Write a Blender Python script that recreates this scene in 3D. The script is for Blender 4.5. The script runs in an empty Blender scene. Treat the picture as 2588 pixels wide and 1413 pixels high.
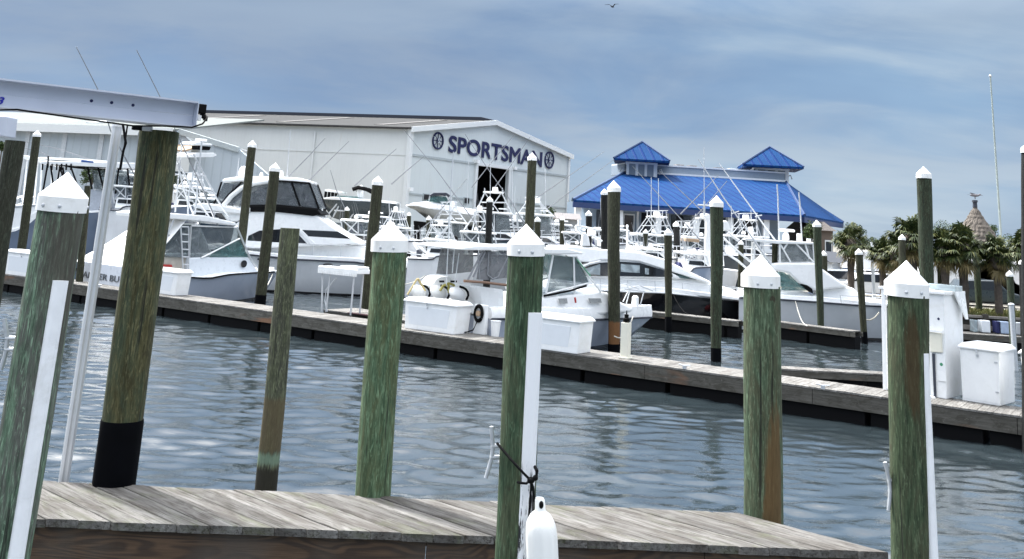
import bpy, bmesh, math, random
from mathutils import Vector, Matrix
random.seed(11)
sc = bpy.context.scene
col = sc.collection
R = math.radians
# ------------------------------------------------------------------ camera
ZC = 3.87                                  # eye height above the water
PITCH, ROLL, F, CX, CY = R(12.5), R(3.55), 2500.0, 1294.0, 13.0
MC = Matrix.Rotation(R(90) + PITCH, 3, 'X') @ Matrix.Rotation(ROLL, 3, 'Z')
cam_d = bpy.data.cameras.new('camera'); cam = bpy.data.objects.new('camera', cam_d); col.objects.link(cam)
cam.matrix_world = Matrix.Translation((0, 0, ZC)) @ MC.to_4x4()
cam_d.sensor_fit = 'HORIZONTAL'; cam_d.sensor_width = 36
cam_d.lens = 36 * F / 2588
cam_d.shift_y = -(706.5 - CY) / 2588
cam_d.clip_start = 0.1; cam_d.clip_end = 8000
sc.camera = cam
# ------------------------------------------------------------------ light
SUN_EL, SUN_AZ = 54, -50                   # azimuth measured from +Y towards +X
sun_dir = Vector((math.cos(R(SUN_EL)) * math.sin(R(SUN_AZ)), math.cos(R(SUN_EL)) * math.cos(R(SUN_AZ)), math.sin(R(SUN_EL))))
sd = bpy.data.lights.new('sun', 'SUN'); sd.energy = 3.4; sd.angle = R(4); sd.color = (1, .965, .91)
so = bpy.data.objects.new('sun', sd); col.objects.link(so)
so.rotation_euler = sun_dir.to_track_quat('Z', 'Y').to_euler()
sc.view_settings.view_transform = 'Standard'
try: sc.view_settings.look = 'None'
except Exception: pass
sc.view_settings.exposure = 1.02; sc.view_settings.gamma = 1; sc.view_settings.use_curve_mapping = False
# ------------------------------------------------------------------ sky
w = bpy.data.worlds.new('World'); sc.world = w; w.use_nodes = True
nt = w.node_tree; nt.nodes.clear()
def N(nt, t, **k):
    n = nt.nodes.new(t)
    for a, b in k.items():
        if a.startswith('i_'): n.inputs[a[2:].replace('_', ' ')].default_value = b
        else: setattr(n, a, b)
    return n
def LK(nt, a, b): nt.links.new(a, b)
def M_(nt, op, a, b=None, c=None, clamp=False):
    n = nt.nodes.new('ShaderNodeMath'); n.operation = op; n.use_clamp = clamp
    for i, v in enumerate((a, b, c)):
        if v is None: continue
        if isinstance(v, (int, float)): n.inputs[i].default_value = v
        else: nt.links.new(v, n.inputs[i])
    return n.outputs[0]
def RAMP(nt, fac, stops, interp='LINEAR'):
    n = nt.nodes.new('ShaderNodeValToRGB'); n.color_ramp.interpolation = interp
    e = n.color_ramp.elements
    while len(e) < len(stops): e.new(.5)
    for i, (p, c) in enumerate(stops):
        e[i].position = p
        e[i].color = (c, c, c, 1) if isinstance(c, (int, float)) else (*c, 1)
    nt.links.new(fac, n.inputs[0]); return n.outputs[0]
def MIXC(nt, fac, a, b, mode='MIX'):
    n = nt.nodes.new('ShaderNodeMix'); n.data_type = 'RGBA'; n.blend_type = mode; n.clamp_factor = True
    for s, v in ((n.inputs[0], fac), (n.inputs[6], a), (n.inputs[7], b)):
        if isinstance(v, (int, float)): s.default_value = v
        elif isinstance(v, tuple): s.default_value = (*v, 1) if len(v) == 3 else v
        else: nt.links.new(v, s)
    return n.outputs[2]
out = N(nt, 'ShaderNodeOutputWorld'); bg = N(nt, 'ShaderNodeBackground')
sky = N(nt, 'ShaderNodeTexSky', sky_type='NISHITA', sun_disc=False, sun_elevation=R(SUN_EL), sun_rotation=R(SUN_AZ), altitude=0)
sky.dust_density = 1.6; sky.air_density = 1.0; sky.ozone_density = 1.5
tc = N(nt, 'ShaderNodeTexCoord'); sp = N(nt, 'ShaderNodeSeparateXYZ'); LK(nt, tc.outputs['Generated'], sp.inputs[0])
zz = M_(nt, 'MAXIMUM', sp.outputs[2], 0.0)
den = M_(nt, 'ADD', zz, 0.16)
cb = N(nt, 'ShaderNodeCombineXYZ')
LK(nt, M_(nt, 'DIVIDE', sp.outputs[0], den), cb.inputs[0]); LK(nt, M_(nt, 'DIVIDE', sp.outputs[1], den), cb.inputs[1])
mp = N(nt, 'ShaderNodeMapping'); mp.inputs['Scale'].default_value = (0.85, 1.05, 1); mp.inputs['Rotation'].default_value = (0, 0, R(-14)); mp.inputs['Location'].default_value = (3.1, 1.7, 0)
LK(nt, cb.outputs[0], mp.inputs[0])
n1 = N(nt, 'ShaderNodeTexNoise', i_Scale=1.0, i_Detail=8, i_Roughness=.55, i_Distortion=.5); LK(nt, mp.outputs[0], n1.inputs['Vector'])
n2 = N(nt, 'ShaderNodeTexNoise', i_Scale=3.2, i_Detail=5, i_Roughness=.6, i_Distortion=.9); LK(nt, mp.outputs[0], n2.inputs['Vector'])
veil = RAMP(nt, n1.outputs[0], [(.36, 0.0), (.66, 1.0)], 'EASE')
wisp = RAMP(nt, n2.outputs[0], [(.50, 0.0), (.74, 1.0)], 'EASE')
up = RAMP(nt, zz, [(0.0, (1.6, 2.15, 2.95)), (.07, (1.15, 1.85, 2.95)), (.21, (.78, 1.34, 2.28)), (.33, (2.1, 3.2, 4.9)), (.48, (4.3, 5.5, 7.4)), (.7, (10, 10.6, 11.8)), (1.0, (17, 17.3, 18))])
base = MIXC(nt, .88, sky.outputs[0], up)
cl = RAMP(nt, zz, [(0.0, (2.25, 2.75, 3.35)), (.21, (1.95, 2.5, 3.2)), (.35, (4.2, 5.0, 6.0)), (.60, (12, 12.4, 13.4)), (1.0, (26, 26, 26.3))])
c1 = MIXC(nt, M_(nt, 'MULTIPLY', veil, .92), base, cl)
c2 = MIXC(nt, M_(nt, 'MULTIPLY', M_(nt, 'MULTIPLY', wisp, veil), .55), c1, cl)
n3 = N(nt, 'ShaderNodeTexNoise', i_Scale=1.7, i_Detail=4, i_Roughness=.5, i_Distortion=.3); mp3 = N(nt, 'ShaderNodeMapping'); mp3.inputs['Scale'].default_value = (1.0, 1.0, 3.4); mp3.inputs['Location'].default_value = (5.3, 2.1, .7); LK(nt, tc.outputs['Generated'], mp3.inputs[0]); LK(nt, mp3.outputs[0], n3.inputs['Vector'])
c2 = MIXC(nt, 1.0, c2, RAMP(nt, n3.outputs[0], [(.34, (.80, .82, .87)), (.50, (1.0, 1.0, 1.0)), (.66, (1.26, 1.22, 1.14))]), 'MULTIPLY')
vd = N(nt, 'ShaderNodeVectorMath', operation='DOT_PRODUCT'); LK(nt, tc.outputs['Generated'], vd.inputs[0]); vd.inputs[1].default_value = sun_dir
dt = M_(nt, 'MAXIMUM', vd.outputs['Value'], 0.0)
gl_ = M_(nt, 'ADD', M_(nt, 'MULTIPLY', M_(nt, 'POWER', dt, 16.0), 34.0), M_(nt, 'MULTIPLY', M_(nt, 'POWER', dt, 120.0), 160.0))
gc = N(nt, 'ShaderNodeCombineXYZ'); [LK(nt, gl_, gc.inputs[q_]) for q_ in range(3)]
va = N(nt, 'ShaderNodeVectorMath', operation='ADD'); LK(nt, c2, va.inputs[0]); LK(nt, gc.outputs[0], va.inputs[1]); c2 = va.outputs[0]
LK(nt, c2, bg.inputs[0]); bg.inputs[1].default_value = 0.1
LK(nt, bg.outputs[0], out.inputs[0])

# ------------------------------------------------------------------ geometry helpers
CAM = Vector((0, 0, ZC))
def ray(x, y): return (MC @ Vector(((x - CX) / F, -(y - CY) / F, -1))).normalized()
def G(x, y, z):                            # where the sight line meets a level
    d = ray(x, y); return CAM + d * ((z - ZC) / d.z)
def D(x, y, dist):                         # ... meets the plane Y = dist
    d = ray(x, y); return CAM + d * (dist / d.y)
def PL(x, y, p0, n):                       # ... meets any plane
    d = ray(x, y); return CAM + d * ((p0 - CAM).dot(n) / d.dot(n))
FW = MC @ Vector((0, 0, -1))
def MP(P, px): return px * (P - CAM).dot(FW) / F      # size in metres of px picture pixels at P
def pr(P):
    q = MC.transposed() @ (P - CAM); return (CX + F * q.x / -q.z, CY - F * q.y / -q.z)

class MB:
    def __init__(s): s.v = []; s.f = []
    def add(s, vs, fs):
        o = len(s.v); s.v += [Vector(v) for v in vs]; s.f += [tuple(o + i for i in f) for f in fs]; return s
    def box(s, c, sx, sy, sz, ux=(1, 0, 0), uz=(0, 0, 1)):
        ux = Vector(ux).normalized(); uz = Vector(uz).normalized(); uy = uz.cross(ux).normalized(); c = Vector(c)
        vs = [c + ux * (a * sx / 2) + uy * (b * sy / 2) + uz * (d * sz / 2) for a in (-1, 1) for b in (-1, 1) for d in (-1, 1)]
        return s.add(vs, [(0, 1, 3, 2), (4, 6, 7, 5), (0, 4, 5, 1), (2, 3, 7, 6), (0, 2, 6, 4), (1, 5, 7, 3)])
    def prism(s, poly, vec, shrink=None):
        n = len(poly); vec = Vector(vec); a = [Vector(p) for p in poly]; b = [p + vec for p in a]
        return s.add(a + b, [tuple(range(n)), tuple(range(2 * n - 1, n - 1, -1))] + [(i, (i + 1) % n, n + (i + 1) % n, n + i) for i in range(n)])
    def rings(s, rs, cap=True, closed=True):
        n = len(rs[0]); vs = [p for r in rs for p in r]; fs = []
        for i in range(len(rs) - 1):
            for j in range(n if closed else n - 1):
                k = (j + 1) % n
                fs.append((i * n + j, i * n + k, (i + 1) * n + k, (i + 1) * n + j))
        if cap: fs += [tuple(range(n))[::-1], tuple((len(rs) - 1) * n + j for j in range(n))]
        return s.add(vs, fs)
    def tube(s, pts, r, seg=6, r2=None, cap=True):
        pts = [Vector(p) for p in pts]; rs = []
        for i, p in enumerate(pts):
            t = (pts[min(i + 1, len(pts) - 1)] - pts[max(i - 1, 0)]).normalized()
            a = t.cross(Vector((0, 0, 1)) if abs(t.z) < .9 else Vector((1, 0, 0))).normalized(); b = t.cross(a)
            rr = r if r2 is None else r + (r2 - r) * i / (len(pts) - 1)
            rs.append([p + a * (rr * math.cos(2 * math.pi * k / seg)) + b * (rr * math.sin(2 * math.pi * k / seg)) for k in range(seg)])
        return s.rings(rs, cap)
    def lathe(s, p0, axis, prof, seg=20, jit=0, cap=True):
        p0 = Vector(p0); t = Vector(axis).normalized()
        a = t.cross(Vector((0, 1, 0))).normalized(); b = t.cross(a); rs = []
        for h, r in prof:
            rs.append([p0 + t * h + (a * math.cos(2 * math.pi * k / seg) + b * math.sin(2 * math.pi * k / seg)) * r * (1 + (random.uniform(-jit, jit) if jit else 0)) for k in range(seg)])
        return s.rings(rs, cap)
    def ell(s, c, rx, ry, rz, ux=(1, 0, 0), seg=12, rn=8):
        ux = Vector(ux).normalized(); uy = Vector((0, 0, 1)).cross(ux); c = Vector(c)
        return s.rings([[c + ux * (rx * math.sin(math.pi * i / rn) * math.cos(2 * math.pi * k / seg)) + uy * (ry * math.sin(math.pi * i / rn) * math.sin(2 * math.pi * k / seg)) + Vector((0, 0, rz * math.cos(math.pi * i / rn))) for k in range(seg)] for i in [.04] + list(range(1, rn)) + [rn - .04]])
    def build(s, name, mat, parent=None, smooth=False, bevel=0, seg=2, rec=True):
        o0 = WL.get(parent.name, Vector((0, 0, 0))) if parent else Vector((0, 0, 0))
        if parent is None:
            lo = Vector((min(v.x for v in s.v), min(v.y for v in s.v), min(v.z for v in s.v))); hi = Vector((max(v.x for v in s.v), max(v.y for v in s.v), 0))
            o0 = Vector(((lo.x + hi.x) / 2, (lo.y + hi.y) / 2, lo.z))
        me = bpy.data.meshes.new(name); me.from_pydata([v - o0 for v in s.v], [], s.f)
        if rec:
            bm = bmesh.new(); bm.from_mesh(me); bmesh.ops.recalc_face_normals(bm, faces=bm.faces); bm.to_mesh(me); bm.free()
        me.materials.append(mat)
        if smooth:
            for p in me.polygons: p.use_smooth = True
            try: me.set_sharp_from_angle(angle=R(38))
            except Exception: pass
        o = bpy.data.objects.new(name, me); col.objects.link(o)
        if parent: o.parent = parent; WL[o.name] = o0
        else: o.location = o0; WL[o.name] = o0
        if bevel:
            m = o.modifiers.new('bevel', 'BEVEL'); m.width = bevel; m.segments = seg; m.limit_method = 'ANGLE'
        return o
WL = {}
def thing(name, loc, label, cat, group=None):
    o = bpy.data.objects.new(name, None); col.objects.link(o); o.empty_display_size = .2
    o.location = loc; WL[o.name] = Vector(loc); o['label'] = label; o['category'] = cat
    if group: o['group'] = group
    return o
def tag(o, label, cat, group=None):
    o['label'] = label; o['category'] = cat
    if group: o['group'] = group
    return o
def struct(o, kind='structure'): o['kind'] = kind; return o
def dup(o, loc, rz=0, label=None, scale=None, parent=None):
    c = o.copy(); col.objects.link(c)
    if parent is None:
        c.location = loc; c.rotation_euler = (0, 0, rz)
        if scale: c.scale = (scale,) * 3 if isinstance(scale, (int, float)) else scale
        if label: c['label'] = label
    else: c.parent = parent
    for ch in [x for x in o.children]: dup(ch, None, parent=c)
    return c
# ------------------------------------------------------------------ materials
def pbsdf(name):
    m = bpy.data.materials.new(name); m.use_nodes = True
    return m, m.node_tree, m.node_tree.nodes['Principled BSDF']
def plain(name, c, rough=.5, metal=0, var=.12, scale=6, bump=0, spec=.5, coat=0, dirt=None):
    m, t, b = pbsdf(name); tc = N(t, 'ShaderNodeTexCoord')
    n = N(t, 'ShaderNodeTexNoise', i_Scale=scale, i_Detail=6, i_Roughness=.6); LK(t, tc.outputs['Object'], n.inputs['Vector'])
    f = RAMP(t, n.outputs[0], [(.3, 0.0), (.7, 1.0)])
    a = tuple(max(0, x * (1 - var)) for x in c); d = tuple(min(1, x * (1 + var)) for x in c)
    cc = MIXC(t, f, a, d)
    if dirt:
        n3 = N(t, 'ShaderNodeTexNoise', i_Scale=scale * .35, i_Detail=8, i_Roughness=.7, i_Distortion=1.0); LK(t, tc.outputs['Object'], n3.inputs['Vector'])
        cc = MIXC(t, M_(t, 'MULTIPLY', RAMP(t, n3.outputs[0], [(.52, 0.0), (.72, 1.0)]), .6), cc, dirt)
    LK(t, cc, b.inputs['Base Color'])
    LK(t, M_(t, 'ADD', M_(t, 'MULTIPLY', f, .12), rough - .06), b.inputs['Roughness'])
    b.inputs['Metallic'].default_value = metal; b.inputs['Specular IOR Level'].default_value = spec; b.inputs['Coat Weight'].default_value = coat
    if bump:
        bp = N(t, 'ShaderNodeBump'); bp.inputs['Strength'].default_value = bump; bp.inputs['Distance'].default_value = .01
        LK(t, n.outputs[0], bp.inputs['Height']); LK(t, bp.outputs[0], b.inputs['Normal'])
    return m
W_GEL = plain('white_gelcoat', (.80, .81, .81), .28, var=.03, scale=2, coat=.3)
W_CAP = plain('white_cap_plastic', (.82, .82, .80), .4, var=.05, scale=9, dirt=(.50, .49, .43))
_t = W_CAP.node_tree; _oi = _t.nodes.new('ShaderNodeObjectInfo'); _ad = N(_t, 'ShaderNodeVectorMath', operation='ADD'); _ml = N(_t, 'ShaderNodeMath', operation='MULTIPLY'); _t.links.new(_oi.outputs['Random'], _ml.inputs[0]); _ml.inputs[1].default_value = 60
_tcn = [n for n in _t.nodes if n.type == 'TEX_COORD'][0]; _t.links.new(_tcn.outputs['Object'], _ad.inputs[0]); _t.links.new(_ml.outputs[0], _ad.inputs[1])
for _n in [n for n in _t.nodes if n.type == 'TEX_NOISE']: _t.links.new(_ad.outputs[0], _n.inputs['Vector'])
W_BOX = plain('white_fibreglass', (.80, .81, .81), .38, var=.03, scale=5, dirt=(.66, .66, .62))
W_VINYL = plain('white_canvas', (.84, .84, .83), .75, var=.03, scale=3, bump=.2)
W_PVC = plain('white_pvc', (.78, .79, .80), .35, var=.06, scale=8, dirt=(.5, .5, .46))
GALV = plain('galvanised_steel', (.50, .52, .54), .45, .4, .12, 20)
ALU = plain('brushed_aluminium', (.60, .61, .62), .38, .75, .06, 12)
ALU_P = plain('satin_aluminium_beam', (.50, .53, .60), .5, .15, .05, 3)
POLE = plain('white_painted_tube', (.50, .52, .54), .4, .1, .04, 10)
GRPOLE = plain('grey_anodised_tube', (.20, .21, .225), .55, .1, .08, 10)
BLACK = plain('black_rubber', (.003, .003, .0035), .75, 0, .2, 12, spec=.12)
SLEEVE = plain('black_pile_sleeve', (.0022, .0025, .0035), .9, 0, .3, 6, bump=.15, spec=.06)
DARKV = plain('dark_canvas', (.03, .035, .05), .8, 0, .2, 9)
NAVY = plain('navy_paint', (.005, .009, .065), .7, 0, .05, 4)
BLUEG = plain('blue_paint', (.02, .08, .30), .4, 0, .1, 4)
DGLASS = plain('tinted_glass', (.012, .014, .018), .08, 0, .1, 2, spec=.8)
SHADEIN = plain('dark_interior', (.015, .015, .017), .9, 0, .2, 3)
CREAM = plain('cream_plastic', (.70, .68, .58), .4, 0, .04, 8)
TAN = plain('tan_canvas', (.38, .27, .18), .8, 0, .1, 8)
RED = plain('red_plastic', (.42, .03, .025), .4, 0, .1, 8)
BROWNP = plain('brown_rod', (.16, .09, .055), .5, 0, .15, 20)
def hullmat(name, c, bottom=(.02, .02, .024), zb=.10, rough=.22):
    m, t, b = pbsdf(name); tc = N(t, 'ShaderNodeTexCoord'); s = N(t, 'ShaderNodeSeparateXYZ'); LK(t, tc.outputs['Object'], s.inputs[0])
    n = N(t, 'ShaderNodeTexNoise', i_Scale=1.1, i_Detail=5); LK(t, tc.outputs['Object'], n.inputs['Vector'])
    cc = MIXC(t, RAMP(t, n.outputs[0], [(.35, 0.0), (.7, 1.0)]), tuple(x * .93 for x in c), tuple(min(1, x * 1.04) for x in c))
    m2 = N(t, 'ShaderNodeMapping'); m2.inputs['Scale'].default_value = (7, 7, .7); LK(t, tc.outputs['Object'], m2.inputs[0])
    ns = N(t, 'ShaderNodeTexNoise', i_Scale=1, i_Detail=5, i_Roughness=.7); LK(t, m2.outputs[0], ns.inputs['Vector'])
    cc = MIXC(t, M_(t, 'MULTIPLY', RAMP(t, ns.outputs[0], [(.55, 0.0), (.75, 1.0)]), .25), cc, tuple(x * .6 for x in c))
    k = M_(t, 'LESS_THAN', s.outputs[2], zb); LK(t, MIXC(t, k, cc, bottom), b.inputs['Base Color'])
    b.inputs['Roughness'].default_value = rough; b.inputs['Coat Weight'].default_value = .4
    return m
H_WHITE = hullmat('hull_white', (.74, .75, .76)); H_GREY = hullmat('hull_pale_grey', (.30, .335, .40))
H_SLATE = hullmat('hull_slate_blue', (.13, .165, .225)); H_BLACK = hullmat('hull_black', (.008, .008, .010), rough=.08)
H_NAVY = hullmat('hull_dark_blue', (.02, .04, .06)); H_TEAL = hullmat('hull_seafoam', (.36, .44, .44)); H_MID = hullmat('hull_grey', (.50, .52, .54))
def glassy(name, c, a, rough=.06):
    m = bpy.data.materials.new(name); m.use_nodes = True; t = m.node_tree; t.nodes.clear()
    o = N(t, 'ShaderNodeOutputMaterial'); mx = N(t, 'ShaderNodeMixShader'); tr = N(t, 'ShaderNodeBsdfTransparent'); tr.inputs[0].default_value = (.86, .9, .9, 1)
    b = N(t, 'ShaderNodeBsdfPrincipled'); b.inputs['Roughness'].default_value = rough
    tc = N(t, 'ShaderNodeTexCoord'); n = N(t, 'ShaderNodeTexNoise', i_Scale=1.3, i_Detail=3, i_Roughness=.5, i_Distortion=2.2); LK(t, tc.outputs['Object'], n.inputs['Vector'])
    f = RAMP(t, n.outputs[0], [(.4, 0.0), (.62, 1.0)])
    LK(t, MIXC(t, f, tuple(x * .72 for x in c), c), b.inputs['Base Color'])
    LK(t, M_(t, 'ADD', M_(t, 'MULTIPLY', f, .2), a - .14), mx.inputs[0]); LK(t, tr.outputs[0], mx.inputs[1]); LK(t, b.outputs[0], mx.inputs[2]); LK(t, mx.outputs[0], o.inputs[0])
    bp = N(t, 'ShaderNodeBump'); bp.inputs['Strength'].default_value = .5; bp.inputs['Distance'].default_value = .03; LK(t, n.outputs[0], bp.inputs['Height']); LK(t, bp.outputs[0], b.inputs['Normal'])
    return m
VINYL = glassy('clear_vinyl', (.20, .22, .235), .5); TGLASS = glassy('teal_glass', (.10, .20, .20), .62); LGLASS = glassy('pale_window', (.46, .54, .58), .8)
def pilemat(name, g1, g2, d, seed=0, bands=(), stain=None, sat=1.0):
    """weathered treated timber: streaks along the grain, patches, bands by height, one soft stain"""
    m, t, b = pbsdf(name); tc = N(t, 'ShaderNodeTexCoord'); s = N(t, 'ShaderNodeSeparateXYZ'); LK(t, tc.outputs['Object'], s.inputs[0])
    def noise(sc_, detail=6, rough=.65, dist=0., loc=0):
        mm = N(t, 'ShaderNodeMapping'); mm.inputs['Scale'].default_value = sc_; mm.inputs['Location'].default_value = (seed * 3.1 + loc, seed * 1.7, seed * .9)
        LK(t, tc.outputs['Object'], mm.inputs[0]); n = N(t, 'ShaderNodeTexNoise', i_Scale=1, i_Detail=detail, i_Roughness=rough, i_Distortion=dist)
        LK(t, mm.outputs[0], n.inputs['Vector']); return n.outputs[0]
    streak = noise((34, 34, 2.4), 8, .75, .9); fine = noise((85, 85, 9), 4, .7, .6, 5); patch = noise((7, 7, 1.5), 6, .7, 1.2, 9); crack = noise((34, 34, .9), 3, .5, .25, 3); lich = noise((38, 38, 7), 5, .65, 1.2, 21); kn = noise((9, 9, 5), 2, .5, .3, 31)
    c = MIXC(t, RAMP(t, streak, [(.38, 0.0), (.60, 1.0)]), tuple(x * .6 for x in g1), g2)
    c = MIXC(t, RAMP(t, patch, [(.42, 0.0), (.58, .85)]), c, d)
    c = MIXC(t, M_(t, 'MULTIPLY', RAMP(t, fine, [(.3, 1.0), (.50, 0.0)]), .8), c, tuple(x * .45 for x in g1))
    c = MIXC(t, M_(t, 'MULTIPLY', RAMP(t, fine, [(.55, 0.0), (.68, 1.0)]), .7), c, tuple(min(1, x * 1.7 + .03) for x in g2))
    c = MIXC(t, M_(t, 'MULTIPLY', RAMP(t, lich, [(.57, 0.0), (.68, 1.0)]), .6), c, tuple(min(1, x * 1.9 + .02) for x in g2))
    c = MIXC(t, M_(t, 'MULTIPLY', RAMP(t, kn, [(.24, 1.0), (.29, 0.0)]), .8), c, (.03, .022, .014))
    ck = RAMP(t, crack, [(.335, 1.0), (.375, 0.0)]); c = MIXC(t, M_(t, 'MULTIPLY', ck, .8), c, (.012, .012, .01))
    for z0, z1, bc, amt in bands:
        zz = M_(t, 'ADD', s.outputs[2], M_(t, 'MULTIPLY', M_(t, 'SUBTRACT', streak, .5), .25))
        up_ = N(t, 'ShaderNodeMapRange', interpolation_type='SMOOTHSTEP'); LK(t, zz, up_.inputs[0]); up_.inputs[1].default_value = z0 - .04; up_.inputs[2].default_value = z0 + .04
        dn_ = N(t, 'ShaderNodeMapRange', interpolation_type='SMOOTHSTEP'); LK(t, zz, dn_.inputs[0]); dn_.inputs[1].default_value = z1 - .04; dn_.inputs[2].default_value = z1 + .04; dn_.inputs[3].default_value = 1; dn_.inputs[4].default_value = 0
        k = M_(t, 'MULTIPLY', up_.outputs[0], dn_.outputs[0])
        c = MIXC(t, M_(t, 'MULTIPLY', k, amt), c, MIXC(t, fine, tuple(x * .6 for x in bc), tuple(min(1, x * 1.5) for x in bc)))
    if stain:
        cx, cy, cz, rx, rz, scol, amt = stain
        mm = N(t, 'ShaderNodeMapping'); mm.vector_type = 'POINT'; mm.inputs['Location'].default_value = (-cx / rx, -cy / rx, -cz / rz); mm.inputs['Scale'].default_value = (1 / rx, 1 / rx, 1 / rz)
        LK(t, tc.outputs['Object'], mm.inputs[0]); ln = N(t, 'ShaderNodeVectorMath', operation='LENGTH'); LK(t, mm.outputs[0], ln.inputs[0])
        q = M_(t, 'ADD', ln.outputs['Value'], M_(t, 'MULTIPLY', M_(t, 'SUBTRACT', streak, .5), 1.2))
        k = RAMP(t, q, [(.72, 1.0), (1.0, 0.0)])
        c = MIXC(t, M_(t, 'MULTIPLY', k, amt), c, MIXC(t, fine, tuple(x * .55 for x in scol), tuple(x * 1.5 for x in scol)))
    LK(t, c, b.inputs['Base Color']); b.inputs['Roughness'].default_value = .86; b.inputs['Specular IOR Level'].default_value = .25
    h = M_(t, 'SUBTRACT', M_(t, 'ADD', streak, M_(t, 'MULTIPLY', fine, .5)), M_(t, 'MULTIPLY', ck, .8))
    bp = N(t, 'ShaderNodeBump'); bp.inputs['Strength'].default_value = .8; bp.inputs['Distance'].default_value = .003; LK(t, h, bp.inputs['Height']); LK(t, bp.outputs[0], b.inputs['Normal'])
    return m
GRN1, GRN2, OLV = (.055, .105, .045), (.10, .17, .085), (.07, .066, .028)
def deckmat(name, a, bcol, dark, seed=0, ang=0., bump=.5, sx=1.2, sy=30, mossy=0):
    """planks: every board an island with its own tone; grain runs along the board"""
    m, t, b = pbsdf(name); tc = N(t, 'ShaderNodeTexCoord'); geo = N(t, 'ShaderNodeNewGeometry'); rnd = geo.outputs['Random Per Island']
    def noise(sc_, detail=6, rough=.65, dist=0., loc=0):
        rt = N(t, 'ShaderNodeMapping'); rt.inputs['Rotation'].default_value = (0, 0, -ang); LK(t, tc.outputs['Object'], rt.inputs[0])
        mm = N(t, 'ShaderNodeMapping'); mm.inputs['Scale'].default_value = sc_; LK(t, rt.outputs[0], mm.inputs[0])
        ad = N(t, 'ShaderNodeVectorMath', operation='ADD'); cx = N(t, 'ShaderNodeCombineXYZ'); LK(t, M_(t, 'MULTIPLY', rnd, 37.0), cx.inputs[0]); LK(t, M_(t, 'MULTIPLY', rnd, 91.0), cx.inputs[1]); cx.inputs[2].default_value = loc + seed
        LK(t, mm.outputs[0], ad.inputs[0]); LK(t, cx.outputs[0], ad.inputs[1])
        n = N(t, 'ShaderNodeTexNoise', i_Scale=1, i_Detail=detail, i_Roughness=rough, i_Distortion=dist); LK(t, ad.outputs[0], n.inputs['Vector']); return n.outputs[0]
    g = noise((sx, sy, sy)); fine = noise((sx * 3, sy * 3.3, sy * 3), 4, .7, 0, 4); pt = noise((sx * 1.6, 5, 5), 5, .6, .8, 9)
    c = MIXC(t, RAMP(t, g, [(.3, 0.0), (.7, 1.0)]), a, bcol)
    c = MIXC(t, M_(t, 'MULTIPLY', RAMP(t, pt, [(.45, 0.0), (.65, 1.0)]), .6), c, dark)
    c = MIXC(t, M_(t, 'MULTIPLY', RAMP(t, fine, [(.34, 1.0), (.5, 0.0)]), .85), c, tuple(x * .5 for x in dark))
    c = MIXC(t, M_(t, 'MULTIPLY', RAMP(t, noise((sx * 2, 12, 12), 6, .7, 1., 15), [(.56, 0.0), (.72, 1.0)]), .45), c, tuple(min(1, x * 1.45) for x in bcol))
    c = MIXC(t, 1.0, c, RAMP(t, rnd, [(0, .72), (.5, 1.0), (1, 1.22)]), 'MULTIPLY')
    if mossy: c = MIXC(t, M_(t, 'MULTIPLY', RAMP(t, noise((2, 4, 9), 6, .7, 1., 25), [(.52, 0.0), (.66, 1.0)]), mossy), c, (.07, .085, .03))
    LK(t, c, b.inputs['Base Color']); b.inputs['Roughness'].default_value = .88; b.inputs['Specular IOR Level'].default_value = .25
    bp = N(t, 'ShaderNodeBump'); bp.inputs['Strength'].default_value = bump; bp.inputs['Distance'].default_value = .008
    LK(t, M_(t, 'ADD', g, M_(t, 'MULTIPLY', fine, .5)), bp.inputs['Height']); LK(t, bp.outputs[0], b.inputs['Normal'])
    return m

# ================================================================== THE SETTING
def water_mat():
    m, t, b = pbsdf('water'); tc = N(t, 'ShaderNodeTexCoord')
    def nz(s, loc, det=3, ro=.55, dist=0.):
        mm = N(t, 'ShaderNodeMapping'); mm.inputs['Scale'].default_value = s; mm.inputs['Rotation'].default_value = (0, 0, R(loc)); LK(t, tc.outputs['Object'], mm.inputs[0])
        n = N(t, 'ShaderNodeTexNoise', i_Scale=1, i_Detail=det, i_Roughness=ro, i_Distortion=dist); LK(t, mm.outputs[0], n.inputs['Vector']); return n.outputs[0]
    h = M_(t, 'ADD', M_(t, 'MULTIPLY', nz((3.2, 6, 1), 12, 4, .6, .4), .5), M_(t, 'MULTIPLY', nz((9, 16, 1), -14, 3, .6, .3), .18))
    bp = N(t, 'ShaderNodeBump'); bp.inputs['Strength'].default_value = 1; bp.inputs['Distance'].default_value = .014
    LK(t, h, bp.inputs['Height']); LK(t, bp.outputs[0], b.inputs['Normal'])
    b.inputs['Base Color'].default_value = (.020, .028, .032, 1); b.inputs['Roughness'].default_value = .004; b.inputs['IOR'].default_value = 1.75
    b.inputs['Specular IOR Level'].default_value = .6
    return m
import numpy as np
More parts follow.
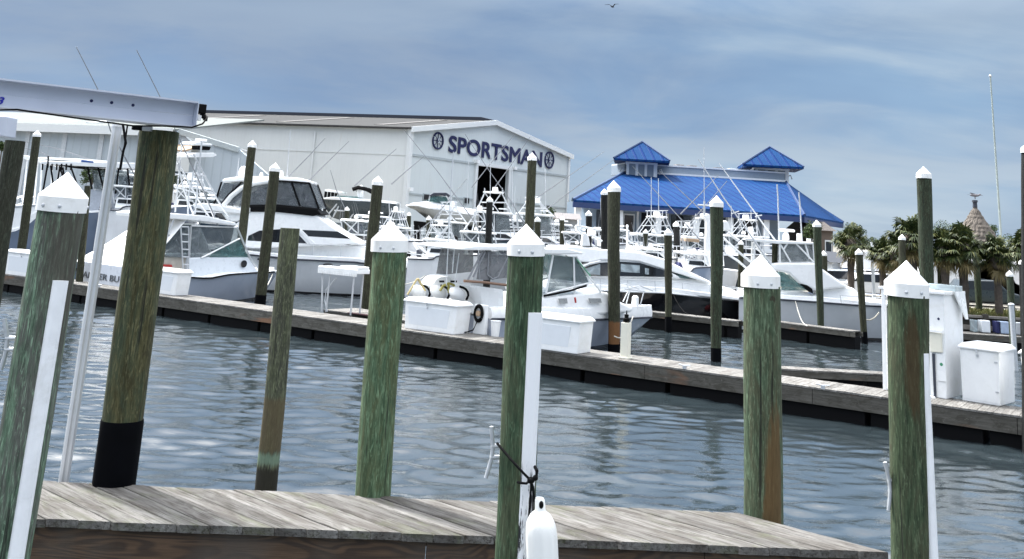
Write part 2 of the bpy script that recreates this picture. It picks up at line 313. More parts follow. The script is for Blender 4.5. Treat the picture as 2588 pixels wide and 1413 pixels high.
def water_mesh():
    rg = np.random.RandomState(4)
    xs = np.concatenate([-np.geomspace(600, 24.2, 60), np.arange(-24, 26, .085), np.geomspace(26.2, 600, 60)])
    ys = np.concatenate([-np.geomspace(60, 3, 12), np.arange(-2, 5, .5), np.arange(5, 30, .065), np.arange(30, 76, .16), np.geomspace(77, 130, 10)])
    X, Y = np.meshgrid(xs, ys); Z = np.zeros_like(X)
    gust = .78 + .38 * (np.sin(X * .21 + Y * .13 + 1) * np.sin(Y * .31 - X * .09 + 2)) + .16 * np.sin(X * .55 + 2 * np.sin(Y * .4))
    for i in range(110):
        lam = 10 ** rg.uniform(math.log10(.32), math.log10(3.0)); th = R(90 + rg.normal(0, 30)); k = 2 * math.pi / lam
        sl = .0190 * (1.25 if .38 < lam < 1.0 else (.9 if lam <= .38 else .45)); a = sl / k
        fade = 1 if lam > .5 else np.clip((62 - Y) / 40, .15, 1)
        ph = k * (X * math.cos(th) + Y * math.sin(th)) + rg.uniform(0, 6.28) + 1.5 * np.sin(X * rg.uniform(.15, .5) + rg.uniform(0, 6)) + 1.2 * np.sin(Y * rg.uniform(.2, .6) + rg.uniform(0, 6))
        Z += a * np.sin(ph) * fade
    Z *= gust * np.clip((26 - np.abs(X)) / 4, .0, 1) ** .5 * np.clip((Y - 3) / 3, 0, 1) if False else gust
    Z = np.where((np.abs(X) > 24.1) | (Y < 4.9) | (Y > 76), Z * .2, Z)
    n, m_ = X.shape; me = bpy.data.meshes.new('water'); co = np.stack([X, Y, Z], -1).reshape(-1, 3).astype(np.float32)
    idx = np.arange(n * m_).reshape(n, m_); f = np.stack([idx[:-1, :-1], idx[:-1, 1:], idx[1:, 1:], idx[1:, :-1]], -1).reshape(-1, 4)
    me.vertices.add(len(co)); me.vertices.foreach_set('co', co.ravel()); me.loops.add(f.size); me.loops.foreach_set('vertex_index', f.ravel().astype(np.int32))
    me.polygons.add(len(f)); me.polygons.foreach_set('loop_start', np.arange(0, f.size, 4, dtype=np.int32)); me.polygons.foreach_set('use_smooth', np.ones(len(f), dtype=bool)); me.update(calc_edges=True)
    me.materials.append(water_mat()); o = bpy.data.objects.new('water', me); col.objects.link(o); return o
struct(water_mesh())
def ground_mat():
    m, t, b = pbsdf('yard_ground'); tc = N(t, 'ShaderNodeTexCoord')
    n = N(t, 'ShaderNodeTexNoise', i_Scale=.35, i_Detail=8, i_Roughness=.7); LK(t, tc.outputs['Object'], n.inputs['Vector'])
    n2 = N(t, 'ShaderNodeTexNoise', i_Scale=6, i_Detail=6, i_Roughness=.7); LK(t, tc.outputs['Object'], n2.inputs['Vector'])
    c = MIXC(t, RAMP(t, n.outputs[0], [(.4, 0.0), (.6, 1.0)]), (.17, .16, .14), (.24, .225, .19))
    LK(t, MIXC(t, M_(t, 'MULTIPLY', n2.outputs[0], .3), c, (.08, .075, .06)), b.inputs['Base Color']); b.inputs['Roughness'].default_value = .95
    return m
ZG = 1.15
ys = 72
gnd = MB().prism([(16.4, 50, -1.5), (19.5, 45.6, -1.5), (600, 45.6, -1.5), (3000, 3000, -1.5), (-3000, 3000, -1.5), (-600, ys, -1.5), (16.4, ys, -1.5)], (0, 0, 1.5 + ZG))
struct(gnd.build('ground', ground_mat()))

# ------------------------------------------------------------------ pilings
PM = {
 'far': pilemat('piling_far', (.026, .030, .017), (.05, .054, .030), (.024, .022, .014), 3),
 'farg': pilemat('piling_far_green', (.024, .038, .024), (.046, .064, .038), (.026, .026, .014), 5),
 'tar': pilemat('piling_tarred', (.006, .007, .007), (.012, .013, .013), (.01, .01, .009), 6),
}
def piling(label, top, bot, w0, w1, d=None, zb=None, cap=True, mat=None, sleeve=None, group='wooden pilings', name='dock_piling', jit=.012, under=.8, segs=None, capk=1.0):
    """top / bot: picture points on the axis; the foot stands on level zb or at distance d"""
    B = G(bot[0], bot[1], zb) if zb is not None else D(bot[0], bot[1], d)
    T = D(top[0], top[1], B.y)
    ax = (B - T).normalized(); r0 = MP(T, w0) / 2; r1 = MP(B, w1) / 2
    zlow = -under; L = (T.z - zlow) / -ax.z; Lv = (B - T).length
    near = w0 > 40; seg = segs or (40 if near else 18); rn = 44 if near else 10
    base = T + ax * (T.z / -ax.z)
    t = thing(name, base, label, 'piling', group)
    a = Vector((1, 0, 0)); b = -ax.cross(a).normalized(); a = b.cross(-ax).normalized()
    ph = [random.uniform(0, 6.28) for _ in range(4)]; rs = []
    for i in range(rn + 1):
        s_ = L * i / rn; r = r0 + (r1 - r0) * min(s_ / Lv, 1.6)
        off = a * (math.sin(s_ * 1.3 + ph[0]) * .045 * r0 + math.sin(s_ * 3.7 + ph[2]) * .02 * r0) + b * (math.sin(s_ * .9 + ph[1]) * .03 * r0)
        ring = []
        for k in range(seg):
            th = 2 * math.pi * k / seg
            q = r * (1 + .028 * math.sin(2 * th + ph[1] + s_ * .3) + .020 * math.sin(3 * th + ph[2] + s_ * .9) + .014 * math.sin(7 * th + ph[3] - s_ * .6) + random.uniform(-jit, jit) * .5)
            ring.append(T + ax * s_ + off + (a * math.cos(th) + b * math.sin(th)) * q)
        rs.append(ring)
    MB().rings(rs).build('post', mat or PM['far'], t, smooth=near)
    if cap:
        R0 = r0 * 1.07 * capk; bh = R0 * .54; ch = R0 * 1.02; o = T - ax * 0
        m = MB(); up_ = (-ax + Vector((random.uniform(-.03, .03), random.uniform(-.03, .03), 0))).normalized()
        m.lathe(o - up_ * bh * .15, up_, [(-.0, R0 * 1.0), (bh * 1.12, R0 * 1.0), (bh * 1.15, R0 * .985), (bh * 1.2, R0 * .975), (bh * 1.15 + ch * .93, R0 * .075), (bh * 1.15 + ch * .985, R0 * .03), (bh * 1.15 + ch, R0 * .004)], 48 if near else 20)
        c = m.build('piling_cap', W_CAP, t, smooth=False)
        me = c.data
        for p in me.polygons: p.use_smooth = True
        me.set_sharp_from_angle(angle=R(25))
        if near:
            n_ = MB()
            for th in (-1.95, -1.25, .4):
                dv = a * math.cos(th) + b * math.sin(th)
                if dv.y > 0: dv = dv * 1
                n_.lathe(o + dv * R0 * .99 + up_ * bh * .25, dv, [(0, .011), (.006, .010), (.009, .004)], 10)
            n_.build('screw', GALV, c)
    if sleeve:
        S = D(top[0] + (bot[0] - top[0]) * (sleeve - top[1]) / (bot[1] - top[1]), sleeve, B.y); s0 = (S - T).length
        k0_ = s0 / L * rn; i0 = int(k0_); fr_ = k0_ - i0; first = [p.lerp(q, fr_) for p, q in zip(rs[i0], rs[min(i0 + 1, rn)])]; rr_ = []
        for ring in [first] + rs[i0 + 1:]:
            c_ = sum(ring, Vector()) / len(ring); rr_.append([c_ + (p - c_) * (1.012 if ring is first and not rr_ else 1.03) + (p - c_).normalized() * .003 for p in ring])
        MB().rings(rr_).build('black_sleeve', SLEEVE, t, smooth=True)
    return t, T, B, ax, r0, a, b

ZN = ZC - 2.0                              # near pier deck
ZD = .67                                   # far floating dock deck

# --- near pier -----------------------------------------------------
FL, FR = G(-160, 1300.5, ZN), G(2247, 1396, ZN)
BL_, BR = G(-60, 1208, ZN), G(1886, 1297, ZN)
u = (G(2247, 1391, ZN) - BR).normalized(); u.z = 0; u.normalize()
v = (FR - FL).normalized()
def cross2(p, d, q, e):                    # p + s d meets q + t e (XY)
    det = d.x * -e.y + e.x * d.y; r = q - p
    return p + d * ((r.x * -e.y + e.x * r.y) / det)
bdir = (BR - BL_).normalized()
pier = thing('near_pier', (FL.x * .5 + FR.x * .5, FL.y, 0), 'weathered grey plank pier across the bottom of the photo', 'pier')
pw = .205; n_pl = int((FR - FL).length / pw); pm = MB()
for i in range(n_pl + 1):
    s0 = (FR - FL).length - (i + 1) * pw + .004; s1 = s0 + pw - .009
    jit = random.uniform(-.012, .012); dz = random.uniform(-.003, .003)
    a0 = FL + v * s0 - u * 0 + u * jit; a1 = FL + v * s1 + u * jit
    b0 = cross2(a0, u, BL_, bdir); b1 = cross2(a1, u, BL_, bdir); jb = random.uniform(-.015, .015)
    b0 += u * jb; b1 += u * jb
    vs = []
    for k in range(7):                     # slight sag and wander along the board
        f_ = k / 6; p0 = a0.lerp(b0, f_); p1 = a1.lerp(b1, f_); h = dz + random.uniform(-.0015, .0015)
        vs.append([p0 + Vector((0, 0, h - .048)), p1 + Vector((0, 0, h - .048)), p1 + Vector((0, 0, h - .004)), p1 - v * .006 + Vector((0, 0, h)), p0 + v * .006 + Vector((0, 0, h)), p0 + Vector((0, 0, h - .004))])
    pm.rings(vs)
ang_u = math.atan2(u.y, u.x)
PLANK = deckmat('weathered_planks', (.068, .063, .058), (.185, .18, .17), (.048, .040, .032), 1, ang_u, 1.4, 1.3, 17, .3)
pm.build('decking', PLANK, pier)
def grainwood(name, a, b_, sc_=(1.2, 1.2, 7), seed=0):
    m, t, b = pbsdf(name); tc = N(t, 'ShaderNodeTexCoord'); mm = N(t, 'ShaderNodeMapping'); mm.inputs['Scale'].default_value = sc_; mm.inputs['Location'].default_value = (seed, seed, seed * .3); LK(t, tc.outputs['Object'], mm.inputs[0])
    n = N(t, 'ShaderNodeTexNoise', i_Scale=1, i_Detail=2, i_Distortion=.6); LK(t, mm.outputs[0], n.inputs['Vector'])
    rings = M_(t, 'SINE', M_(t, 'MULTIPLY', n.outputs[0], 75)); rr = RAMP(t, M_(t, 'MULTIPLY_ADD', rings, .5, .5), [(.15, 0.0), (.8, 1.0)])
    m2 = N(t, 'ShaderNodeMapping'); m2.inputs['Scale'].default_value = (3, 3, 60); LK(t, tc.outputs['Object'], m2.inputs[0]); n2 = N(t, 'ShaderNodeTexNoise', i_Scale=1, i_Detail=6, i_Roughness=.7); LK(t, m2.outputs[0], n2.inputs['Vector'])
    n3 = N(t, 'ShaderNodeTexNoise', i_Scale=2.2, i_Detail=5); LK(t, tc.outputs['Object'], n3.inputs['Vector'])
    c = MIXC(t, M_(t, 'MULTIPLY', rr, .6), b_, a); c = MIXC(t, RAMP(t, n2.outputs[0], [(.35, .7), (.6, 0.0)]), c, tuple(x * .35 for x in a))
    c = MIXC(t, RAMP(t, n3.outputs[0], [(.45, 0.0), (.65, .7)]), c, (.075, .062, .05))
    LK(t, c, b.inputs['Base Color']); b.inputs['Roughness'].default_value = .85
    bp = N(t, 'ShaderNodeBump'); bp.inputs['Strength'].default_value = .5; bp.inputs['Distance'].default_value = .01; LK(t, n2.outputs[0], bp.inputs['Height']); LK(t, bp.outputs[0], b.inputs['Normal'])
    return m
STRG = grainwood('dark_grained_stringer', (.14, .082, .045), (.042, .027, .018), (1.1, 1.1, 5.5), 2.3)
inn = Vector((-v.y, v.x, 0))
f0 = FL + inn * .035 + Vector((0, 0, -.05)); f1 = FR - v * .02 + inn * .035 + Vector((0, 0, -.05))
sm = MB(); L_ = (f1 - f0).length; c0 = 0
for c1 in (.50, .80, 1.0):
    sm.prism([f0 + v * L_ * c0, f0 + v * (L_ * c1 - .004), f0 + v * (L_ * c1 - .004) + Vector((0, 0, -.29)), f0 + v * L_ * c0 + Vector((0, 0, -.29))], inn * .045); c0 = c1
sm.build('stringer', STRG, pier, bevel=.003)
b0_ = cross2(FL, u, BL_, bdir); bi = Vector((bdir.y, -bdir.x, 0))
MB().prism([BL_ + bi * .06 + Vector((0, 0, -.05)), BR + bi * .06 + Vector((0, 0, -.05)), BR + bi * .06 + Vector((0, 0, -.29)), BL_ + bi * .06 + Vector((0, 0, -.29))], bi * .045).build('back_stringer', STRG, pier)

def npile(key, g1, g2, d_, seed, **k): PM[key] = pilemat('piling_' + key, g1, g2, d_, seed, **k)
npile('corner', (0.05864, 0.09553, 0.06188), (0.1384, 0.2141, 0.142), (0.09448, 0.09058, 0.0819), 1, stain=(.09, -.03, 3.6, .12, .9, (.06, .055, .045), .85))
npile('lift', (0.04486, 0.04355, 0.01847), (0.08446, 0.07918, 0.03431), (0.03958, 0.05806, 0.03431), 2)
npile('bare', (0.05013, 0.05784, 0.03332), (0.1148, 0.1253, 0.07055), (0.04594, 0.04627, 0.03528), 3, bands=((.50, 1.22, (.085, .065, .034), .75), (.33, .47, (.14, .20, .14), .75), (-1, .28, (.02, .018, .012), .97)))
npile('deckback', (0.04582, 0.09262, 0.04753), (0.1014, 0.1621, 0.09145), (0.08186, 0.09262, 0.04387), 4)
npile('centre', (0.02249, 0.04831, 0.02356), (0.0506, 0.08807, 0.0471), (0.06324, 0.07388, 0.04082), 7)
npile('brownfoot', (0.04141, 0.07082, 0.03914), (0.08759, 0.1256, 0.07471), (0.06687, 0.06761, 0.03914), 8, stain=(-.005, -.12, 2.05, .085, .72, (.105, .066, .028), .92))
npile('knotty', (0.0306, 0.05064, 0.02643), (0.05844, 0.08442, 0.04352), (0.05286, 0.05627, 0.03109), 9, stain=(0, -.12, 3.15, .055, .38, (.05, .032, .014), .8))
npile('edge', (.02, .024, .016), (.035, .04, .026), (.03, .03, .02), 10)
NG = 'pilings along the near pier'
P1 = piling('capped mossy piling at the left end of the near pier, grey-green and leaning', (155, 529), (8, 1413), 112, 128, d=5.9, mat=PM['corner'], group=NG)
P0 = piling('bare flat-topped dark piling at the far left edge, without a cap', (39, 356), (-20, 720), 46, 50, d=15, mat=PM['edge'], cap=False, group=NG)
PB = piling('tall olive-brown piling carrying the boat lift beam, foot wrapped in black', (401, 332), (289, 1219), 97, 102, zb=ZN - .0, mat=PM['lift'], cap=False, sleeve=1059, group=NG)
P3 = piling('short bare piling in open water with orange and green tide bands, no cap', (735, 577), (671, 1232), 47, 56, zb=0, mat=PM['bare'], cap=False, group=NG)
P4 = piling('capped bright green piling behind the near pier, between the bare piling and the fender', (984, 632), (944, 1245), 88, 91, zb=ZN, mat=PM['deckback'], group=NG)
P5 = piling('capped dark green piling with white rub strip, cleat and hanging fender', (1329, 642), (1297, 1413), 89, 97, d=6.15, mat=PM['centre'], group=NG)
P6 = piling('capped green piling with long orange-brown streak at its foot, behind the near pier', (1922, 722), (1930, 1297), 91, 99, zb=ZN, mat=PM['brownfoot'], group=NG)
P7 = piling('capped dark green piling with whittled knots at the right end of the near pier', (2291, 744), (2304, 1413), 100, 99, d=6.75, mat=PM['knotty'], group=NG)
P8 = piling('dark piling cut off by the right edge of the photo', (2599, 386), (2602, 1000), 34, 36, d=21.5, mat=PM['tar'], group=NG)

# half-round white rub strips
def strip(label, P, top, bot, wpx):
    B = D(bot[0], bot[1], P[2].y - P[4] * .80); T = D(top[0], top[1], P[2].y - P[4] * .80); ax = (B - T).normalized(); r = MP(T, wpx) / 2
    a = Vector((1, 0, 0)); b = Vector((0, -1, 0)); L = (B - T).length + .5
    prof = [(-1, -.25), (-1, .12), (-.78, .2), (-.62, .62), (-.25, .9), (.25, .9), (.62, .62), (.78, .2), (1, .12), (1, -.25)]
    o = MB().rings([[T + ax * h + a * (x * r) + b * (y * r * .8) for x, y in prof] for h in (0, L * .3, L * .6, L)]).build('rub_strip', SCUFF if 'scuff' in label else W_PVC, None, smooth=True)
    tag(o, label, 'rub strip', 'white strips on the near pilings')
    m = MB()
    for k in range(9):
        for sx in (-.88, .88): m.lathe(T + ax * (.08 + k * .34) + a * (sx * r) + b * (r * .13), (0, -1, 0), [(0, .011), (.006, .007)], 8)
    m.build('screw', GALV, o)
    return o
def scuffed():
    m, t, b = pbsdf('scuffed_pvc'); tc = N(t, 'ShaderNodeTexCoord'); s = N(t, 'ShaderNodeSeparateXYZ'); LK(t, tc.outputs['Object'], s.inputs[0])
    mm = N(t, 'ShaderNodeMapping'); mm.inputs['Scale'].default_value = (22, 22, 3.2); LK(t, tc.outputs['Object'], mm.inputs[0])
    n = N(t, 'ShaderNodeTexNoise', i_Scale=1, i_Detail=7, i_Roughness=.7); LK(t, mm.outputs[0], n.inputs['Vector'])
    mr = N(t, 'ShaderNodeMapRange'); LK(t, s.outputs[2], mr.inputs[0]); mr.inputs[1].default_value = .92; mr.inputs[2].default_value = 1.02; mr.inputs[3].default_value = 1; mr.inputs[4].default_value = 0
    k = M_(t, 'MULTIPLY', RAMP(t, n.outputs[0], [(.51, 0.0), (.55, 1.0)]), mr.outputs[0])
    LK(t, MIXC(t, k, (.78, .79, .80), (.02, .02, .022)), b.inputs['Base Color']); b.inputs['Roughness'].default_value = .4
    return m
SCUFF = scuffed()
strip('white half-round rub strip on the mossy piling at the left end', P1, (151, 709), (37, 1413), 42)
strip('scuffed white rub strip beside the hanging fender', P5, (1350, 790), (1320, 1413), 44)
strip('narrow white rub strip on the piling at the right end of the pier', P7, (2335, 893), (2359, 1413), 24)

def cleat(label, P, horn_top, horn_bot, side=-1):
    y = P[2].y - P[4] * .1
    T = D(*horn_top, y); B = D(*horn_bot, y); m_ = (T + B) / 2; ax = (T - B).normalized(); L = (T - B).length
    t = thing('mooring_cleat', m_, label, 'cleat', 'galvanised cleats on the near pilings')
    out_ = Vector((side, -.25, 0)).normalized()
    MB().tube([T + out_ * .012, T.lerp(B, .2), T.lerp(B, .38) - out_ * .01, T.lerp(B, .62) - out_ * .01, T.lerp(B, .8), B + out_ * .012], .012, 10).build('horn', GALV, t, smooth=True)
    for f_ in (.38, .60):
        c = T.lerp(B, f_); MB().tube([c, c - out_ * .065], .013, 8).build('leg', GALV, t, smooth=True)
    MB().box(m_ - out_ * .068, .02, .05, L * .45, out_, ax).build('base_plate', GALV, t, bevel=.004)
    return t
cleat('galvanised cleat on the left side of the mossy piling', P1, (17, 806), (8, 935))
CL5 = cleat('galvanised cleat with black rope on the piling beside the fender', P5, (1247, 1078), (1233, 1208))
cleat('pale galvanised cleat on the knotty piling at the right end', P7, (2241, 1168), (2250, 1290))

# rope + fender
yr = P5[2].y - P5[4] * 1.75
rp = [D(1256, 1120, P5[2].y - P5[4] * .5), D(1290, 1160, yr + .05), D(1322, 1195, yr), D(1341, 1214, yr), D(1347, 1232, yr), D(1351, 1268, yr)]
rm = MB().tube(rp, .0075, 8); rm.tube([D(1341, 1214, yr), D(1356, 1206, yr), D(1357, 1190, yr + .01), D(1352, 1180, yr + .05)], .010, 8)
rm.tube([D(1341, 1214, yr), D(1330, 1222, yr), D(1318, 1221, yr), D(1308, 1219, yr + .03)], .007, 8); rm.tube([D(1343, 1218, yr), D(1341, 1250, yr), D(1338, 1290, yr + .02), D(1334, 1330, yr + .04)], .006, 8)
rm.ell(D(1342, 1214, yr), .022, .02, .018); rm.ell(D(1353, 1208, yr), .016, .016, .016)
tag(rm.build('fender_rope', BLACK, None, smooth=True), 'black rope tied from the cleat down to the white fender', 'rope')
fc = D(1366, 1300, yr - .03); s_ = MP(fc, 1); fax = (D(1371, 1413, yr - .03) - fc).normalized()
ft = thing('boat_fender', fc - Vector((0, 0, .9)), 'white ribbed boat fender hanging from a black rope at the pier edge', 'fender')
fm = MB(); prof = [(-40, 5), (-39, 10), (-34, 12.5), (-12, 13.5), (-8, 15), (-5, 20), (2, 27), (10, 32), (20, 36.5), (32, 39), (50, 39.8), (210, 39.8), (235, 34), (250, 14)]
seg = 60; rs = []
for h, r in prof:
    rs.append([fc + fax * (h * s_) + (Vector((1, 0, 0)) * math.cos(2 * math.pi * k / seg) + Vector((0, 1, 0)) * math.sin(2 * math.pi * k / seg)) * (r * s_ * (1 + (.018 * (1 if (k // 3) % 2 else -1) if h > 35 and h < 215 else 0))) for k in range(seg)])
fm.rings(rs); fm.build('body', plain('fender_vinyl', (.80, .80, .77), .3, var=.03, scale=5), ft, smooth=True)
MB().ell(D(1368, 1276, yr - .03 - 13 * s_), .013, .008, .02).build('eye', BLACK, ft, smooth=True)

# ------------------------------------------------------------------ boat lift: beam, pole, motor
bt = D(401, 300, PB[1].y)
# beam axis: level, through two picture points on its top edge
TB = D(492, 259, PB[2].y - .05); TA = G(0, 201, TB.z); bd = (TA - TB).normalized(); TA = TB + bd * 3.2
hb = MP(TB, 66); bn = Vector((0, 0, 1)).cross(bd); bn = bn if bn.y < 0 else -bn       # towards the viewer
lift = thing('boat_lift_beam', (TB.x, TB.y, 0), 'long pale aluminium boat lift beam running off the left edge', 'boat lift')
m = MB(); fl_ = .10
m.prism([TB + bn * fl_, TA + bn * fl_, TA - bn * fl_, TB - bn * fl_], (0, 0, -.012)); m.build('top_flange', ALU_P, lift)
b0 = TB - Vector((0, 0, hb)); b1 = TA - Vector((0, 0, hb))
MB().prism([b0 + bn * (fl_ + .03), b1 + bn * (fl_ + .03), b1 - bn * fl_, b0 - bn * fl_], (0, 0, .014)).build('bottom_flange', ALU_P, lift)
md = TB - Vector((0, 0, hb * .52))
MB().prism([TB - Vector((0, 0, .012)), TA - Vector((0, 0, .012)), TA - Vector((0, 0, hb * .5)), TB - Vector((0, 0, hb * .5))], -bn * .01).prism([TB - Vector((0, 0, hb * .51)) + bn * .004, TA - Vector((0, 0, hb * .51)) + bn * .004, TA - Vector((0, 0, hb - .014)) + bn * .004, TB - Vector((0, 0, hb - .014)) + bn * .004], -bn * .012).build('web', ALU_P, lift)
e0 = TB + Vector((0, 0, 0)); MB().box(TB - bd * .004 - Vector((0, 0, hb / 2 - .006)), .006, fl_ * 2 + .006, hb - .03, -bd).build('end_plate', ALU_P, lift)
m = MB()
for px, py in ((231, 255), (282, 259.5), (336, 266)):
    p = PL(px, py, TB, bn); m.lathe(p + bn * .001, bn, [(0, .012), (.003, .012)], 12)
m.build('bolt_hole', NAVY, lift)
cb_ = [PL(-40, 279, b0 + bn * (fl_ + .035), bn), PL(43, 277, b0 + bn * (fl_ + .035), bn), PL(240, 305, b0 + bn * (fl_ + .035), bn), PL(335, 318, b0 + bn * (fl_ + .035), bn), PL(440, 319, b0 + bn * (fl_ + .035), bn), PL(485, 322, b0 + bn * (fl_ + .04), bn), PL(512, 313, b0 + bn * (fl_ + .03), bn), PL(523, 299, b0 + bn * fl_, bn), PL(518, 290, b0 + bn * .05, bn)]
MB().tube(cb_, .007, 6).build('cable', BLACK, lift, smooth=True)
def text_obj(name, s, mat, parent, origin, ux, uz, height, width=None, depth=.02, bold=0, shear=0):
    cu = bpy.data.curves.new(name, 'FONT'); cu.body = s; cu.size = 1; cu.extrude = .03; cu.bevel_depth = bold; cu.bevel_resolution = 0; cu.resolution_u = 5; cu.shear = shear; cu.space_character = 1.02
    to = bpy.data.objects.new(name, cu); col.objects.link(to); dg = bpy.context.evaluated_depsgraph_get()
    me = bpy.data.meshes.new_from_object(to.evaluated_get(dg)); bpy.data.objects.remove(to)
    xs = [p.co.x for p in me.vertices]; yy = [p.co.y for p in me.vertices]; x0, x1, y0, y1 = min(xs), max(xs), min(yy), max(yy)
    ux = Vector(ux).normalized(); uz = Vector(uz).normalized(); nn = ux.cross(uz); o0 = WL[parent.name]
    ky = height / (y1 - y0); kx = (width / (x1 - x0)) if width else ky
    zm = max(abs(p.co.z) for p in me.vertices) or 1
    for p in me.vertices: p.co = origin + ux * ((p.co.x - x0) * kx) + uz * ((p.co.y - y0) * ky) + nn * (depth * (1 + .5 * p.co.z / zm)) - o0
    me.materials.clear(); me.materials.append(mat); o = bpy.data.objects.new(name, me); col.objects.link(o); o.parent = parent; WL[o.name] = o0
    return o
to = PL(-9, 263, TB, bn); th_ = MP(to, 19)
text_obj('number', '3', plain('blue_numeral', (.01, .012, .28), .4), lift, to, -bd, (0, 0, 1), th_, th_ * .85, .008, .03, .25)
# lift motor + bracket
mo = PL(506, 282, TB - bn * .02, bn); s1 = MP(mo, 1)
mt = thing('lift_motor', mo - Vector((0, 0, .1)), 'small black motor on the right end of the lift beam', 'motor')
MB().box(mo + Vector((0, 0, .02)), 23 * s1, .08, 24 * s1, -bd).build('housing', BLACK, mt, bevel=.006)
MB().box(mo + Vector((-.002, -.01, -.052)), 9 * s1, .05, 13 * s1, -bd).build('gearbox', W_PVC, mt, bevel=.003)
MB().tube([mo + Vector((.01, 0, -.02)), mo + Vector((.05, 0, -.05)), mo + Vector((.045, 0, -.07))], .02, 8).build('cable_gland', BLACK, mt)
br = D(366, 325, PB[2].y - PB[4] * 1.15)
bk = thing('lift_bracket', br, 'small metal pulley bracket between the lift beam and its piling', 'bracket')
MB().box(br + Vector((.02, 0, 0)), .065, .05, .035).build('plate', GALV, bk, bevel=.004); MB().lathe(br + Vector((.025, -.03, 0)), (0, -1, 0), [(0, .014), (.012, .012)], 12).build('bolt', GALV, bk)
MB().box(br + Vector((-.06, .02, 0)), .075, .06, .028).build('arm', BLACK, bk); MB().prism([D(349, 335, PB[2].y - .05), D(358, 335, PB[2].y - .05), D(347, 432, PB[2].y - .05), D(340, 432, PB[2].y - .05)], (0, .03, 0)).build('side_rail', GALV, bk)
# second beam behind, only its end shows
q = [D(-60, 288, 9.0), D(19, 294, 9.0), D(13, 346, 9.0), D(-66, 338, 9.0)]
tag(MB().prism(q, (0, .2, 0)).build('lift_beam_end', ALU_P, None, bevel=.01), 'end of a second lift beam behind the long one at the left edge', 'boat lift')
# guide pole
gp0 = D(297, 318, PB[2].y + .05); gp1 = D(162, 1208, PB[2].y + .05); ga = (gp1 - gp0).normalized(); gr = MP(gp0, 12)
gp = thing('guide_pole', (gp1.x, gp1.y, 0), 'slim white guide pole standing between the two left pilings', 'pole')
seg = 20; prof = []
for k in range(seg):
    th = 2 * math.pi * k / seg; rr = gr * (.72 if k in (seg * 3 // 4 + 1, seg * 3 // 4 + 2) else 1); prof.append((math.cos(th) * rr, math.sin(th) * rr))
MB().rings([[gp0 + ga * h + Vector((x, y, 0)) for x, y in prof] for h in (0, 1.5, 3, (gp0.z + .5) / -ga.z)]).build('tube', plain('pole_tube', (.66, .67, .68), .35, .25, .05, 6), gp, smooth=True)
MB().lathe(gp0 - ga * .02, ga, [(0, gr * .9), (.01, gr * 1.12), (.03, gr * 1.12)], 20).build('collar', W_PVC, gp)
hk = MB().tube([D(311, 316, 7.3), D(318, 362, 7.3), D(312, 380, 7.3), D(303, 430, 7.3)], .009, 6).tube([D(322, 318, 7.35), D(314, 372, 7.35), D(305, 428, 7.35)], .006, 6)
tag(hk.build('lift_strap', BLACK, None), 'thin black strap hanging from the beam beside the guide pole', 'strap')

# ------------------------------------------------------------------ far floating dock
NA, NB = G(0, 691.5, ZD), G(2588, 1053, ZD)
dd = (NB - NA); dd.z = 0; dd.normalize(); dp = Vector((-dd.y, dd.x, 0)); dp = dp if dp.y > 0 else -dp
DW = 1.35
def dock(name, A, B, width, label, fascia=.37, pwid=.16, mat=None, fmat=None):
    t = thing(name, ((A + B) / 2) * 1, label, 'dock'); WL[t.name] = Vector(((A + B) / 2)); d_ = (B - A); L = d_.length; d_ = d_.normalized(); p_ = Vector((-d_.y, d_.x, 0)); p_ = p_ if p_.y > 0 else -p_
    m = MB(); n = int(L / pwid)
    for i in range(n):
        a = A + d_ * (i * pwid + .004); b = A + d_ * ((i + 1) * pwid - .004); h = Vector((0, 0, random.uniform(-.003, .003)))
        m.prism([a + h, b + h, b + p_ * width + h, a + p_ * width + h], (0, 0, -.04))
    m.build('decking', mat or DECK2, t)
    f = MB(); L2 = 4.2; k = 0
    while k * L2 < L:
        a = A + d_ * (k * L2 + .005); b = A + d_ * min(L, (k + 1) * L2 - .005)
        for off in (0, width - .06):
            f.prism([a + p_ * (off + .01) + Vector((0, 0, -.044)), b + p_ * (off + .01) + Vector((0, 0, -.044)), b + p_ * (off + .01) + Vector((0, 0, -fascia)), a + p_ * (off + .01) + Vector((0, 0, -fascia))], p_ * .05)
        k += 1
    f.build('fascia', fmat or FASC, t, bevel=.006)
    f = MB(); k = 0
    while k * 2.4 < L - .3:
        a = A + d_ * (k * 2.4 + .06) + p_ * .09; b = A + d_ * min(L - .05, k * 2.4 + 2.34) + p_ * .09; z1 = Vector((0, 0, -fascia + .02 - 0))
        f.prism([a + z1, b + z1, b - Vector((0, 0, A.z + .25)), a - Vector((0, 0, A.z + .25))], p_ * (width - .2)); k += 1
    f.build('float', BLACK, t, bevel=.02)  # black blocks added under the deck to stand for the deep shade there
    return t, d_, p_
DECK2 = deckmat('dock_planks', (.12, .115, .105), (.24, .235, .225), (.09, .08, .07), 4, math.atan2(dp.y, dp.x), .6, 1.2, 24)
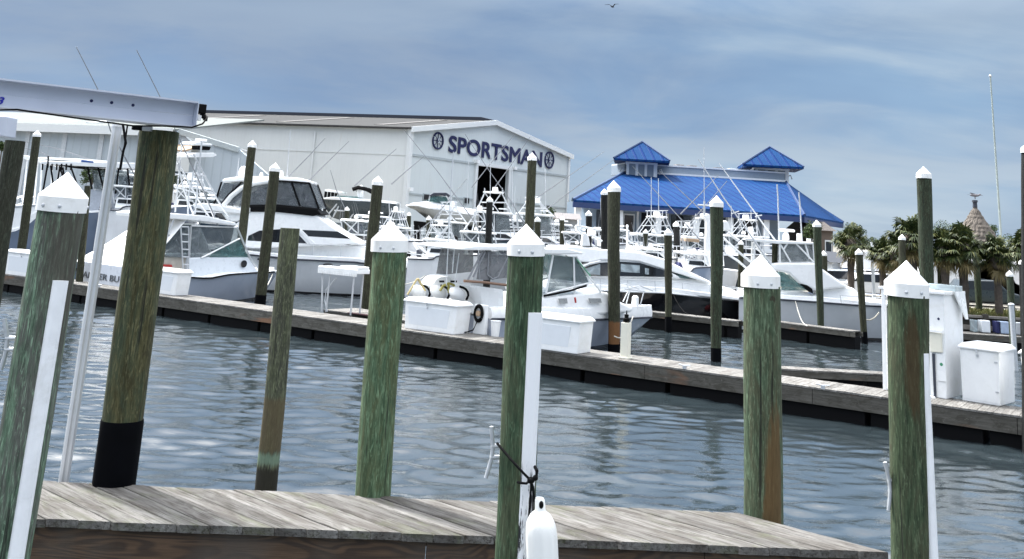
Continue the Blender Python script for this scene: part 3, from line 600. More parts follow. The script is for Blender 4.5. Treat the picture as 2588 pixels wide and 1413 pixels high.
def fascmat():
    m, t, b = pbsdf('dock_fascia'); tc = N(t, 'ShaderNodeTexCoord')
    def nz(s, det=6, ro=.65, di=0.):
        mm = N(t, 'ShaderNodeMapping'); mm.inputs['Scale'].default_value = s; LK(t, tc.outputs['Object'], mm.inputs[0]); n = N(t, 'ShaderNodeTexNoise', i_Scale=1, i_Detail=det, i_Roughness=ro, i_Distortion=di); LK(t, mm.outputs[0], n.inputs['Vector']); return n.outputs[0]
    c = MIXC(t, RAMP(t, nz((1.4, 1.4, 22)), [(.35, 0.0), (.65, 1.0)]), (.052, .049, .041), (.105, .10, .087))
    c = MIXC(t, RAMP(t, nz((3, 3, 7), 7, .75, 1), [(.47, 0.0), (.60, .85)]), c, (.04, .037, .028))
    c = MIXC(t, RAMP(t, nz((5, 5, 9), 7, .75, 1.5), [(.60, 0.0), (.7, .7)]), c, (.22, .215, .185))
    c = MIXC(t, RAMP(t, nz((.5, .5, 2), 3, .5, .4), [(.62, 0.0), (.7, .6)]), c, (.20, .09, .04))
    geo = N(t, 'ShaderNodeNewGeometry'); c = MIXC(t, 1.0, c, RAMP(t, geo.outputs['Random Per Island'], [(0, .8), (1, 1.25)]), 'MULTIPLY')
    LK(t, c, b.inputs['Base Color']); b.inputs['Roughness'].default_value = .9
    return m
FASC = fascmat()
A0 = NA - dd * 9; B0 = NB + dd * 4
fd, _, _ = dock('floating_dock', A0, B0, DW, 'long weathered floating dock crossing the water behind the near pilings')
# finger piers and a platform off the dock
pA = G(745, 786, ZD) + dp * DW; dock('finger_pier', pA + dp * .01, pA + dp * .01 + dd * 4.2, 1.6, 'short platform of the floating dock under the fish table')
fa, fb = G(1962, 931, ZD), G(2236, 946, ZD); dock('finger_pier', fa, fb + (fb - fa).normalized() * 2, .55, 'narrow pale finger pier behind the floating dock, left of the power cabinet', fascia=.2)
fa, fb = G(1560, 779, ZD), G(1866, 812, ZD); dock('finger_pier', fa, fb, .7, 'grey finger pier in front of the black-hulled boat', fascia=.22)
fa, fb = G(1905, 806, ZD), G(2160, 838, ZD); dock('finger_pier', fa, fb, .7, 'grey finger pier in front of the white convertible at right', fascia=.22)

# --- pilings beyond the dock
FGp = 'pilings among the berths'
def fp(label, top, bot, w0, w1=None, **k): return piling(label, top, bot, w0, w1 or w0, group=FGp, **k)
FOOT = pilemat('piling_orange_foot', (.028, .030, .018), (.05, .054, .032), (.026, .026, .016), 12, bands=((.15, .95, (.16, .075, .03), .85),))
fp('capped piling rising in front of the flybridge cruiser, left of a shorter one', (637, 372), (611, 602), 21, 22, d=46.3)
fp('capped piling at the bow of the express boat with a black foot', (694, 433), (657, 764), 26, 27, d=37.2, sleeve=745)
fp('capped dark piling directly behind the bright green near piling', (954, 467), (938, 640), 27, 28, d=37)
fp('small capped piling behind the grey boat on stands, next to the bright green piling', (1034, 545), (1029, 640), 11, 12, d=62)
fp('tiny capped piling before the black stored hull', (877, 532), (876, 600), 12, 12, d=60)
fp('tiny capped piling under the hull of the stored cruiser', (1084, 556), (1082, 600), 13, 13, d=60)
fp('tall capped piling crossing the last letters of the big sign', (1345, 405), (1336, 600), 23, 24, d=37)
fp('black wrapped piling with white cap in front of the dark shed door', (1238, 510), (1233, 640), 16, 17, d=50, mat=PM['tar'])
fp('capped piling with orange foot and black sleeve beside the dock bollard', (1552, 484), (1551, 889), 33, 29, zb=0, mat=FOOT, sleeve=869)
fp('black piling close behind the one with the orange foot', (1528, 492), (1527, 716), 18, 19, d=46, mat=PM['tar'], under=-.9)
fp('tall capped green piling with black foot in front of the black hull', (1811, 522), (1810, 912), 33, 25, zb=0, mat=PM['farg'], sleeve=879)
fp('short black piling with white cap under the left corner of the blue roof', (1488, 545), (1487, 640), 16, 16, d=58, mat=PM['tar'])
fp('small capped grey-green piling above the black boat cabin', (1632, 590), (1630, 680), 13, 13, d=56)
fp('capped piling with black foot crossing the windscreen of the black-hulled boat', (1689, 594), (1689, 840), 20, 16, zb=0, sleeve=800)
fp('black piling with white cap right behind the windscreen piling', (1709, 572), (1712, 690), 16, 17, d=50, mat=PM['tar'])
fp('dark capped piling between the tall green piling and the outriggers', (1873, 618), (1871, 720), 13, 14, d=52)
fp('dark bare piling in front of the convertible flybridge', (1958, 612), (1958, 720), 14, 14, d=45.5, cap=False)
fp('capped piling dividing the convertible flybridge from its bow', (2065, 573), (2076, 862), 20, 16, zb=0, mat=PM['farg'])
fp('small capped piling just right of the flybridge piling', (2082, 646), (2084, 700), 15, 15, d=50)
fp('capped piling with a white rope at the bow of the convertible', (2171, 643), (2185, 868), 18, 15, zb=0, sleeve=838)
fp('tall thick capped piling rising above the power cabinet', (2335, 450), (2345, 760), 35, 33, d=30, mat=PM['farg'])
fp('capped piling in front of the palm left of the tall one', (2280, 606), (2282, 760), 17, 17, d=46)
fp('tiny capped piling just left of the knotty near piling', (2264, 672), (2266, 760), 14, 14, d=52)
fp('capped piling in the palm shade right of the tall one', (2377, 672), (2380, 790), 16, 16, d=47)
fp('capped piling standing before the bulkhead between two palm trunks', (2465, 637), (2480, 850), 16, 15, zb=0, mat=PM['farg'])
fp('capped piling near the right edge before the grass bank', (2552, 698), (2563, 900), 17, 16, d=38, mat=PM['farg'])
fp('black capped piling at the right edge in front of the palms', (2584, 668), (2588, 830), 17, 17, d=44, mat=PM['tar'])
fp('short capped piling right of the tall sign piling', (1359, 560), (1358, 640), 15, 15, d=55)
fp('tiny capped piling in front of the grey cottage', (1421, 556), (1420, 640), 12, 12, d=60)
fp('capped piling before the low shed at the upper left', (93, 345), (80, 440), 19, 20, d=50)
fp('bare brown piling behind the mossy corner piling', (222, 470), (205, 660), 15, 17, d=40.5, cap=False)

# --- things on the dock
def on_dock(px, py, z=ZD): return G(px, py, z)
def rotd(a_): return Vector((dd.x * math.cos(R(a_)) - dd.y * math.sin(R(a_)), dd.x * math.sin(R(a_)) + dd.y * math.cos(R(a_)), 0))
def alongx(A, ux, x):
    lo, hi = 0., 6.
    for _ in range(40):
        m_ = (lo + hi) / 2
        if pr(A + ux * m_)[0] < x: lo = m_
        else: hi = m_
    return lo
def dock_box(label, fl, fr, hpx, depth=.62, rot=0, name='dock_box', lid=.09, latch=True, door=False, group='white dock boxes on the floating dock'):
    A = on_dock(*fl); ux = rotd(rot); B = A + ux * alongx(A, ux, fr[0]); n = Vector((-ux.y, ux.x, 0)); n = n if n.y > 0 else -n
    W = (B - A).length; H = MP(A, hpx); Z = Vector((0, 0, 1)); t = thing(name, (A + B) / 2 + n * depth / 2, label, 'dock box', group)
    c = (A + B) / 2 + n * depth / 2; ins = .05 if not door else .02
    m = MB(); hb_ = H - lid
    bot = [A + ux * ins, B - ux * ins, B - ux * ins + n * (depth - .02), A + ux * ins + n * (depth - .02)]; top = [A + Z * hb_, B + Z * hb_, B + n * depth + Z * hb_, A + n * depth + Z * hb_]
    m.rings([bot, top]); m.build('body', W_BOX, t, bevel=.02, seg=3)
    m = MB(); e = .045; a_ = A - ux * e - n * e + Z * (hb_ - .01); b_ = B + ux * e - n * e + Z * (hb_ - .01); d_ = n * (depth + 2 * e)
    m.rings([[a_, b_, b_ + d_, a_ + d_], [a_ + Z * lid * .5, b_ + Z * lid * .5, b_ + d_ + Z * lid * .5, a_ + d_ + Z * lid * .5], [a_ + ux * .09 + n * .09 + Z * (lid + .035), b_ - ux * .09 + n * .09 + Z * (lid + .035), b_ + d_ - ux * .09 - n * .09 + Z * (lid + .035), a_ + d_ + ux * .09 - n * .09 + Z * (lid + .035)]])
    m.build('lid', W_BOX, t, bevel=.018, seg=3)
    fw = (W - 2 * ins); 
    if not door:
        MB().prism([A + ux * (W * .1) - n * .002 + Z * (hb_ * .18), B - ux * (W * .16) - n * .002 + Z * (hb_ * .18), B - ux * (W * .13) - n * .014 + Z * (hb_ * .84), A + ux * (W * .07) - n * .014 + Z * (hb_ * .84)], n * .02).build('front_panel', plain('box_panel', (.70, .73, .76), .4, var=.02), t, bevel=.006)
    else:
        MB().prism([A + ux * .07 - n * .004 + Z * .05, B - ux * .07 - n * .004 + Z * .05, B - ux * .05 - n * .010 + Z * (hb_ - .04), A + ux * .05 - n * .010 + Z * (hb_ - .04)], n * .02).build('door', W_BOX, t, bevel=.006)
        h_ = MB(); 
        for f_ in (.25, .8): h_.box(B - ux * .07 - n * .016 + Z * hb_ * f_, .07, .01, .03, ux)
        h_.build('hinge', GALV, t)
    if latch:
        c_ = A + ux * W * .45 - n * (e + .012) + Z * (hb_ - .03); MB().box(c_, .035, .02, .10, ux).box(c_ + Z * -.10 + n * .035, .05, .02, .05, ux).build('latch', GALV, t, bevel=.003)
    return t
dock_box('white dock box at the left edge, half hidden by the mossy piling', (10, 692), (95, 698), 60)
dock_box('white dock box in front of the express boat with the tan cockpit', (362, 737), (443, 745), 60)
dock_box('white dock box with latch in front of the three outboards', (1019, 829), (1150, 845), 74, .75)
dock_box('white dock box between the scuffed strip and the dock bollard', (1290, 872), (1463, 889), 82, .75, latch=False)
dock_box('tall white dock locker with a hinged door, right of the power cabinet', (2430, 1012), (2531, 1028), 138, 1.1, rot=-9, door=True)
dock_box('white dock box cut off by the right edge of the photo', (2586, 1040), (2680, 1055), 150, .62)
# power cabinet
A = on_dock(2236, 985); ux = rotd(-9); n = Vector((-ux.y, ux.x, 0)); B = A + ux * alongx(A, ux, 2393); Wc = (B - A).length; Z = Vector((0, 0, 1)); Hc = MP(B, 255)
pc = thing('power_cabinet', (A + B) / 2, 'tall white power cabinet on the dock behind the knotty piling', 'cabinet')
A2 = A + ux * .12; MB().rings([[A2, B, B + n * 1.25, A2 + n * 1.25], [A2 + Z * Hc, B + Z * Hc, B + n * 1.25 + Z * Hc, A2 + n * 1.25 + Z * Hc]]).build('body', W_BOX, pc, bevel=.02)
MB().prism([A - n * .06 - ux * .08 + Z * Hc, B - n * .06 + ux * .05 + Z * Hc, B + n * 1.35 + ux * .05 + Z * Hc, A - ux * .08 + n * 1.35 + Z * Hc], Z * .07).build('top', W_GEL, pc, bevel=.01)
MB().box(A + Z * Hc / 2 + ux * .02, .09, .09, Hc - .005, ux).build('post', W_GEL, pc, bevel=.008)
MB().prism([B + n * .45 + ux * .06 + Z * (Hc + .075), B + n * 1.15 + ux * .06 + Z * (Hc + .075), B + n * 1.15 + ux * .12 + Z * (Hc - .55), B + n * 1.05 + ux * .12 + Z * (Hc - .55)], ux * .04).build('side_wing', W_GEL, pc)
MB().prism([B + n * .5 - ux * .5 + Z * (Hc + .09), B + n * .5 + ux * .1 + Z * (Hc + .075), B + n * 1.0 + ux * .1 + Z * (Hc + .075), B + n * 1.0 - ux * .5 + Z * (Hc + .09)], Z * .12).build('roof_box', LGLASS, pc, bevel=.01)
fpp = lambda x, y, o=.012: PL(x, y, A - n * o, n)
MB().prism([fpp(2349, 838, 0), fpp(2381, 842, 0), fpp(2383, 891, 0), fpp(2353, 889, 0)], -n * .05).build('meter_cover', CREAM, pc, bevel=.01)
MB().prism([fpp(2344, 832, .05), fpp(2384, 837, .05), fpp(2384, 842, .05), fpp(2344, 838, .05)], -n * .03).build('meter_hood', W_GEL, pc)
MB().prism([fpp(2367, 893, 0), fpp(2389, 896, 0), fpp(2392, 965, 0), fpp(2371, 962, 0)], -n * .02).build('lower_panel', W_GEL, pc, bevel=.004)
MB().lathe(fpp(2379, 921, .02), -n, [(0, .035), (.004, .035)], 14).build('green_mark', plain('green_label', (.05, .25, .13), .5), pc)
MB().lathe(fpp(2372, 806, .0), -n, [(0, .028), (.006, .028)], 10).build('blue_badge', NAVY, pc)
MB().prism([fpp(2356, 893, .02), fpp(2363, 894, .02), fpp(2367, 1003, .02), fpp(2361, 1003, .02)], -n * .02).build('conduit', DARKV, pc)
MB().prism([fpp(2352, 998, .03), fpp(2364, 1003, .03), fpp(2374, 1018, .03), fpp(2352, 1018, .03)], -n * .12).build('foot_plate', W_GEL, pc)
# hinge seam on side
# fish cleaning table
L1 = on_dock(814, 787); L2 = on_dock(826, 789); yT = L1.y
ft_ = thing('fish_table', L1, 'white fish cleaning table with slim legs on the floating dock', 'table')
tl = PL(808, 683, L1, dp); tr_ = tl + dd * 1.75; zt = Vector((0, 0, MP(tl, 11)))
m = MB().prism([tl - dp * .1, tr_ - dp * .1, tr_ + dp * .55, tl + dp * .55], zt).prism([tl + dd * .95 - dp * .06 + zt, tr_ - dp * .06 + zt, tr_ + dp * .5 + zt, tl + dd * .95 + dp * .5 + zt], zt * .55); m.build('table_top', W_BOX, ft_, bevel=.02)
m = MB(); k = 0
while k * .075 < 1.7: m.box(tl + dd * (.04 + k * .075) - dp * .105 - zt * .25, .035, .02, MP(tl, 7), dd); k += 1
m.box(tl + dd * .875 - dp * .09 - zt * .25, 1.72, .02, MP(tl, 7), dd)
m.build('apron', W_BOX, ft_)
for px0, px1, off in ((815, 813, 0), (834, 824, 0), (815, 813, .45)):
    t0 = PL(px0, 697, L1 + dp * off, dp); t1 = PL(px1, 788, L1 + dp * off, dp); t1.z = ZD + .0; MB().tube([t0 + Vector((0, 0, .08)), t1], MP(t0, 2.2), 8).build('leg', POLE, ft_, smooth=True)
for q_ in (dd * 1.55, dd * 1.55 + dp * .45): MB().tube([tl + q_, Vector(((tl + q_).x, (tl + q_).y, ZD))], MP(tl, 2.2), 8).build('leg', POLE, ft_, smooth=True)
MB().tube([PL(850, 702, L1, dp), PL(824, 733, L1, dp), PL(821, 760, L1, dp), PL(827, 788, L1, dp)], MP(tl, 1.7), 6).build('brace', POLE, ft_, smooth=True)
tag(MB().box(on_dock(893, 797) + Vector((.2, .3, .02)), 1.0, .25, .03, dd).build('dock_pad', plain('maroon_rubber', (.05, .015, .018), .8), None, bevel=.01), 'dark maroon pad lying on the dock under the fish table', 'mat')
# bollard light
pb = on_dock(1580, 906); bl_ = thing('dock_bollard', pb, 'cream square bollard light with a black lantern on the dock', 'bollard'); hb2 = MP(pb, 87); wb = MP(pb, 20)
MB().box(pb + Vector((0, 0, hb2 / 2)), wb, wb, hb2, dd).build('post', CREAM, bl_, bevel=.008); MB().box(pb + Vector((0, 0, .02)), wb * 1.35, wb * 1.35, .04, dd).build('base', CREAM, bl_, bevel=.006)
MB().lathe(pb + Vector((0, 0, hb2)), (0, 0, 1), [(0, wb * .25), (.02, wb * .42), (.10, wb * .45), (.11, wb * .3), (.14, wb * .26), (.20, wb * .3), (.21, wb * .1), (.30, wb * .06)], 14).build('lantern', BLACK, bl_, smooth=True)
# hose reel
hp = on_dock(1208, 845); hr = thing('hose_stand', hp, 'white stand holding a coiled black hose beside the outboards', 'hose stand'); hc = PL(1211, 792, hp, dp); hx = MP(hc, 13.5); hz = MP(hc, 21)
MB().prism([hp - dd * .2, hp + dd * .22, PL(1228, 772, hp, dp), PL(1200, 768, hp, dp)], dp * .16).build('stand', W_BOX, hr, bevel=.02)
m = MB()
for k in range(5): m.tube([hc - dp * (.03 + .018 * (k % 3)) + dd * (hx * (1 - .07 * k) * math.cos(a)) + Vector((0, 0, hz * (1 - .07 * k) * math.sin(a))) for a in [2 * math.pi * j / 26 for j in range(27)]], .022, 6)
m.build('hose_coil', BLACK, hr, smooth=True); MB().lathe(hc - dp * .02, -dp, [(0, hx * .55), (.05, hx * .5)], 16).build('hub', TAN, hr)
MB().tube([hc + Vector((-.05, -.1, -hz)), hp + Vector((-.15, -.1, .12)), hp + Vector((-.35, -.12, .05)), hp + Vector((-.5, -.1, .03))], .02, 6).build('hose_tail', BLACK, hr, smooth=True)
# bucket
bp_ = on_dock(1251, 850); bh_ = MP(bp_, 38); bw = MP(bp_, 12)
m = MB().lathe(bp_, (0, 0, 1), [(0, bw * .8), (bh_, bw * 1.08), (bh_, bw * 1.15), (bh_ * .95, bw * 1.15)], 20); tag(m.build('bucket', W_BOX, None, smooth=True), 'plain white bucket on the dock left of the hanging-fender piling', 'bucket')

# ================================================================== BOATS
Z1 = Vector((0, 0, 1))
def lerp_poly(pts, n):
    """resample a list of (x, ...) tuples evenly by arc length"""
    P = [Vector(p) for p in pts]; L = [0]
    for a, b in zip(P, P[1:]): L.append(L[-1] + (b - a).length)
    out_ = []
    for i in range(n):
        s_ = L[-1] * i / (n - 1); j = max(k for k in range(len(L)) if L[k] <= s_ + 1e-9); j = min(j, len(P) - 2)
        f_ = (s_ - L[j]) / max(1e-9, L[j + 1] - L[j]); out_.append(P[j].lerp(P[j + 1], f_))
    return out_
class Boat:
    """one boat: origin at the stern waterline centre, heading in degrees from +X; camera side is starboard"""
    def __init__(s, name, label, cat, O, head, beam, group='boats in the marina'):
        s.h = Vector((math.cos(R(head)), math.sin(R(head)), 0)); s.n = Vector((-s.h.y, s.h.x, 0))        # n = to port, away from camera
        s.O = Vector(O); s.B = beam; s.t = thing(name, s.O, label, cat, group)
    def P(s, px, py, off=0.): return PL(px, py, s.O + s.n * off, s.n)
    def W(s, t_, lat, z): return s.O + s.h * t_ + s.n * lat + Z1 * (z - s.O.z)
    def px(s, n_, at=None): return MP(at or s.O, n_)
    def hull(s, sheer, mat, rake=.86, full=.48, flare=.80, z_rail=.0, deck=True, bulw=0., N_=18, pw_=2.3, name='hull', deckmat_=None, tip=.02):
        sh = lerp_poly([(x, y, 0) for x, y in sheer], N_)
        wf = lambda q: 1 if q < full else max(tip, 1 - ((q - full) / (1 - full)) ** pw_)
        pts = [s.P(p.x, p.y, -s.B / 2) for p in sh]
        for _ in range(4):
            ts = [(p - s.O).dot(s.h) for p in pts]; t0, t1 = ts[0], ts[-1]
            ws = [s.B / 2 * wf(max(0, min(1, (t - t0) / (t1 - t0)))) for t in ts]
            pts = [s.P(p.x, p.y, -w_) for p, w_ in zip(sh, ws)]
        ts = [(p - s.O).dot(s.h) for p in pts]; t0, t1 = ts[0], ts[-1]; s.t0, s.t1 = t0, t1; zs = [p.z for p in pts]; s.stations = list(zip(ts, ws, zs))
        rings = []
        for t, w_, z in s.stations:
            q = (t - t0) / (t1 - t0); tw = t0 + (t - t0) * (1 - (1 - rake) * q ** 2); ww = w_ * (flare + (1 - flare) * (1 - q) * .9) * (1 - .35 * q ** 3)
            tm = t * .55 + tw * .45
            half = [(t, w_, z), (t * .85 + tw * .15, w_ * .97, z * .82), (tm, (w_ * .55 + ww * .45), z * .5), (t * .12 + tw * .88, ww, .12), (tw, ww * .93, -.06), (tw * .97 + t0 * .03, ww * .5, -.42)]
            rings.append([s.W(a, -b, c) for a, b, c in half] + [s.W(tw * .96 + t0 * .04, 0, -.6)] + [s.W(a, b, c) for a, b, c in half[::-1]])
        m = MB().rings(rings, True, False); n_ = len(rings[0]); m.build(name, mat, s.t, smooth=True)
        if deck:
            d = MB(); vs = []; k = 0
            for t, w_, z in s.stations:
                vs.append([s.W(t, -w_ * .995, z + .004), s.W(t, -w_ * .6, z + .05), s.W(t, 0, z + .07), s.W(t, w_ * .6, z + .05), s.W(t, w_ * .995, z + .004)])
            d.rings(vs, False, False); d.build('deck', deckmat_ or W_GEL, s.t, smooth=True)
        return s
    def rail(s, r=.03, mat=None, name='rub_rail', q0=0, dz=0.):
        for sd_ in (-1, 1):
            MB().tube([s.W(t, sd_ * (w_ + r * .4), z + dz) for t, w_, z in s.stations if (t - s.t0) / (s.t1 - s.t0) >= q0], r, 6).build(name, mat or BLACK, s.t, smooth=True)
    def slab(s, name, poly, hw, mat, bevel=.03, top=None, lat=0, parent=None, smooth=False):
        """side outline (picture points on the near side) spanning the beam; top = inset of points higher than the foot"""
        a = [s.P(x, y, lat - hw) for x, y in poly]; zmin = min(p.z for p in a); zmax = max(p.z for p in a)
        def ins(p): return (top or 0) * (p.z - zmin) / max(.01, zmax - zmin)
        a = [p + s.n * ins(p) for p in a]; b = [p + s.n * (2 * hw - 2 * ins(p)) for p in a]; n_ = len(a)
        m = MB(); m.add(a + b, [tuple(range(n_)), tuple(range(2 * n_ - 1, n_ - 1, -1))] + [(i, (i + 1) % n_, n_ + (i + 1) % n_, n_ + i) for i in range(n_)])
        return m.build(name, mat, parent or s.t, bevel=bevel, smooth=smooth)
    def pane(s, name, poly, hw, mat, th=.03, both=True, inset=0.):
        a = [s.P(x, y, -hw - .012) for x, y in poly]; o = MB().prism([p + s.n * inset for p in a], s.n * th).build(name, mat, s.t)
        if both: MB().prism([p + s.n * (2 * hw + .024 - inset) for p in a], -s.n * th).build(name, mat, s.t)
        return o
    def tube(s, name, lines, r, mat=None, hw=0., both=False, seg=6, r2=None, parent=None):
        m = MB()
        for l in lines:
            p = [s.P(x, y, -hw) for x, y in l]; m.tube(p, r, seg, r2)
        o = m.build(name, mat or POLE, parent or s.t, smooth=True)
        if both:
            m = MB()
            for l in lines: m.tube([s.P(x, y, -hw) + s.n * 2 * hw for x, y in l], r, seg, r2)
            m.build(name, mat or POLE, parent or s.t, smooth=True)
        return o
    def brails(s, q0, q1, h, r=.022, every=1, mat=None):
        st = [x for x in s.stations if q0 <= (x[0] - s.t0) / (s.t1 - s.t0) <= q1]
        m = MB()
        for sd_ in (-1, 1):
            m.tube([s.W(t, sd_ * w_ * .93, z + h) for t, w_, z in st], r, 6)
            for t, w_, z in st[::every]: m.tube([s.W(t, sd_ * w_ * .95, z), s.W(t - .05, sd_ * w_ * .93, z + h)], r * .85, 5)
        if q1 >= .99:
            t, w_, z = st[-1]; m.tube([s.W(t, -w_, z + h), s.W(t + .12, 0, z + h), s.W(t, w_, z + h)], r, 6)
        m.build('bow_rail', mat or POLE, s.t, smooth=True)
    def dome(s, px_, py_, wpx, hpx, name='radome', hw=0.):
        c = s.P(px_, py_, -hw); r = MP(c, wpx) / 2; h = MP(c, hpx)
        MB().lathe(c, Z1, [(0, r * .8), (h * .08, r), (h * .5, r), (h * .8, r * .8), (h * .95, r * .45), (h, r * .05)], 16).build(name, W_GEL, s.t, smooth=True)
def rig(b, lines, r, name='outrigger', mat=None, lat=None):
    for i, l in enumerate(lines): b.tube(name, [l], r, mat or GRPOLE, hw=(lat or 0) * (1 if i % 2 == 0 else -1), r2=r * .45)

# --- A: express boat with lettering on the transom -------------------------------------
A_st = G(345, 745, 0)
def near_dock_pt(x, back):                 # water point behind the dock on the sight line of x
    a = G(x, 700, ZD); b = G(x, 1000, ZD); k = (b - a); k.z = 0; p = cross2(Vector((a.x, a.y, 0)), k.normalized(), Vector((NA.x, NA.y, 0)), dd)
    e = Vector((p.x, p.y, 0)).normalized(); return Vector((p.x, p.y, 0)) + e * back
S = near_dock_pt(348, 1.7); bt_ = Boat('express_boat', 'white and pale grey express boat with lettering on its transom and a sloping white awning', 'boat', (0, 0, 0), 52, 4.1)
O = S + bt_.n * 2.1; bt_.O = O; bt_.t.location = O; WL[bt_.t.name] = O.copy()
a = bt_
a.hull([(345, 686), (403, 691), (477, 701), (528, 704), (579, 694), (650, 689), (703, 687)], H_GREY, rake=.9, full=.4, flare=.78)
a.rail(.035, BLACK)
a.slab('gunwale', [(343, 680), (403, 680), (440, 684), (472, 690), (476, 699), (400, 690), (343, 686)], 1.93, W_GEL, .03)
a.slab('cabin', [(472, 700), (480, 652), (530, 650), (632, 650), (652, 682), (660, 688), (579, 692), (528, 702)], 1.45, plain('grey_white_gelcoat', (.62, .66, .70), .3, var=.03), .06, top=.12)
a.slab('cockpit_interior', [(405, 684), (405, 650), (478, 652), (474, 690)], 1.2, plain('cockpit_tan', (.42, .39, .34), .6), .02)
a.pane('dark_bins', [(411, 668), (434, 669), (436, 675), (411, 674)], 1.25, RED, .02, False)
a.slab('bow_flare', [(579, 694), (650, 676), (703, 684), (700, 689), (650, 690)], .5, W_GEL, .03)
a.pane('windscreen', [(484, 572), (598, 577), (628, 651), (482, 650)], 1.30, VINYL, .02)
a.pane('windscreen_lower', [(545, 628), (606, 606), (627, 650), (530, 650)], 1.33, TGLASS, .02)
a.pane('aft_glass', [(440, 610), (478, 572), (478, 650), (413, 650)], 1.28, VINYL, .02)
a.tube('frame', [[(483, 572), (478, 652)], [(598, 572), (632, 652), (654, 680)], [(484, 571), (598, 575)], [(606, 603), (508, 652)], [(440, 552), (405, 640)]], .035, ALU, 1.36, True)
a.slab('hardtop', [(399, 542), (430, 539), (520, 545), (596, 563), (598, 571), (520, 560), (425, 552), (399, 552)], 1.5, W_GEL, .03)
a.tube('ladder', [[(457, 575), (463, 690)], [(477, 575), (477, 690)]] + [[(459 + .3 * k, 573 + 19 * k), (477, 574 + 19 * k)] for k in range(6)], .028, POLE, 1.5)
pt = a.P(617, 667, -1.46); MB().lathe(pt + a.n * .03, -a.n, [(0, MP(pt, 9)), (.03, MP(pt, 9))], 20).build('porthole', DGLASS, a.t)
# tower
a.tube('tower', [[(510, 356), (493, 540)], [(496, 407), (477, 490), (474, 560)], [(499, 415), (515, 484), (545, 560)], [(488, 388), (550, 506), (586, 562)], [(478, 470), (545, 490)], [(486, 440), (520, 445)]], .035, POLE, .7, True)
a.slab('tower_platform', [(475, 392), (495, 386), (540, 386), (549, 392), (540, 397), (480, 398)], .55, W_GEL, .02)
a.slab('tower_top', [(490, 362), (500, 358), (536, 364), (538, 368), (492, 367)], .5, W_GEL, .02); a.slab('tower_instrument', [(504, 350), (524, 352), (524, 358), (504, 357)], .16, W_GEL, .02)
a.slab('tower_console', [(502, 368), (534, 371), (530, 380), (502, 378)], .25, BLACK, .02)
rig(a, [[(589, 667), (547, 560), (515, 484), (453, 349), (407, 249), (345, 126)], [(505, 560), (440, 470), (352, 470)]][:1], .032, lat=1.2)
rig(a, [[(430, 600), (360, 480), (279, 329), (249, 229), (193, 119)]], .03, lat=1.3)
# awning
c0, c1, c2, c3 = a.P(470, 555, -1.35), a.P(345, 683, -1.8), a.P(304, 684, -1.0), None
W0 = a.W; p_h1 = a.P(470, 556, -1.4); p_h2 = p_h1 + a.n * 2.8; p_t1 = a.P(352, 683, -1.85); p_t2 = PL(188, 660, p_t1, a.h)
m = MB(); rs = []
for i in range(9):
    f_ = i / 8; l = p_h1.lerp(p_t1, f_); r_ = p_h2.lerp(p_t2, f_); row = []
    for j in range(7):
        g_ = j / 6; row.append(l.lerp(r_, g_) - Z1 * (.10 * math.sin(math.pi * f_) + .03 * math.sin(math.pi * g_ * 3) * f_))
    rs.append(row)
m.rings(rs, False, False); aw = m.build('awning', W_VINYL, a.t, smooth=True); so_ = aw.modifiers.new('thick', 'SOLIDIFY'); so_.thickness = .02
# transom face and lettering
tz = p_t1.z; TS = a.W(a.t0 - .05, -1.95, 0); q0 = PL(187, 676, TS, a.h); q1 = a.W(a.t0 - .05, -1.95, q0.z)
MB().prism([a.W(a.t0 - .06, -1.93, .3), a.W(a.t0 - .06, 1.93, .3), a.W(a.t0 - .06, 1.93, a.stations[0][2] + .12), a.W(a.t0 - .06, -1.93, a.stations[0][2] + .12)], a.h * .12).build('transom', plain('transom_grey', (.62, .65, .70), .3, var=.04), a.t, bevel=.03)
CHAR = plain('charcoal_lettering', (.07, .08, .09), .4)
tO = PL(199, 699, TS - a.h * .02, a.h); tE = PL(301, 710, TS - a.h * .02, a.h)
text_obj('lettering', 'TANKER BU', CHAR, a.t, tO, -a.n, Z1, MP(tO, 15), abs((tE - tO).dot(a.n)), .02, .0)
em = PL(311, 700, TS - a.h * .03, a.h); er = MP(em, 13)
MB().tube([em - a.n * er * .6 * math.cos(q) + Z1 * er * 1.5 * math.sin(q) for q in [2 * math.pi * j / 20 for j in range(21)]], .03, 6).tube([em - Z1 * er * 1.4, em + Z1 * er * 1.4], .02, 5).tube([em - a.n * er * .5, em + a.n * er * .5], .02, 5).build('emblem', plain('bright_blue', (.01, .09, .45), .4), a.t)
a.tube('rod', [[(445, 605), (462, 650)], [(505, 560), (500, 620), (488, 660)]], .02, POLE, 1.0)
for px_, py_ in ((688, 676), (560, 655)): a.slab('deck_fitting', [(px_ - 8, py_), (px_ + 6, py_), (px_ + 6, py_ + 6), (px_ - 8, py_ + 6)], .2, W_GEL, .02)

# --- B: flybridge cruiser ----------------------------------------------------------------
o_ = G(500, 728, 0); b = Boat('flybridge_cruiser', 'white flybridge cruiser with black-framed enclosure and dark wraparound windows', 'boat', o_ , 2, 4.2); b.O = o_ + b.n * 2.1; b.t.location = b.O; WL[b.t.name] = b.O.copy()
b.hull([(500, 628), (620, 643), (752, 656), (900, 663), (1026, 679), (1112, 689)], H_MID, rake=.88, full=.52, flare=.82)
b.rail(.045, DARKV)
b.slab('topsides', [(500, 627), (560, 625), (637, 632), (650, 625), (688, 614), (784, 616), (900, 621), (960, 634), (1026, 656), (1108, 682), (1112, 689), (1026, 678), (900, 662), (752, 655), (620, 642)], 1.25, W_GEL, .10, top=.25)
b.slab('bulwark', [(500, 618), (640, 636), (752, 645), (900, 652), (1020, 668), (1020, 678), (900, 662), (752, 655), (620, 642), (500, 628)], 2.02, W_GEL, .03)
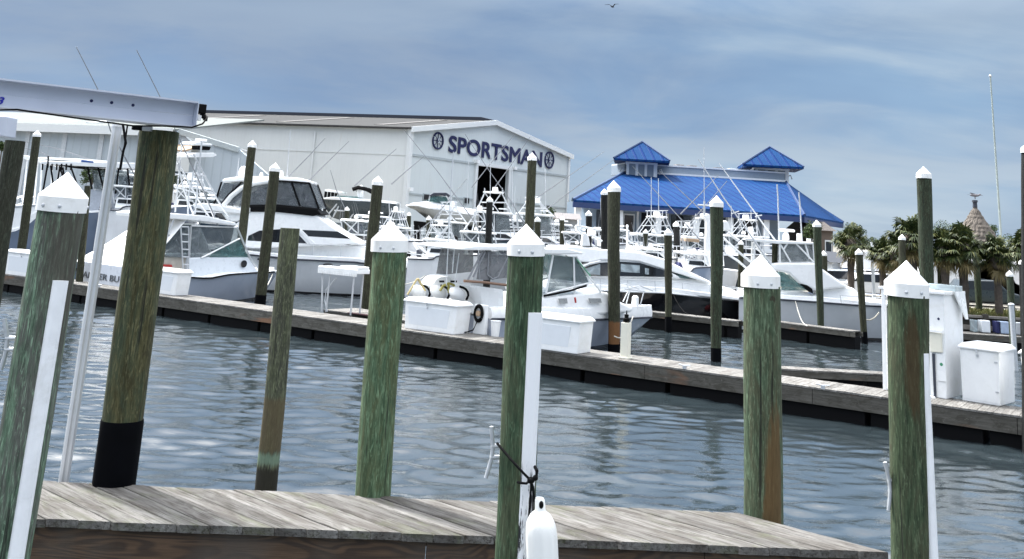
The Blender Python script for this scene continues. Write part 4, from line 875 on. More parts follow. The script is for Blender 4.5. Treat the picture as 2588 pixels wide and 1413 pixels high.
b.slab('deckhouse', [(580, 620), (592, 568), (632, 532), (694, 531), (797, 542), (832, 567), (858, 585), (915, 618), (800, 622), (640, 628)], 1.6, W_GEL, .08, top=.15)
b.pane('side_window', [(624, 612), (628, 596), (655, 583), (710, 579), (752, 590), (778, 618), (700, 616)], 1.56, DGLASS, .03)
b.pane('front_window', [(762, 581), (853, 585), (880, 600), (898, 615), (880, 619), (790, 612)], 1.53, DGLASS, .03)
b.slab('window_trim', [(752, 582), (762, 580), (800, 619), (788, 621)], 1.60, W_GEL, .02)
b.slab('aft_overhang', [(487, 516), (512, 513), (600, 528), (614, 534), (610, 541), (515, 530), (488, 524)], 1.7, W_GEL, .03)
b.slab('cockpit_window', [(543, 538), (608, 545), (606, 560), (556, 556)], 1.5, DGLASS, .02)  # dark windows below the aft overhang
b.slab('flybridge_base', [(630, 520), (700, 520), (800, 528), (812, 541), (790, 546), (700, 536), (632, 535)], 1.55, BLACK, .05)
b.slab('coaming', [(560, 540), (592, 525), (634, 524), (632, 536), (600, 560), (575, 560)], 1.55, W_GEL, .05)
b.slab('hardtop', [(560, 456), (566, 451), (608, 445), (704, 446), (760, 450), (782, 457), (782, 464), (740, 459), (700, 457), (610, 458), (563, 461)], 1.45, W_GEL, .05, top=.1)
VB = glassy('flybridge_vinyl', (.15, .16, .175), .62)
b.pane('enclosure', [(640, 466), (700, 458), (736, 459), (781, 464), (804, 527), (758, 521), (640, 520)], 1.38, VB, .02)
b.pane('aft_enclosure', [(566, 462), (612, 459), (640, 464), (640, 520), (556, 520), (546, 506)], 1.36, VB, .02)
MB().prism([b.P(782, 464, -1.38), b.P(782, 464, -1.38) + b.n * 2.76, b.P(805, 527, -1.38) + b.n * 2.76, b.P(805, 527, -1.38)], b.h * .02).build('front_screen', VB, b.t)
b.tube('frame', [[(736, 458), (758, 521)], [(782, 462), (806, 527)], [(560, 460), (546, 505), (540, 515)], [(612, 460), (578, 492), (556, 520)], [(640, 463), (700, 457), (782, 463)], [(631, 520), (700, 519), (805, 529)]], .05, BLACK, 1.42, True)
b.tube('arch', [[(562, 522), (585, 495), (610, 475), (640, 464), (690, 456)]], .13, W_GEL, 1.40, True, 8)
b.slab('helm_seats', [(700, 500), (740, 498), (750, 522), (695, 522)], .9, W_VINYL, .06)
b.dome(614, 448, 25, 28); b.dome(709, 446, 14, 15); b.dome(660, 446, 9, 10, 'horn')
b.tube('antenna', [[(725, 446), (734, 330)], [(598, 448), (604, 400)]], .022, POLE, .5)
rig(b, [[(730, 446), (780, 395), (822, 349)], [(782, 455), (835, 403), (882, 357)]], .03, lat=1.0)
b.brails(.30, 1.0, .75, .022, 2)
for px_, py_, w_ in ((829, 670, 13), (660, 655, 10)):
    p_ = b.P(px_, py_, -b.B / 2 - .0); MB().ell(p_, MP(p_, w_), .06, MP(p_, 4.5), b.h).build('porthole', DGLASS, b.t, smooth=True)
b.tube('anchor_rollers', [[(1045, 612), (1060, 640), (1092, 672)], [(1052, 615), (1078, 640), (1108, 682)], [(1030, 650), (1100, 676)]], .05, W_GEL, .35, True)
b.dome(812, 533, 8, 8, 'deck_light')

# --- C: centre cabin boat with three outboards ---------------------------------------------
S = near_dock_pt(1241, 2.2); c = Boat('cuddy_boat', 'small white cabin boat with three outboards and a clear curtain under its hardtop', 'boat', (0, 0, 0), 37, 3.0); c.O = S + c.n * 1.5; c.t.location = c.O; WL[c.t.name] = c.O.copy()
c.hull([(1241, 806), (1370, 806), (1469, 809), (1560, 806), (1647, 802)], H_GREY, rake=.78, full=.12, flare=.70, pw_=2.0)
c.rail(.035, DARKV)
st = c.stations
m = MB(); 
for sd_ in (-1, 1):
    m.rings([[c.W(t, sd_ * (w_ + .02), z), c.W(t, sd_ * (w_ + .03), z + .15), c.W(t, sd_ * (w_ - .03), z + .30 + .10 * ((t - c.t0) / (c.t1 - c.t0))), c.W(t, sd_ * max(0, w_ - .22), z + .33 + .10 * ((t - c.t0) / (c.t1 - c.t0))), c.W(t, sd_ * max(0, w_ - .3), z)] for t, w_, z in st])
m.build('gunwale', W_GEL, c.t, smooth=True)
c.slab('cabin', [(1372, 806), (1374, 752), (1442, 745), (1523, 737), (1545, 741), (1575, 764), (1605, 778), (1600, 790), (1400, 805)], 1.18, W_GEL, .08, top=.15)
for poly in ([(1413, 755), (1433, 754), (1435, 767), (1416, 768)], [(1488, 754), (1518, 754), (1521, 765), (1493, 766)]): c.pane('side_window', poly, 1.17, plain('grey_port', (.30, .31, .31), .3), .03)
c.pane('windscreen', [(1384, 741), (1400, 648), (1448, 650), (1452, 728)], 1.0, VINYL, .02); c.pane('front_curtain', [(1452, 728), (1450, 650), (1458, 650), (1487, 716)], 1.02, VINYL, .02)
MB().prism([c.P(1458, 650, -1.0), c.P(1458, 650, -1.0) + c.n * 2.0, c.P(1488, 716, -1.05) + c.n * 2.1, c.P(1488, 716, -1.05)], c.h * .02).build('windscreen_front', TGLASS, c.t)
c.tube('frame', [[(1398, 645), (1380, 742)], [(1450, 648), (1452, 742)], [(1456, 648), (1488, 700), (1518, 738)], [(1380, 743), (1440, 728), (1487, 716)]], .035, W_GEL, 1.05, True)
c.tube('frame_green', [[(1458, 656), (1492, 697)]], .02, plain('green_tape', (.10, .35, .20), .5), 1.1)
c.tube('screen_base', [[(1375, 748), (1440, 735), (1482, 722)]], .035, BLACK, 1.07)
c.slab('hardtop', [(1165, 626), (1200, 622), (1290, 622), (1376, 628), (1440, 630), (1474, 638), (1472, 643), (1380, 642), (1290, 634), (1165, 632)], 1.25, W_GEL, .03)
c.pane('aft_curtain', [(1216, 636), (1290, 634), (1300, 640), (1300, 700), (1228, 708), (1205, 706)], 1.1, glassy('grey_curtain', (.22, .22, .23), .7), .02)
c.tube('aft_frame', [[(1220, 634), (1182, 708)], [(1226, 636), (1196, 700)], [(1235, 636), (1232, 695), (1245, 706), (1258, 700), (1288, 640)], [(1208, 640), (1212, 706)]], .03, GRPOLE, 1.12)
c.tube('ratchet_pole', [[(1173, 710), (1225, 714), (1290, 722)]], .045, BROWNP, 1.35)
c.slab('cockpit_coaming', [(1212, 724), (1273, 732), (1276, 806), (1222, 802)], .85, W_GEL, .05)
c.slab('transom_seat', [(1090, 722), (1104, 704), (1116, 699), (1140, 699), (1150, 706), (1152, 720), (1150, 734), (1092, 730)], .35, W_GEL, .03, lat=1.0)
for poly in ([(1111, 709), (1123, 709), (1123, 714), (1111, 714)], [(1139, 709), (1155, 709), (1155, 714), (1139, 714)]): c.pane('cleat_opening', poly, .3, BLACK, .02, False)
c.tube('rod_bundle', [[(1030, 745), (1054, 705), (1066, 722)], [(1056, 704), (1075, 735)]], .03, plain('khaki', (.42, .34, .16), .6), .3)
c.tube('yellow_reel', [[(1112, 735), (1120, 722), (1134, 716), (1146, 720), (1152, 735)], [(1134, 716), (1134, 740)]], .04, plain('olive_yellow', (.28, .25, .04), .4), -.1)
c.slab('leaning_post', [(1238, 744), (1262, 748), (1270, 770), (1240, 768)], .5, W_VINYL, .06)
c.tube('bow_rail', [[(1590, 732), (1575, 762)], [(1628, 735), (1618, 772)], [(1560, 737), (1617, 722), (1650, 735)], [(1578, 730), (1628, 737)]], .022, POLE, .35, True)
p_ = c.P(1605, 775, -.2); MB().lathe(p_, Z1, [(0, .12), (.1, .13), (.32, .12), (.38, .06)], 16).build('bow_post', W_GEL, c.t, smooth=True)
c.tube('red_light', [[(1453, 752), (1455, 765)]], .035, RED, 1.22)
c.tube('fishing_rods', [[(1128, 720), (1141, 440), (1146, 384)], [(1160, 640), (1150, 715)], [(1208, 600), (1228, 690)], [(1143, 690), (1150, 610)]], .018, POLE, .5)
for i, (ex, ey) in enumerate(((1060, 744), (1109, 745), (1157, 748))):
    P_ = c.P(ex, ey, -.2 + 1.2 - i * .62); e = thing('outboard_motor', Vector((P_.x, P_.y, 0)), ('leftmost white outboard behind the latched dock box', 'middle white outboard behind the latched dock box', 'white outboard closest to the coiled hose')[i], 'outboard', 'white outboards on the cabin boat')
    w_ = MP(P_, 17.5); H_ = MP(P_, 46); hd = c.h
    prof = [(-.55, .30), (-.5, .55), (-.25, .8), (.1, .98), (.35, 1), (.6, .92), (.8, .72), (.93, .42), (1, .05)]
    MB().rings([[P_ + Z1 * (y * H_ * .5) + hd * (w_ * q * 1.25 * math.cos(k * math.pi / 8) - .12 * y) + c.n * (w_ * q * .9 * math.sin(k * math.pi / 8)) for k in range(16)] for y, q in prof]).build('cowl', W_GEL, e, smooth=True)
    MB().tube([P_ + Z1 * H_ * .5 * y + hd * (w_ * 1.28 * q) + c.n * (-.62 * w_ * q) for y, q in ((-.4, .9), (.1, 1.08), (.45, 1.0), (.72, .8), (.9, .5), (1.0, .1))] , .04, 6).build('stripe', BLACK, e, smooth=True)
    MB().rings([[P_ + Z1 * z_ + hd * (sx * a_) + c.n * (sy * .09) for sx, sy in ((-1, -1), (1, -1), (1, 1), (-1, 1))] for z_, a_ in ((-H_ * .25, .2), (-.9, .16), (-1.35, .12))]).build('leg', W_GEL, e, bevel=.03)

# --- D: black-hulled express ---------------------------------------------------------------
o_ = G(1340, 806, 0); d = Boat('express_cruiser', 'sleek express cruiser with glossy black hull, arched white roof and long windows', 'boat', o_, -3, 4.0); d.O = o_ + d.n * 2.0 + Vector((0, .9, 0)); d.t.location = d.O; WL[d.t.name] = d.O.copy()
d.hull([(1345, 724), (1460, 730), (1569, 737), (1681, 740), (1795, 752), (1935, 768)], H_BLACK, rake=.95, full=.5, flare=.85)
d.rail(.04, GALV)
d.slab('topsides', [(1345, 700), (1450, 702), (1566, 697), (1697, 700), (1755, 706), (1800, 714), (1850, 731), (1882, 745), (1930, 766), (1795, 751), (1681, 739), (1569, 736), (1345, 723)], 1.3, W_GEL, .10, top=.2)
d.slab('bulwark', [(1345, 712), (1569, 722), (1681, 727), (1790, 740), (1900, 757), (1900, 763), (1795, 751), (1681, 739), (1569, 736), (1345, 723)], 1.85, W_GEL, .03)
d.slab('deckhouse', [(1400, 700), (1455, 672), (1518, 655), (1570, 655), (1620, 660), (1700, 690), (1725, 704), (1600, 702)], 1.42, W_GEL, .05, top=.1)
d.slab('roof', [(1376, 636), (1382, 621), (1450, 622), (1518, 630), (1566, 633), (1616, 637), (1681, 655), (1722, 676), (1797, 712), (1790, 716), (1718, 693), (1681, 682), (1616, 662), (1566, 658), (1518, 658), (1490, 664), (1460, 662), (1430, 645)], 1.5, W_GEL, .06, top=.2)
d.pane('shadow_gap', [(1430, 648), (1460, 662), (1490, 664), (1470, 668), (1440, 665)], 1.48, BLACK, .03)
d.pane('side_window', [(1470, 679), (1490, 670), (1518, 664), (1566, 661), (1616, 664), (1681, 684), (1700, 694), (1700, 700), (1566, 698), (1480, 698)], 1.43, DGLASS, .03)
for poly in ([(1478, 680), (1517, 667), (1517, 695), (1482, 692)], [(1569, 667), (1617, 671), (1617, 690), (1569, 687)], [(1630, 677), (1640, 679), (1640, 694), (1630, 693)]): d.pane('window', poly, 1.455, LGLASS, .03)
d.tube('frame', [[(1467, 676), (1490, 666), (1518, 660)]], .05, W_GEL, 1.47)
MB().prism([d.P(1699, 672, -1.3), d.P(1742, 690, -1.25), d.P(1785, 709, -1.2), d.P(1718, 703, -1.4)], d.n * .03).build('windscreen_side', TGLASS, d.t)
MB().prism([d.P(1705, 669, -1.2), d.P(1705, 669, -1.2) + d.n * 2.4, d.P(1787, 708, -1.15) + d.n * 2.3, d.P(1787, 708, -1.15)], -Z1 * .02).build('windscreen', TGLASS, d.t)
d.brails(.25, .95, .5, .018, 2)
d.slab('arch', [(1470, 622), (1474, 590), (1482, 590), (1488, 600), (1492, 622)], 1.3, W_GEL, .03); d.tube('arch_frame', [[(1457, 571), (1462, 583), (1480, 595), (1500, 595), (1522, 610)], [(1457, 570), (1520, 582)], [(1465, 555), (1465, 571)]], .05, W_GEL, 1.2, True)
d.dome(1495, 592, 22, 16); d.dome(1458, 617, 8, 8, 'horn')
d.tube('mast', [[(1585, 636), (1585, 572)]], .05, W_GEL, .2); d.dome(1585, 574, 7, 6, 'mast_light')
f_ = d.P(1841, 833, -2.1); tag(MB().ell(f_, .19, .19, .27).lathe(f_ + Z1 * .26, Z1, [(0, .05), (.1, .04)], 8).build('ball_fender', RED, None, smooth=True), 'red ball fender at the bow of the black-hulled boat', 'fender')

# --- E: white convertible sportfisher -------------------------------------------------------
o_ = G(1868, 838, 0); e = Boat('convertible_boat', 'white and grey convertible fishing boat with glazed flybridge and open radar bar', 'boat', o_, -12, 4.0); e.O = o_ + e.n * 2.0; e.t.location = e.O; WL[e.t.name] = e.O.copy()
e.hull([(1868, 752), (1971, 757), (2072, 764), (2170, 772), (2236, 775), (2310, 778)], H_MID, rake=.94, full=.5, flare=.85)
e.rail(.04, DARKV)
e.slab('topsides', [(1868, 735), (1971, 738), (2020, 735), (2056, 748), (2080, 730), (2144, 726), (2159, 729), (2171, 741), (2222, 766), (2236, 772), (2170, 771), (2072, 763), (1971, 756), (1868, 751)], 1.4, W_GEL, .08, top=.2)
e.slab('bulwark', [(1868, 742), (2072, 750), (2170, 760), (2290, 771), (2290, 776), (2170, 771), (2072, 763), (1868, 751)], 1.75, W_GEL, .03)
e.slab('flybridge', [(1940, 668), (1971, 664), (2060, 664), (2078, 679), (2110, 702), (2144, 725), (2060, 735), (2022, 718), (1995, 692), (1969, 686), (1940, 684)], 1.6, W_GEL, .08, top=.1)
e.pane('saloon_window', [(1972, 692), (1994, 694), (2022, 720), (2048, 735), (1975, 733)], 1.62, TGLASS, .03); e.pane('vent_grille', [(2022, 717), (2040, 721), (2053, 730), (2055, 742), (2044, 738)], 1.64, BLACK, .02)
e.pane('enclosure', [(1973, 617), (2054, 618), (2057, 661), (1973, 662)], 1.35, glassy('fly_curtain', (.30, .32, .33), .6), .02)
e.slab('tower_top', [(1880, 606), (1884, 602), (1909, 603), (1960, 607), (2056, 612), (2056, 618), (1960, 616), (1905, 610)], 1.5, W_GEL, .03)
e.tube('frame', [[(1971, 614), (1971, 664)], [(2055, 616), (2059, 664)], [(1972, 617), (1998, 662)], [(2012, 616), (2057, 663)], [(2035, 616), (2046, 655)], [(1910, 612), (1948, 668)], [(1907, 612), (1905, 680)], [(1980, 632), (1990, 616)]], .04, W_GEL, 1.4, True)
e.slab('helm', [(1985, 620), (2008, 622), (2008, 628), (1985, 627)], .8, W_GEL, .03)
e.slab('radar_bar', [(1966, 580), (1972, 577), (2006, 580), (2010, 583), (2008, 587), (1968, 584)], .08, W_GEL, .02); e.dome(1986, 607, 17, 20, 'radar_base')
e.tube('light_post', [[(2019, 609), (2019, 590)], [(2044, 611), (2044, 603)]], .10, W_GEL, .3); e.tube('spreader', [[(1912, 570), (1915, 598), (1945, 600)], [(1932, 577), (1932, 600)]], .035, POLE, .9)
e.slab('searchlight', [(1891, 574), (1903, 573), (1905, 602), (1892, 602)], .3, W_GEL, .03); e.slab('lamp_cap', [(1892, 566), (1900, 566), (1902, 574), (1890, 574)], .15, BLACK, .02)
e.tube('antenna', [[(1969, 606), (1966, 500), (1964, 466)], [(2027, 610), (2022, 520), (2019, 486)]], .03, POLE, .6)
rig(e, [[(1948, 668), (1905, 606), (1829, 500), (1765, 402)], [(1996, 664), (1957, 604), (1882, 502), (1817, 412)]], .05, 'outrigger', POLE, lat=1.5)
e.tube('spreader_arm', [[(1848, 541), (1868, 534)], [(1908, 548), (1926, 544)]], .03, POLE, 1.5)
e.tube('boom', [[(1826, 600), (1870, 640), (1908, 670)], [(1835, 640), (1866, 660), (1900, 690)], [(1842, 588), (1868, 608)]], .06, W_GEL, 1.0)
e.brails(.55, 1.0, .35, .02, 2)
rp2 = [e.P(2178, 803, -2.3), e.P(2186, 808, -2.3), e.P(2200, 809, -2.3), e.P(2212, 802, -2.3), e.P(2222, 790, -2.2)]
tag(MB().tube(rp2, .03, 6).tube([e.P(2176, 801, -2.5), e.P(2188, 804, -2.5)], .035, 6).build('mooring_rope', plain('old_rope', (.42, .40, .34), .9), None, smooth=True), 'pale mooring rope between the bow of the convertible and its piling', 'rope')

# --- F: big slate boat at left -----------------------------------------------------------
o_ = G(20, 695, 0) + Vector((0, 6, 0)); f = Boat('centre_console_boat', 'large slate-blue centre console boat with white hardtop behind the mossy piling', 'boat', o_, 8, 3.6); f.O = o_ + f.n * 1.8; f.t.location = f.O; WL[f.t.name] = f.O.copy()
f.hull([(-60, 600), (27, 588), (60, 578), (93, 548), (150, 541), (229, 538), (328, 531), (430, 524), (500, 520)], H_SLATE, rake=.9, full=.55, flare=.85)
f.slab('gunwale', [(-60, 592), (20, 580), (48, 574), (80, 540), (95, 532), (160, 531), (229, 533), (328, 526), (430, 518), (430, 527), (328, 534), (229, 541), (150, 545), (93, 550), (60, 580), (27, 592), (-60, 606)], 1.78, W_GEL, .04)
f.slab('cockpit_liner', [(-60, 590), (-60, 520), (36, 516), (92, 518), (92, 545), (60, 574), (27, 586)], 1.70, W_GEL, .05)
f.slab('side_bench', [(36, 519), (92, 516), (92, 521), (36, 525)], 1.74, GALV, .02)
f.slab('hardtop', [(98, 410), (112, 407), (270, 410), (345, 412), (352, 419), (345, 426), (274, 424), (180, 418), (100, 415)], 1.5, W_GEL, .03)
f.slab('upper_roof', [(100, 397), (200, 401), (274, 407), (274, 411), (100, 402)], 1.2, W_GEL, .02); f.pane('sky_hatch', [(205, 404), (236, 408), (236, 412), (205, 409)], 1.5, BLUEG, .02)
f.tube('frame', [[(120, 418), (105, 505)], [(128, 418), (135, 470), (118, 505)], [(222, 424), (232, 478)], [(248, 424), (262, 478)], [(150, 420), (168, 470)], [(322, 425), (330, 490)], [(300, 425), (292, 490)], [(107, 412), (190, 422), (300, 424)]], .05, BLACK, 1.2, True)
f.tube('rocket_launcher', [[(122, 395), (121, 424)]] + [[(108 + k * 12, 414), (107 + k * 12, 430)] for k in range(7)], .045, BLACK, 1.5)
f.slab('console', [(215, 478), (340, 486), (338, 535), (214, 538)], .6, plain('console_grey', (.42, .45, .50), .4), .05); f.pane('console_window', [(290, 505), (330, 508), (330, 526), (290, 524)], .62, DGLASS, .02, False)
f.pane('windscreen', [(232, 430), (320, 432), (332, 486), (238, 478)], .7, VINYL, .02, False); f.slab('helm_seat', [(236, 440), (243, 440), (250, 478), (240, 478)], .5, W_VINYL, .03)
f.slab('helm_pod', [(208, 478), (216, 462), (226, 468), (228, 490), (214, 496)], .5, GALV, .04)
rig(f, [[(236, 406), (147, 376), (62, 358)], [(129, 396), (100, 384), (60, 374)]], .03, 'fishing_rod', GRPOLE, lat=.5)

# --- white tower frame and blue-green kayaks at the far left
g = Boat('skiff', 'small white skiff with T-top seen between the two leftmost pilings', 'boat', D(40, 560, 60), 0, 2.0); g.O.z = 0; g.t.location = g.O; WL[g.t.name] = g.O.copy()
g.hull([(-60, 522), (10, 524), (70, 522), (120, 516)], H_WHITE, full=.4)
g.slab('t_top', [(50, 393), (60, 392), (113, 404), (115, 409), (80, 406), (52, 399)], .9, W_GEL, .02)
g.tube('frame', [[(69, 399), (58, 520)], [(106, 408), (100, 520)], [(36, 500), (60, 495)]], .05, W_GEL, .7, True)
g.tube('hoops', [[(38, 505), (52, 498), (60, 505)], [(40, 520), (54, 512), (60, 520)]], .03, POLE, .4, True)

# --- stored boats in the yard behind -------------------------------------------------------
def yard_boat(name, label, sheer, dist, beam, mat, head, trim=None, **k):
    x0, y0 = sheer[0]; p = D(x0, y0, dist); bb = Boat(name, label, 'boat', (p.x, p.y, 0), head, beam, 'boats stored ashore')
    zk = p.z - k.get('freeb', 1.6); bb.O = Vector((p.x, p.y, 0)); bb.t.location = bb.O; WL[bb.t.name] = bb.O.copy(); return bb
def yhull(s, sheer, mat, depth, tipfirst=False, full=.5, rake=.8):
    """dry hull: stations with a real keel instead of a waterline"""
    N_ = 14; sh = lerp_poly([(x, y, 0) for x, y in sheer], N_)
    def wf(q):
        q = 1 - q if tipfirst else q
        return 1 if q < full else max(.02, 1 - ((q - full) / (1 - full)) ** 2.2)
    ws = [s.B / 2 * wf(i / (N_ - 1)) for i in range(N_)]; pts = [s.P(p.x, p.y, -w_) for p, w_ in zip(sh, ws)]
    ts = [(p - s.O).dot(s.h) for p in pts]; tc_ = ts[-1] if not tipfirst else ts[0]; ta = ts[0] if not tipfirst else ts[-1]; rings = []
    for t, w_, p in zip(ts, ws, pts):
        q = abs((t - ta) / (tc_ - ta)); tk = ta + (t - ta) * (1 - (1 - rake) * q ** 2); z = p.z; dk = depth * (1 - .25 * q ** 3)
        half = [(t, w_, z), ((t + tk) / 2, w_ * .93, z - dk * .35), (tk, w_ * .78, z - dk * .62)]
        rings.append([s.W(a_, -b_, c_) for a_, b_, c_ in half] + [s.W(tk, 0, z - dk)] + [s.W(a_, b_, c_) for a_, b_, c_ in half[::-1]])
    MB().rings(rings, True, False).build('hull', mat, s.t, smooth=True)
    s.stations = [(t, w_, p.z) for t, w_, p in zip(ts, ws, pts)]; s.t0, s.t1 = min(ts), max(ts)
    vs = [[s.W(t, -w_, z + .01), s.W(t, 0, z + .12), s.W(t, w_, z + .01)] for t, w_, z in s.stations]; MB().rings(vs, False, False).build('deck', W_GEL, s.t, smooth=True)
def dryhull(c_): return plain('dry_' + c_[0], c_[1], .3, var=.05, coat=.3)
DG = dryhull(('grey', (.33, .35, .36))); DN = dryhull(('navy', (.025, .045, .06))); DT = dryhull(('teal', (.20, .27, .28))); DW_ = dryhull(('white', (.66, .68, .69)))
y1 = yard_boat('stored_cruiser', 'stored cruiser with white deck, grey hull and navy bimini beside the shed corner', [(1026, 521)], 82, 3.2, DG, 0)
yhull(y1, [(1026, 521), (1060, 523), (1139, 536), (1210, 545)], DG, MP(y1.O, 36), True, .55, .72)
y1.slab('foredeck', [(1026, 520), (1040, 513), (1078, 509), (1110, 512), (1139, 520), (1205, 530), (1208, 543), (1139, 534), (1060, 522)], 1.2, W_GEL, .08, top=.3)
y1.pane('windscreen', [(1078, 508), (1092, 494), (1130, 498), (1142, 518)], 1.0, TGLASS, .04); y1.slab('bimini', [(1084, 495), (1096, 487), (1128, 487), (1138, 494), (1136, 497), (1110, 492), (1088, 497)], 1.2, DARKV, .05)
y1.tube('frame', [[(1086, 496), (1084, 508)], [(1126, 492), (1142, 520)], [(1138, 495), (1128, 520)]], .05, POLE, 1.15, True); y1.dome(1115, 500, 8, 9, 'spotlight')
y1.slab('cradle', [(1045, 558), (1200, 575), (1200, 620), (1190, 620), (1185, 580), (1060, 575), (1058, 620), (1048, 620)], 1.0, BLACK, .05)
y2 = yard_boat('stored_boat', 'dark-hulled boat with white deck on the rack left of the green piling cap', [(799, 503)], 84, 3.2, DN, 0)
yhull(y2, [(799, 503), (840, 505), (938, 510), (1000, 516)], DN, MP(y2.O, 55), True, .55, .8)
y2.slab('deck_mould', [(801, 502), (840, 497), (938, 504), (1000, 510), (1000, 516), (938, 509), (840, 505)], 1.4, W_GEL, .05)
y2.slab('console_top', [(820, 480), (830, 478), (850, 482), (868, 485), (866, 489), (822, 484)], 1.0, W_GEL, .03); y2.tube('frame', [[(824, 484), (822, 500)], [(832, 484), (832, 500)], [(842, 486), (840, 500)]], .12, BLACK, .8, True)
y2.slab('windscreen', [(848, 494), (900, 496), (922, 504), (850, 500)], 1.0, TGLASS, .05); y2.tube('arch', [[(891, 479), (905, 474), (925, 478), (941, 486)]], .18, BLACK, 1.0, True); y2.slab('arch_base', [(900, 478), (912, 478), (912, 500), (904, 500)], .9, W_GEL, .05); y2.dome(913, 474, 8, 6)
y2.tube('cradle', [[(815, 560), (858, 508)], [(842, 548), (862, 510)], [(885, 552), (915, 510)], [(930, 512), (915, 545), (890, 560)], [(845, 532), (900, 534)], [(908, 512), (903, 560)]], .07, GALV, 1.2, True)
y3 = yard_boat('racked_boat', 'boat on the upper rack seen bow-on under its hardtop', [(478, 385)], 100, 3.0, DT, 0)
yhull(y3, [(478, 385), (546, 385)], DT, MP(y3.O, 38), False, .9, .9); y3.slab('hardtop', [(482, 360), (540, 360), (545, 366), (480, 366)], 1.5, W_GEL, .1); y3.tube('frame', [[(488, 366), (486, 385)], [(536, 366), (538, 385)]], .12, POLE, 1.2, True)
y3.slab('console', [(500, 368), (524, 368), (524, 386), (500, 386)], .8, DGLASS, .05); y3.dome(512, 360, 14, 8)
y4 = yard_boat('racked_boat', 'pale teal boat on the upper rack just right of the bow-on one', [(567, 398)], 100, 3.0, DT, 0)
yhull(y4, [(567, 398), (580, 394), (624, 396)], DT, MP(y4.O, 36), True, .4, .8); y4.slab('hardtop', [(575, 376), (612, 376), (622, 381), (574, 381)], 1.4, W_GEL, .05); y4.tube('frame', [[(582, 381), (580, 395)], [(610, 381), (612, 395)]], .09, POLE, 1.2, True); y4.dome(596, 376, 10, 7)

for i, (xa, ya, xb_, lab, mt_) in enumerate(((1118, 566, 1215, 'dark covered hull stored in the shade below the shed door, left one', DN), (1222, 560, 1330, 'black covered hull stored below the shed door, right one', DN), (690, 500, 800, 'dark hull stored behind the flybridge cruiser windscreen', DN), (1350, 575, 1450, 'grey hull stored at the foot of the gable corner', DG), (940, 545, 1030, 'low dark hull stored right of the bright green piling', DN))):
    yy = yard_boat('stored_boat', lab, [(xa, ya)], 88 + i, 3.2, mt_, 0); yhull(yy, [(xa, ya), (xa + (xb_ - xa) * .4, ya + 4), (xb_, ya + 9)], mt_, MP(yy.O, 48), True, .5, .8)
    yy.slab('cover', [(xa + 8, ya + 2), (xa + 26, ya - 12), (xa + 60, ya - 16), (xb_ - 10, ya + 1), (xb_ - 2, ya + 9)], 1.2, DARKV, .15, top=.5)
    yy.slab('cradle', [(xa + 20, ya + 44), (xb_ - 6, ya + 50), (xb_ - 6, ya + 80), (xb_ - 12, ya + 80), (xb_ - 16, ya + 56), (xa + 34, ya + 52), (xa + 30, ya + 80), (xa + 22, ya + 80)], 1.0, BLACK, .05)
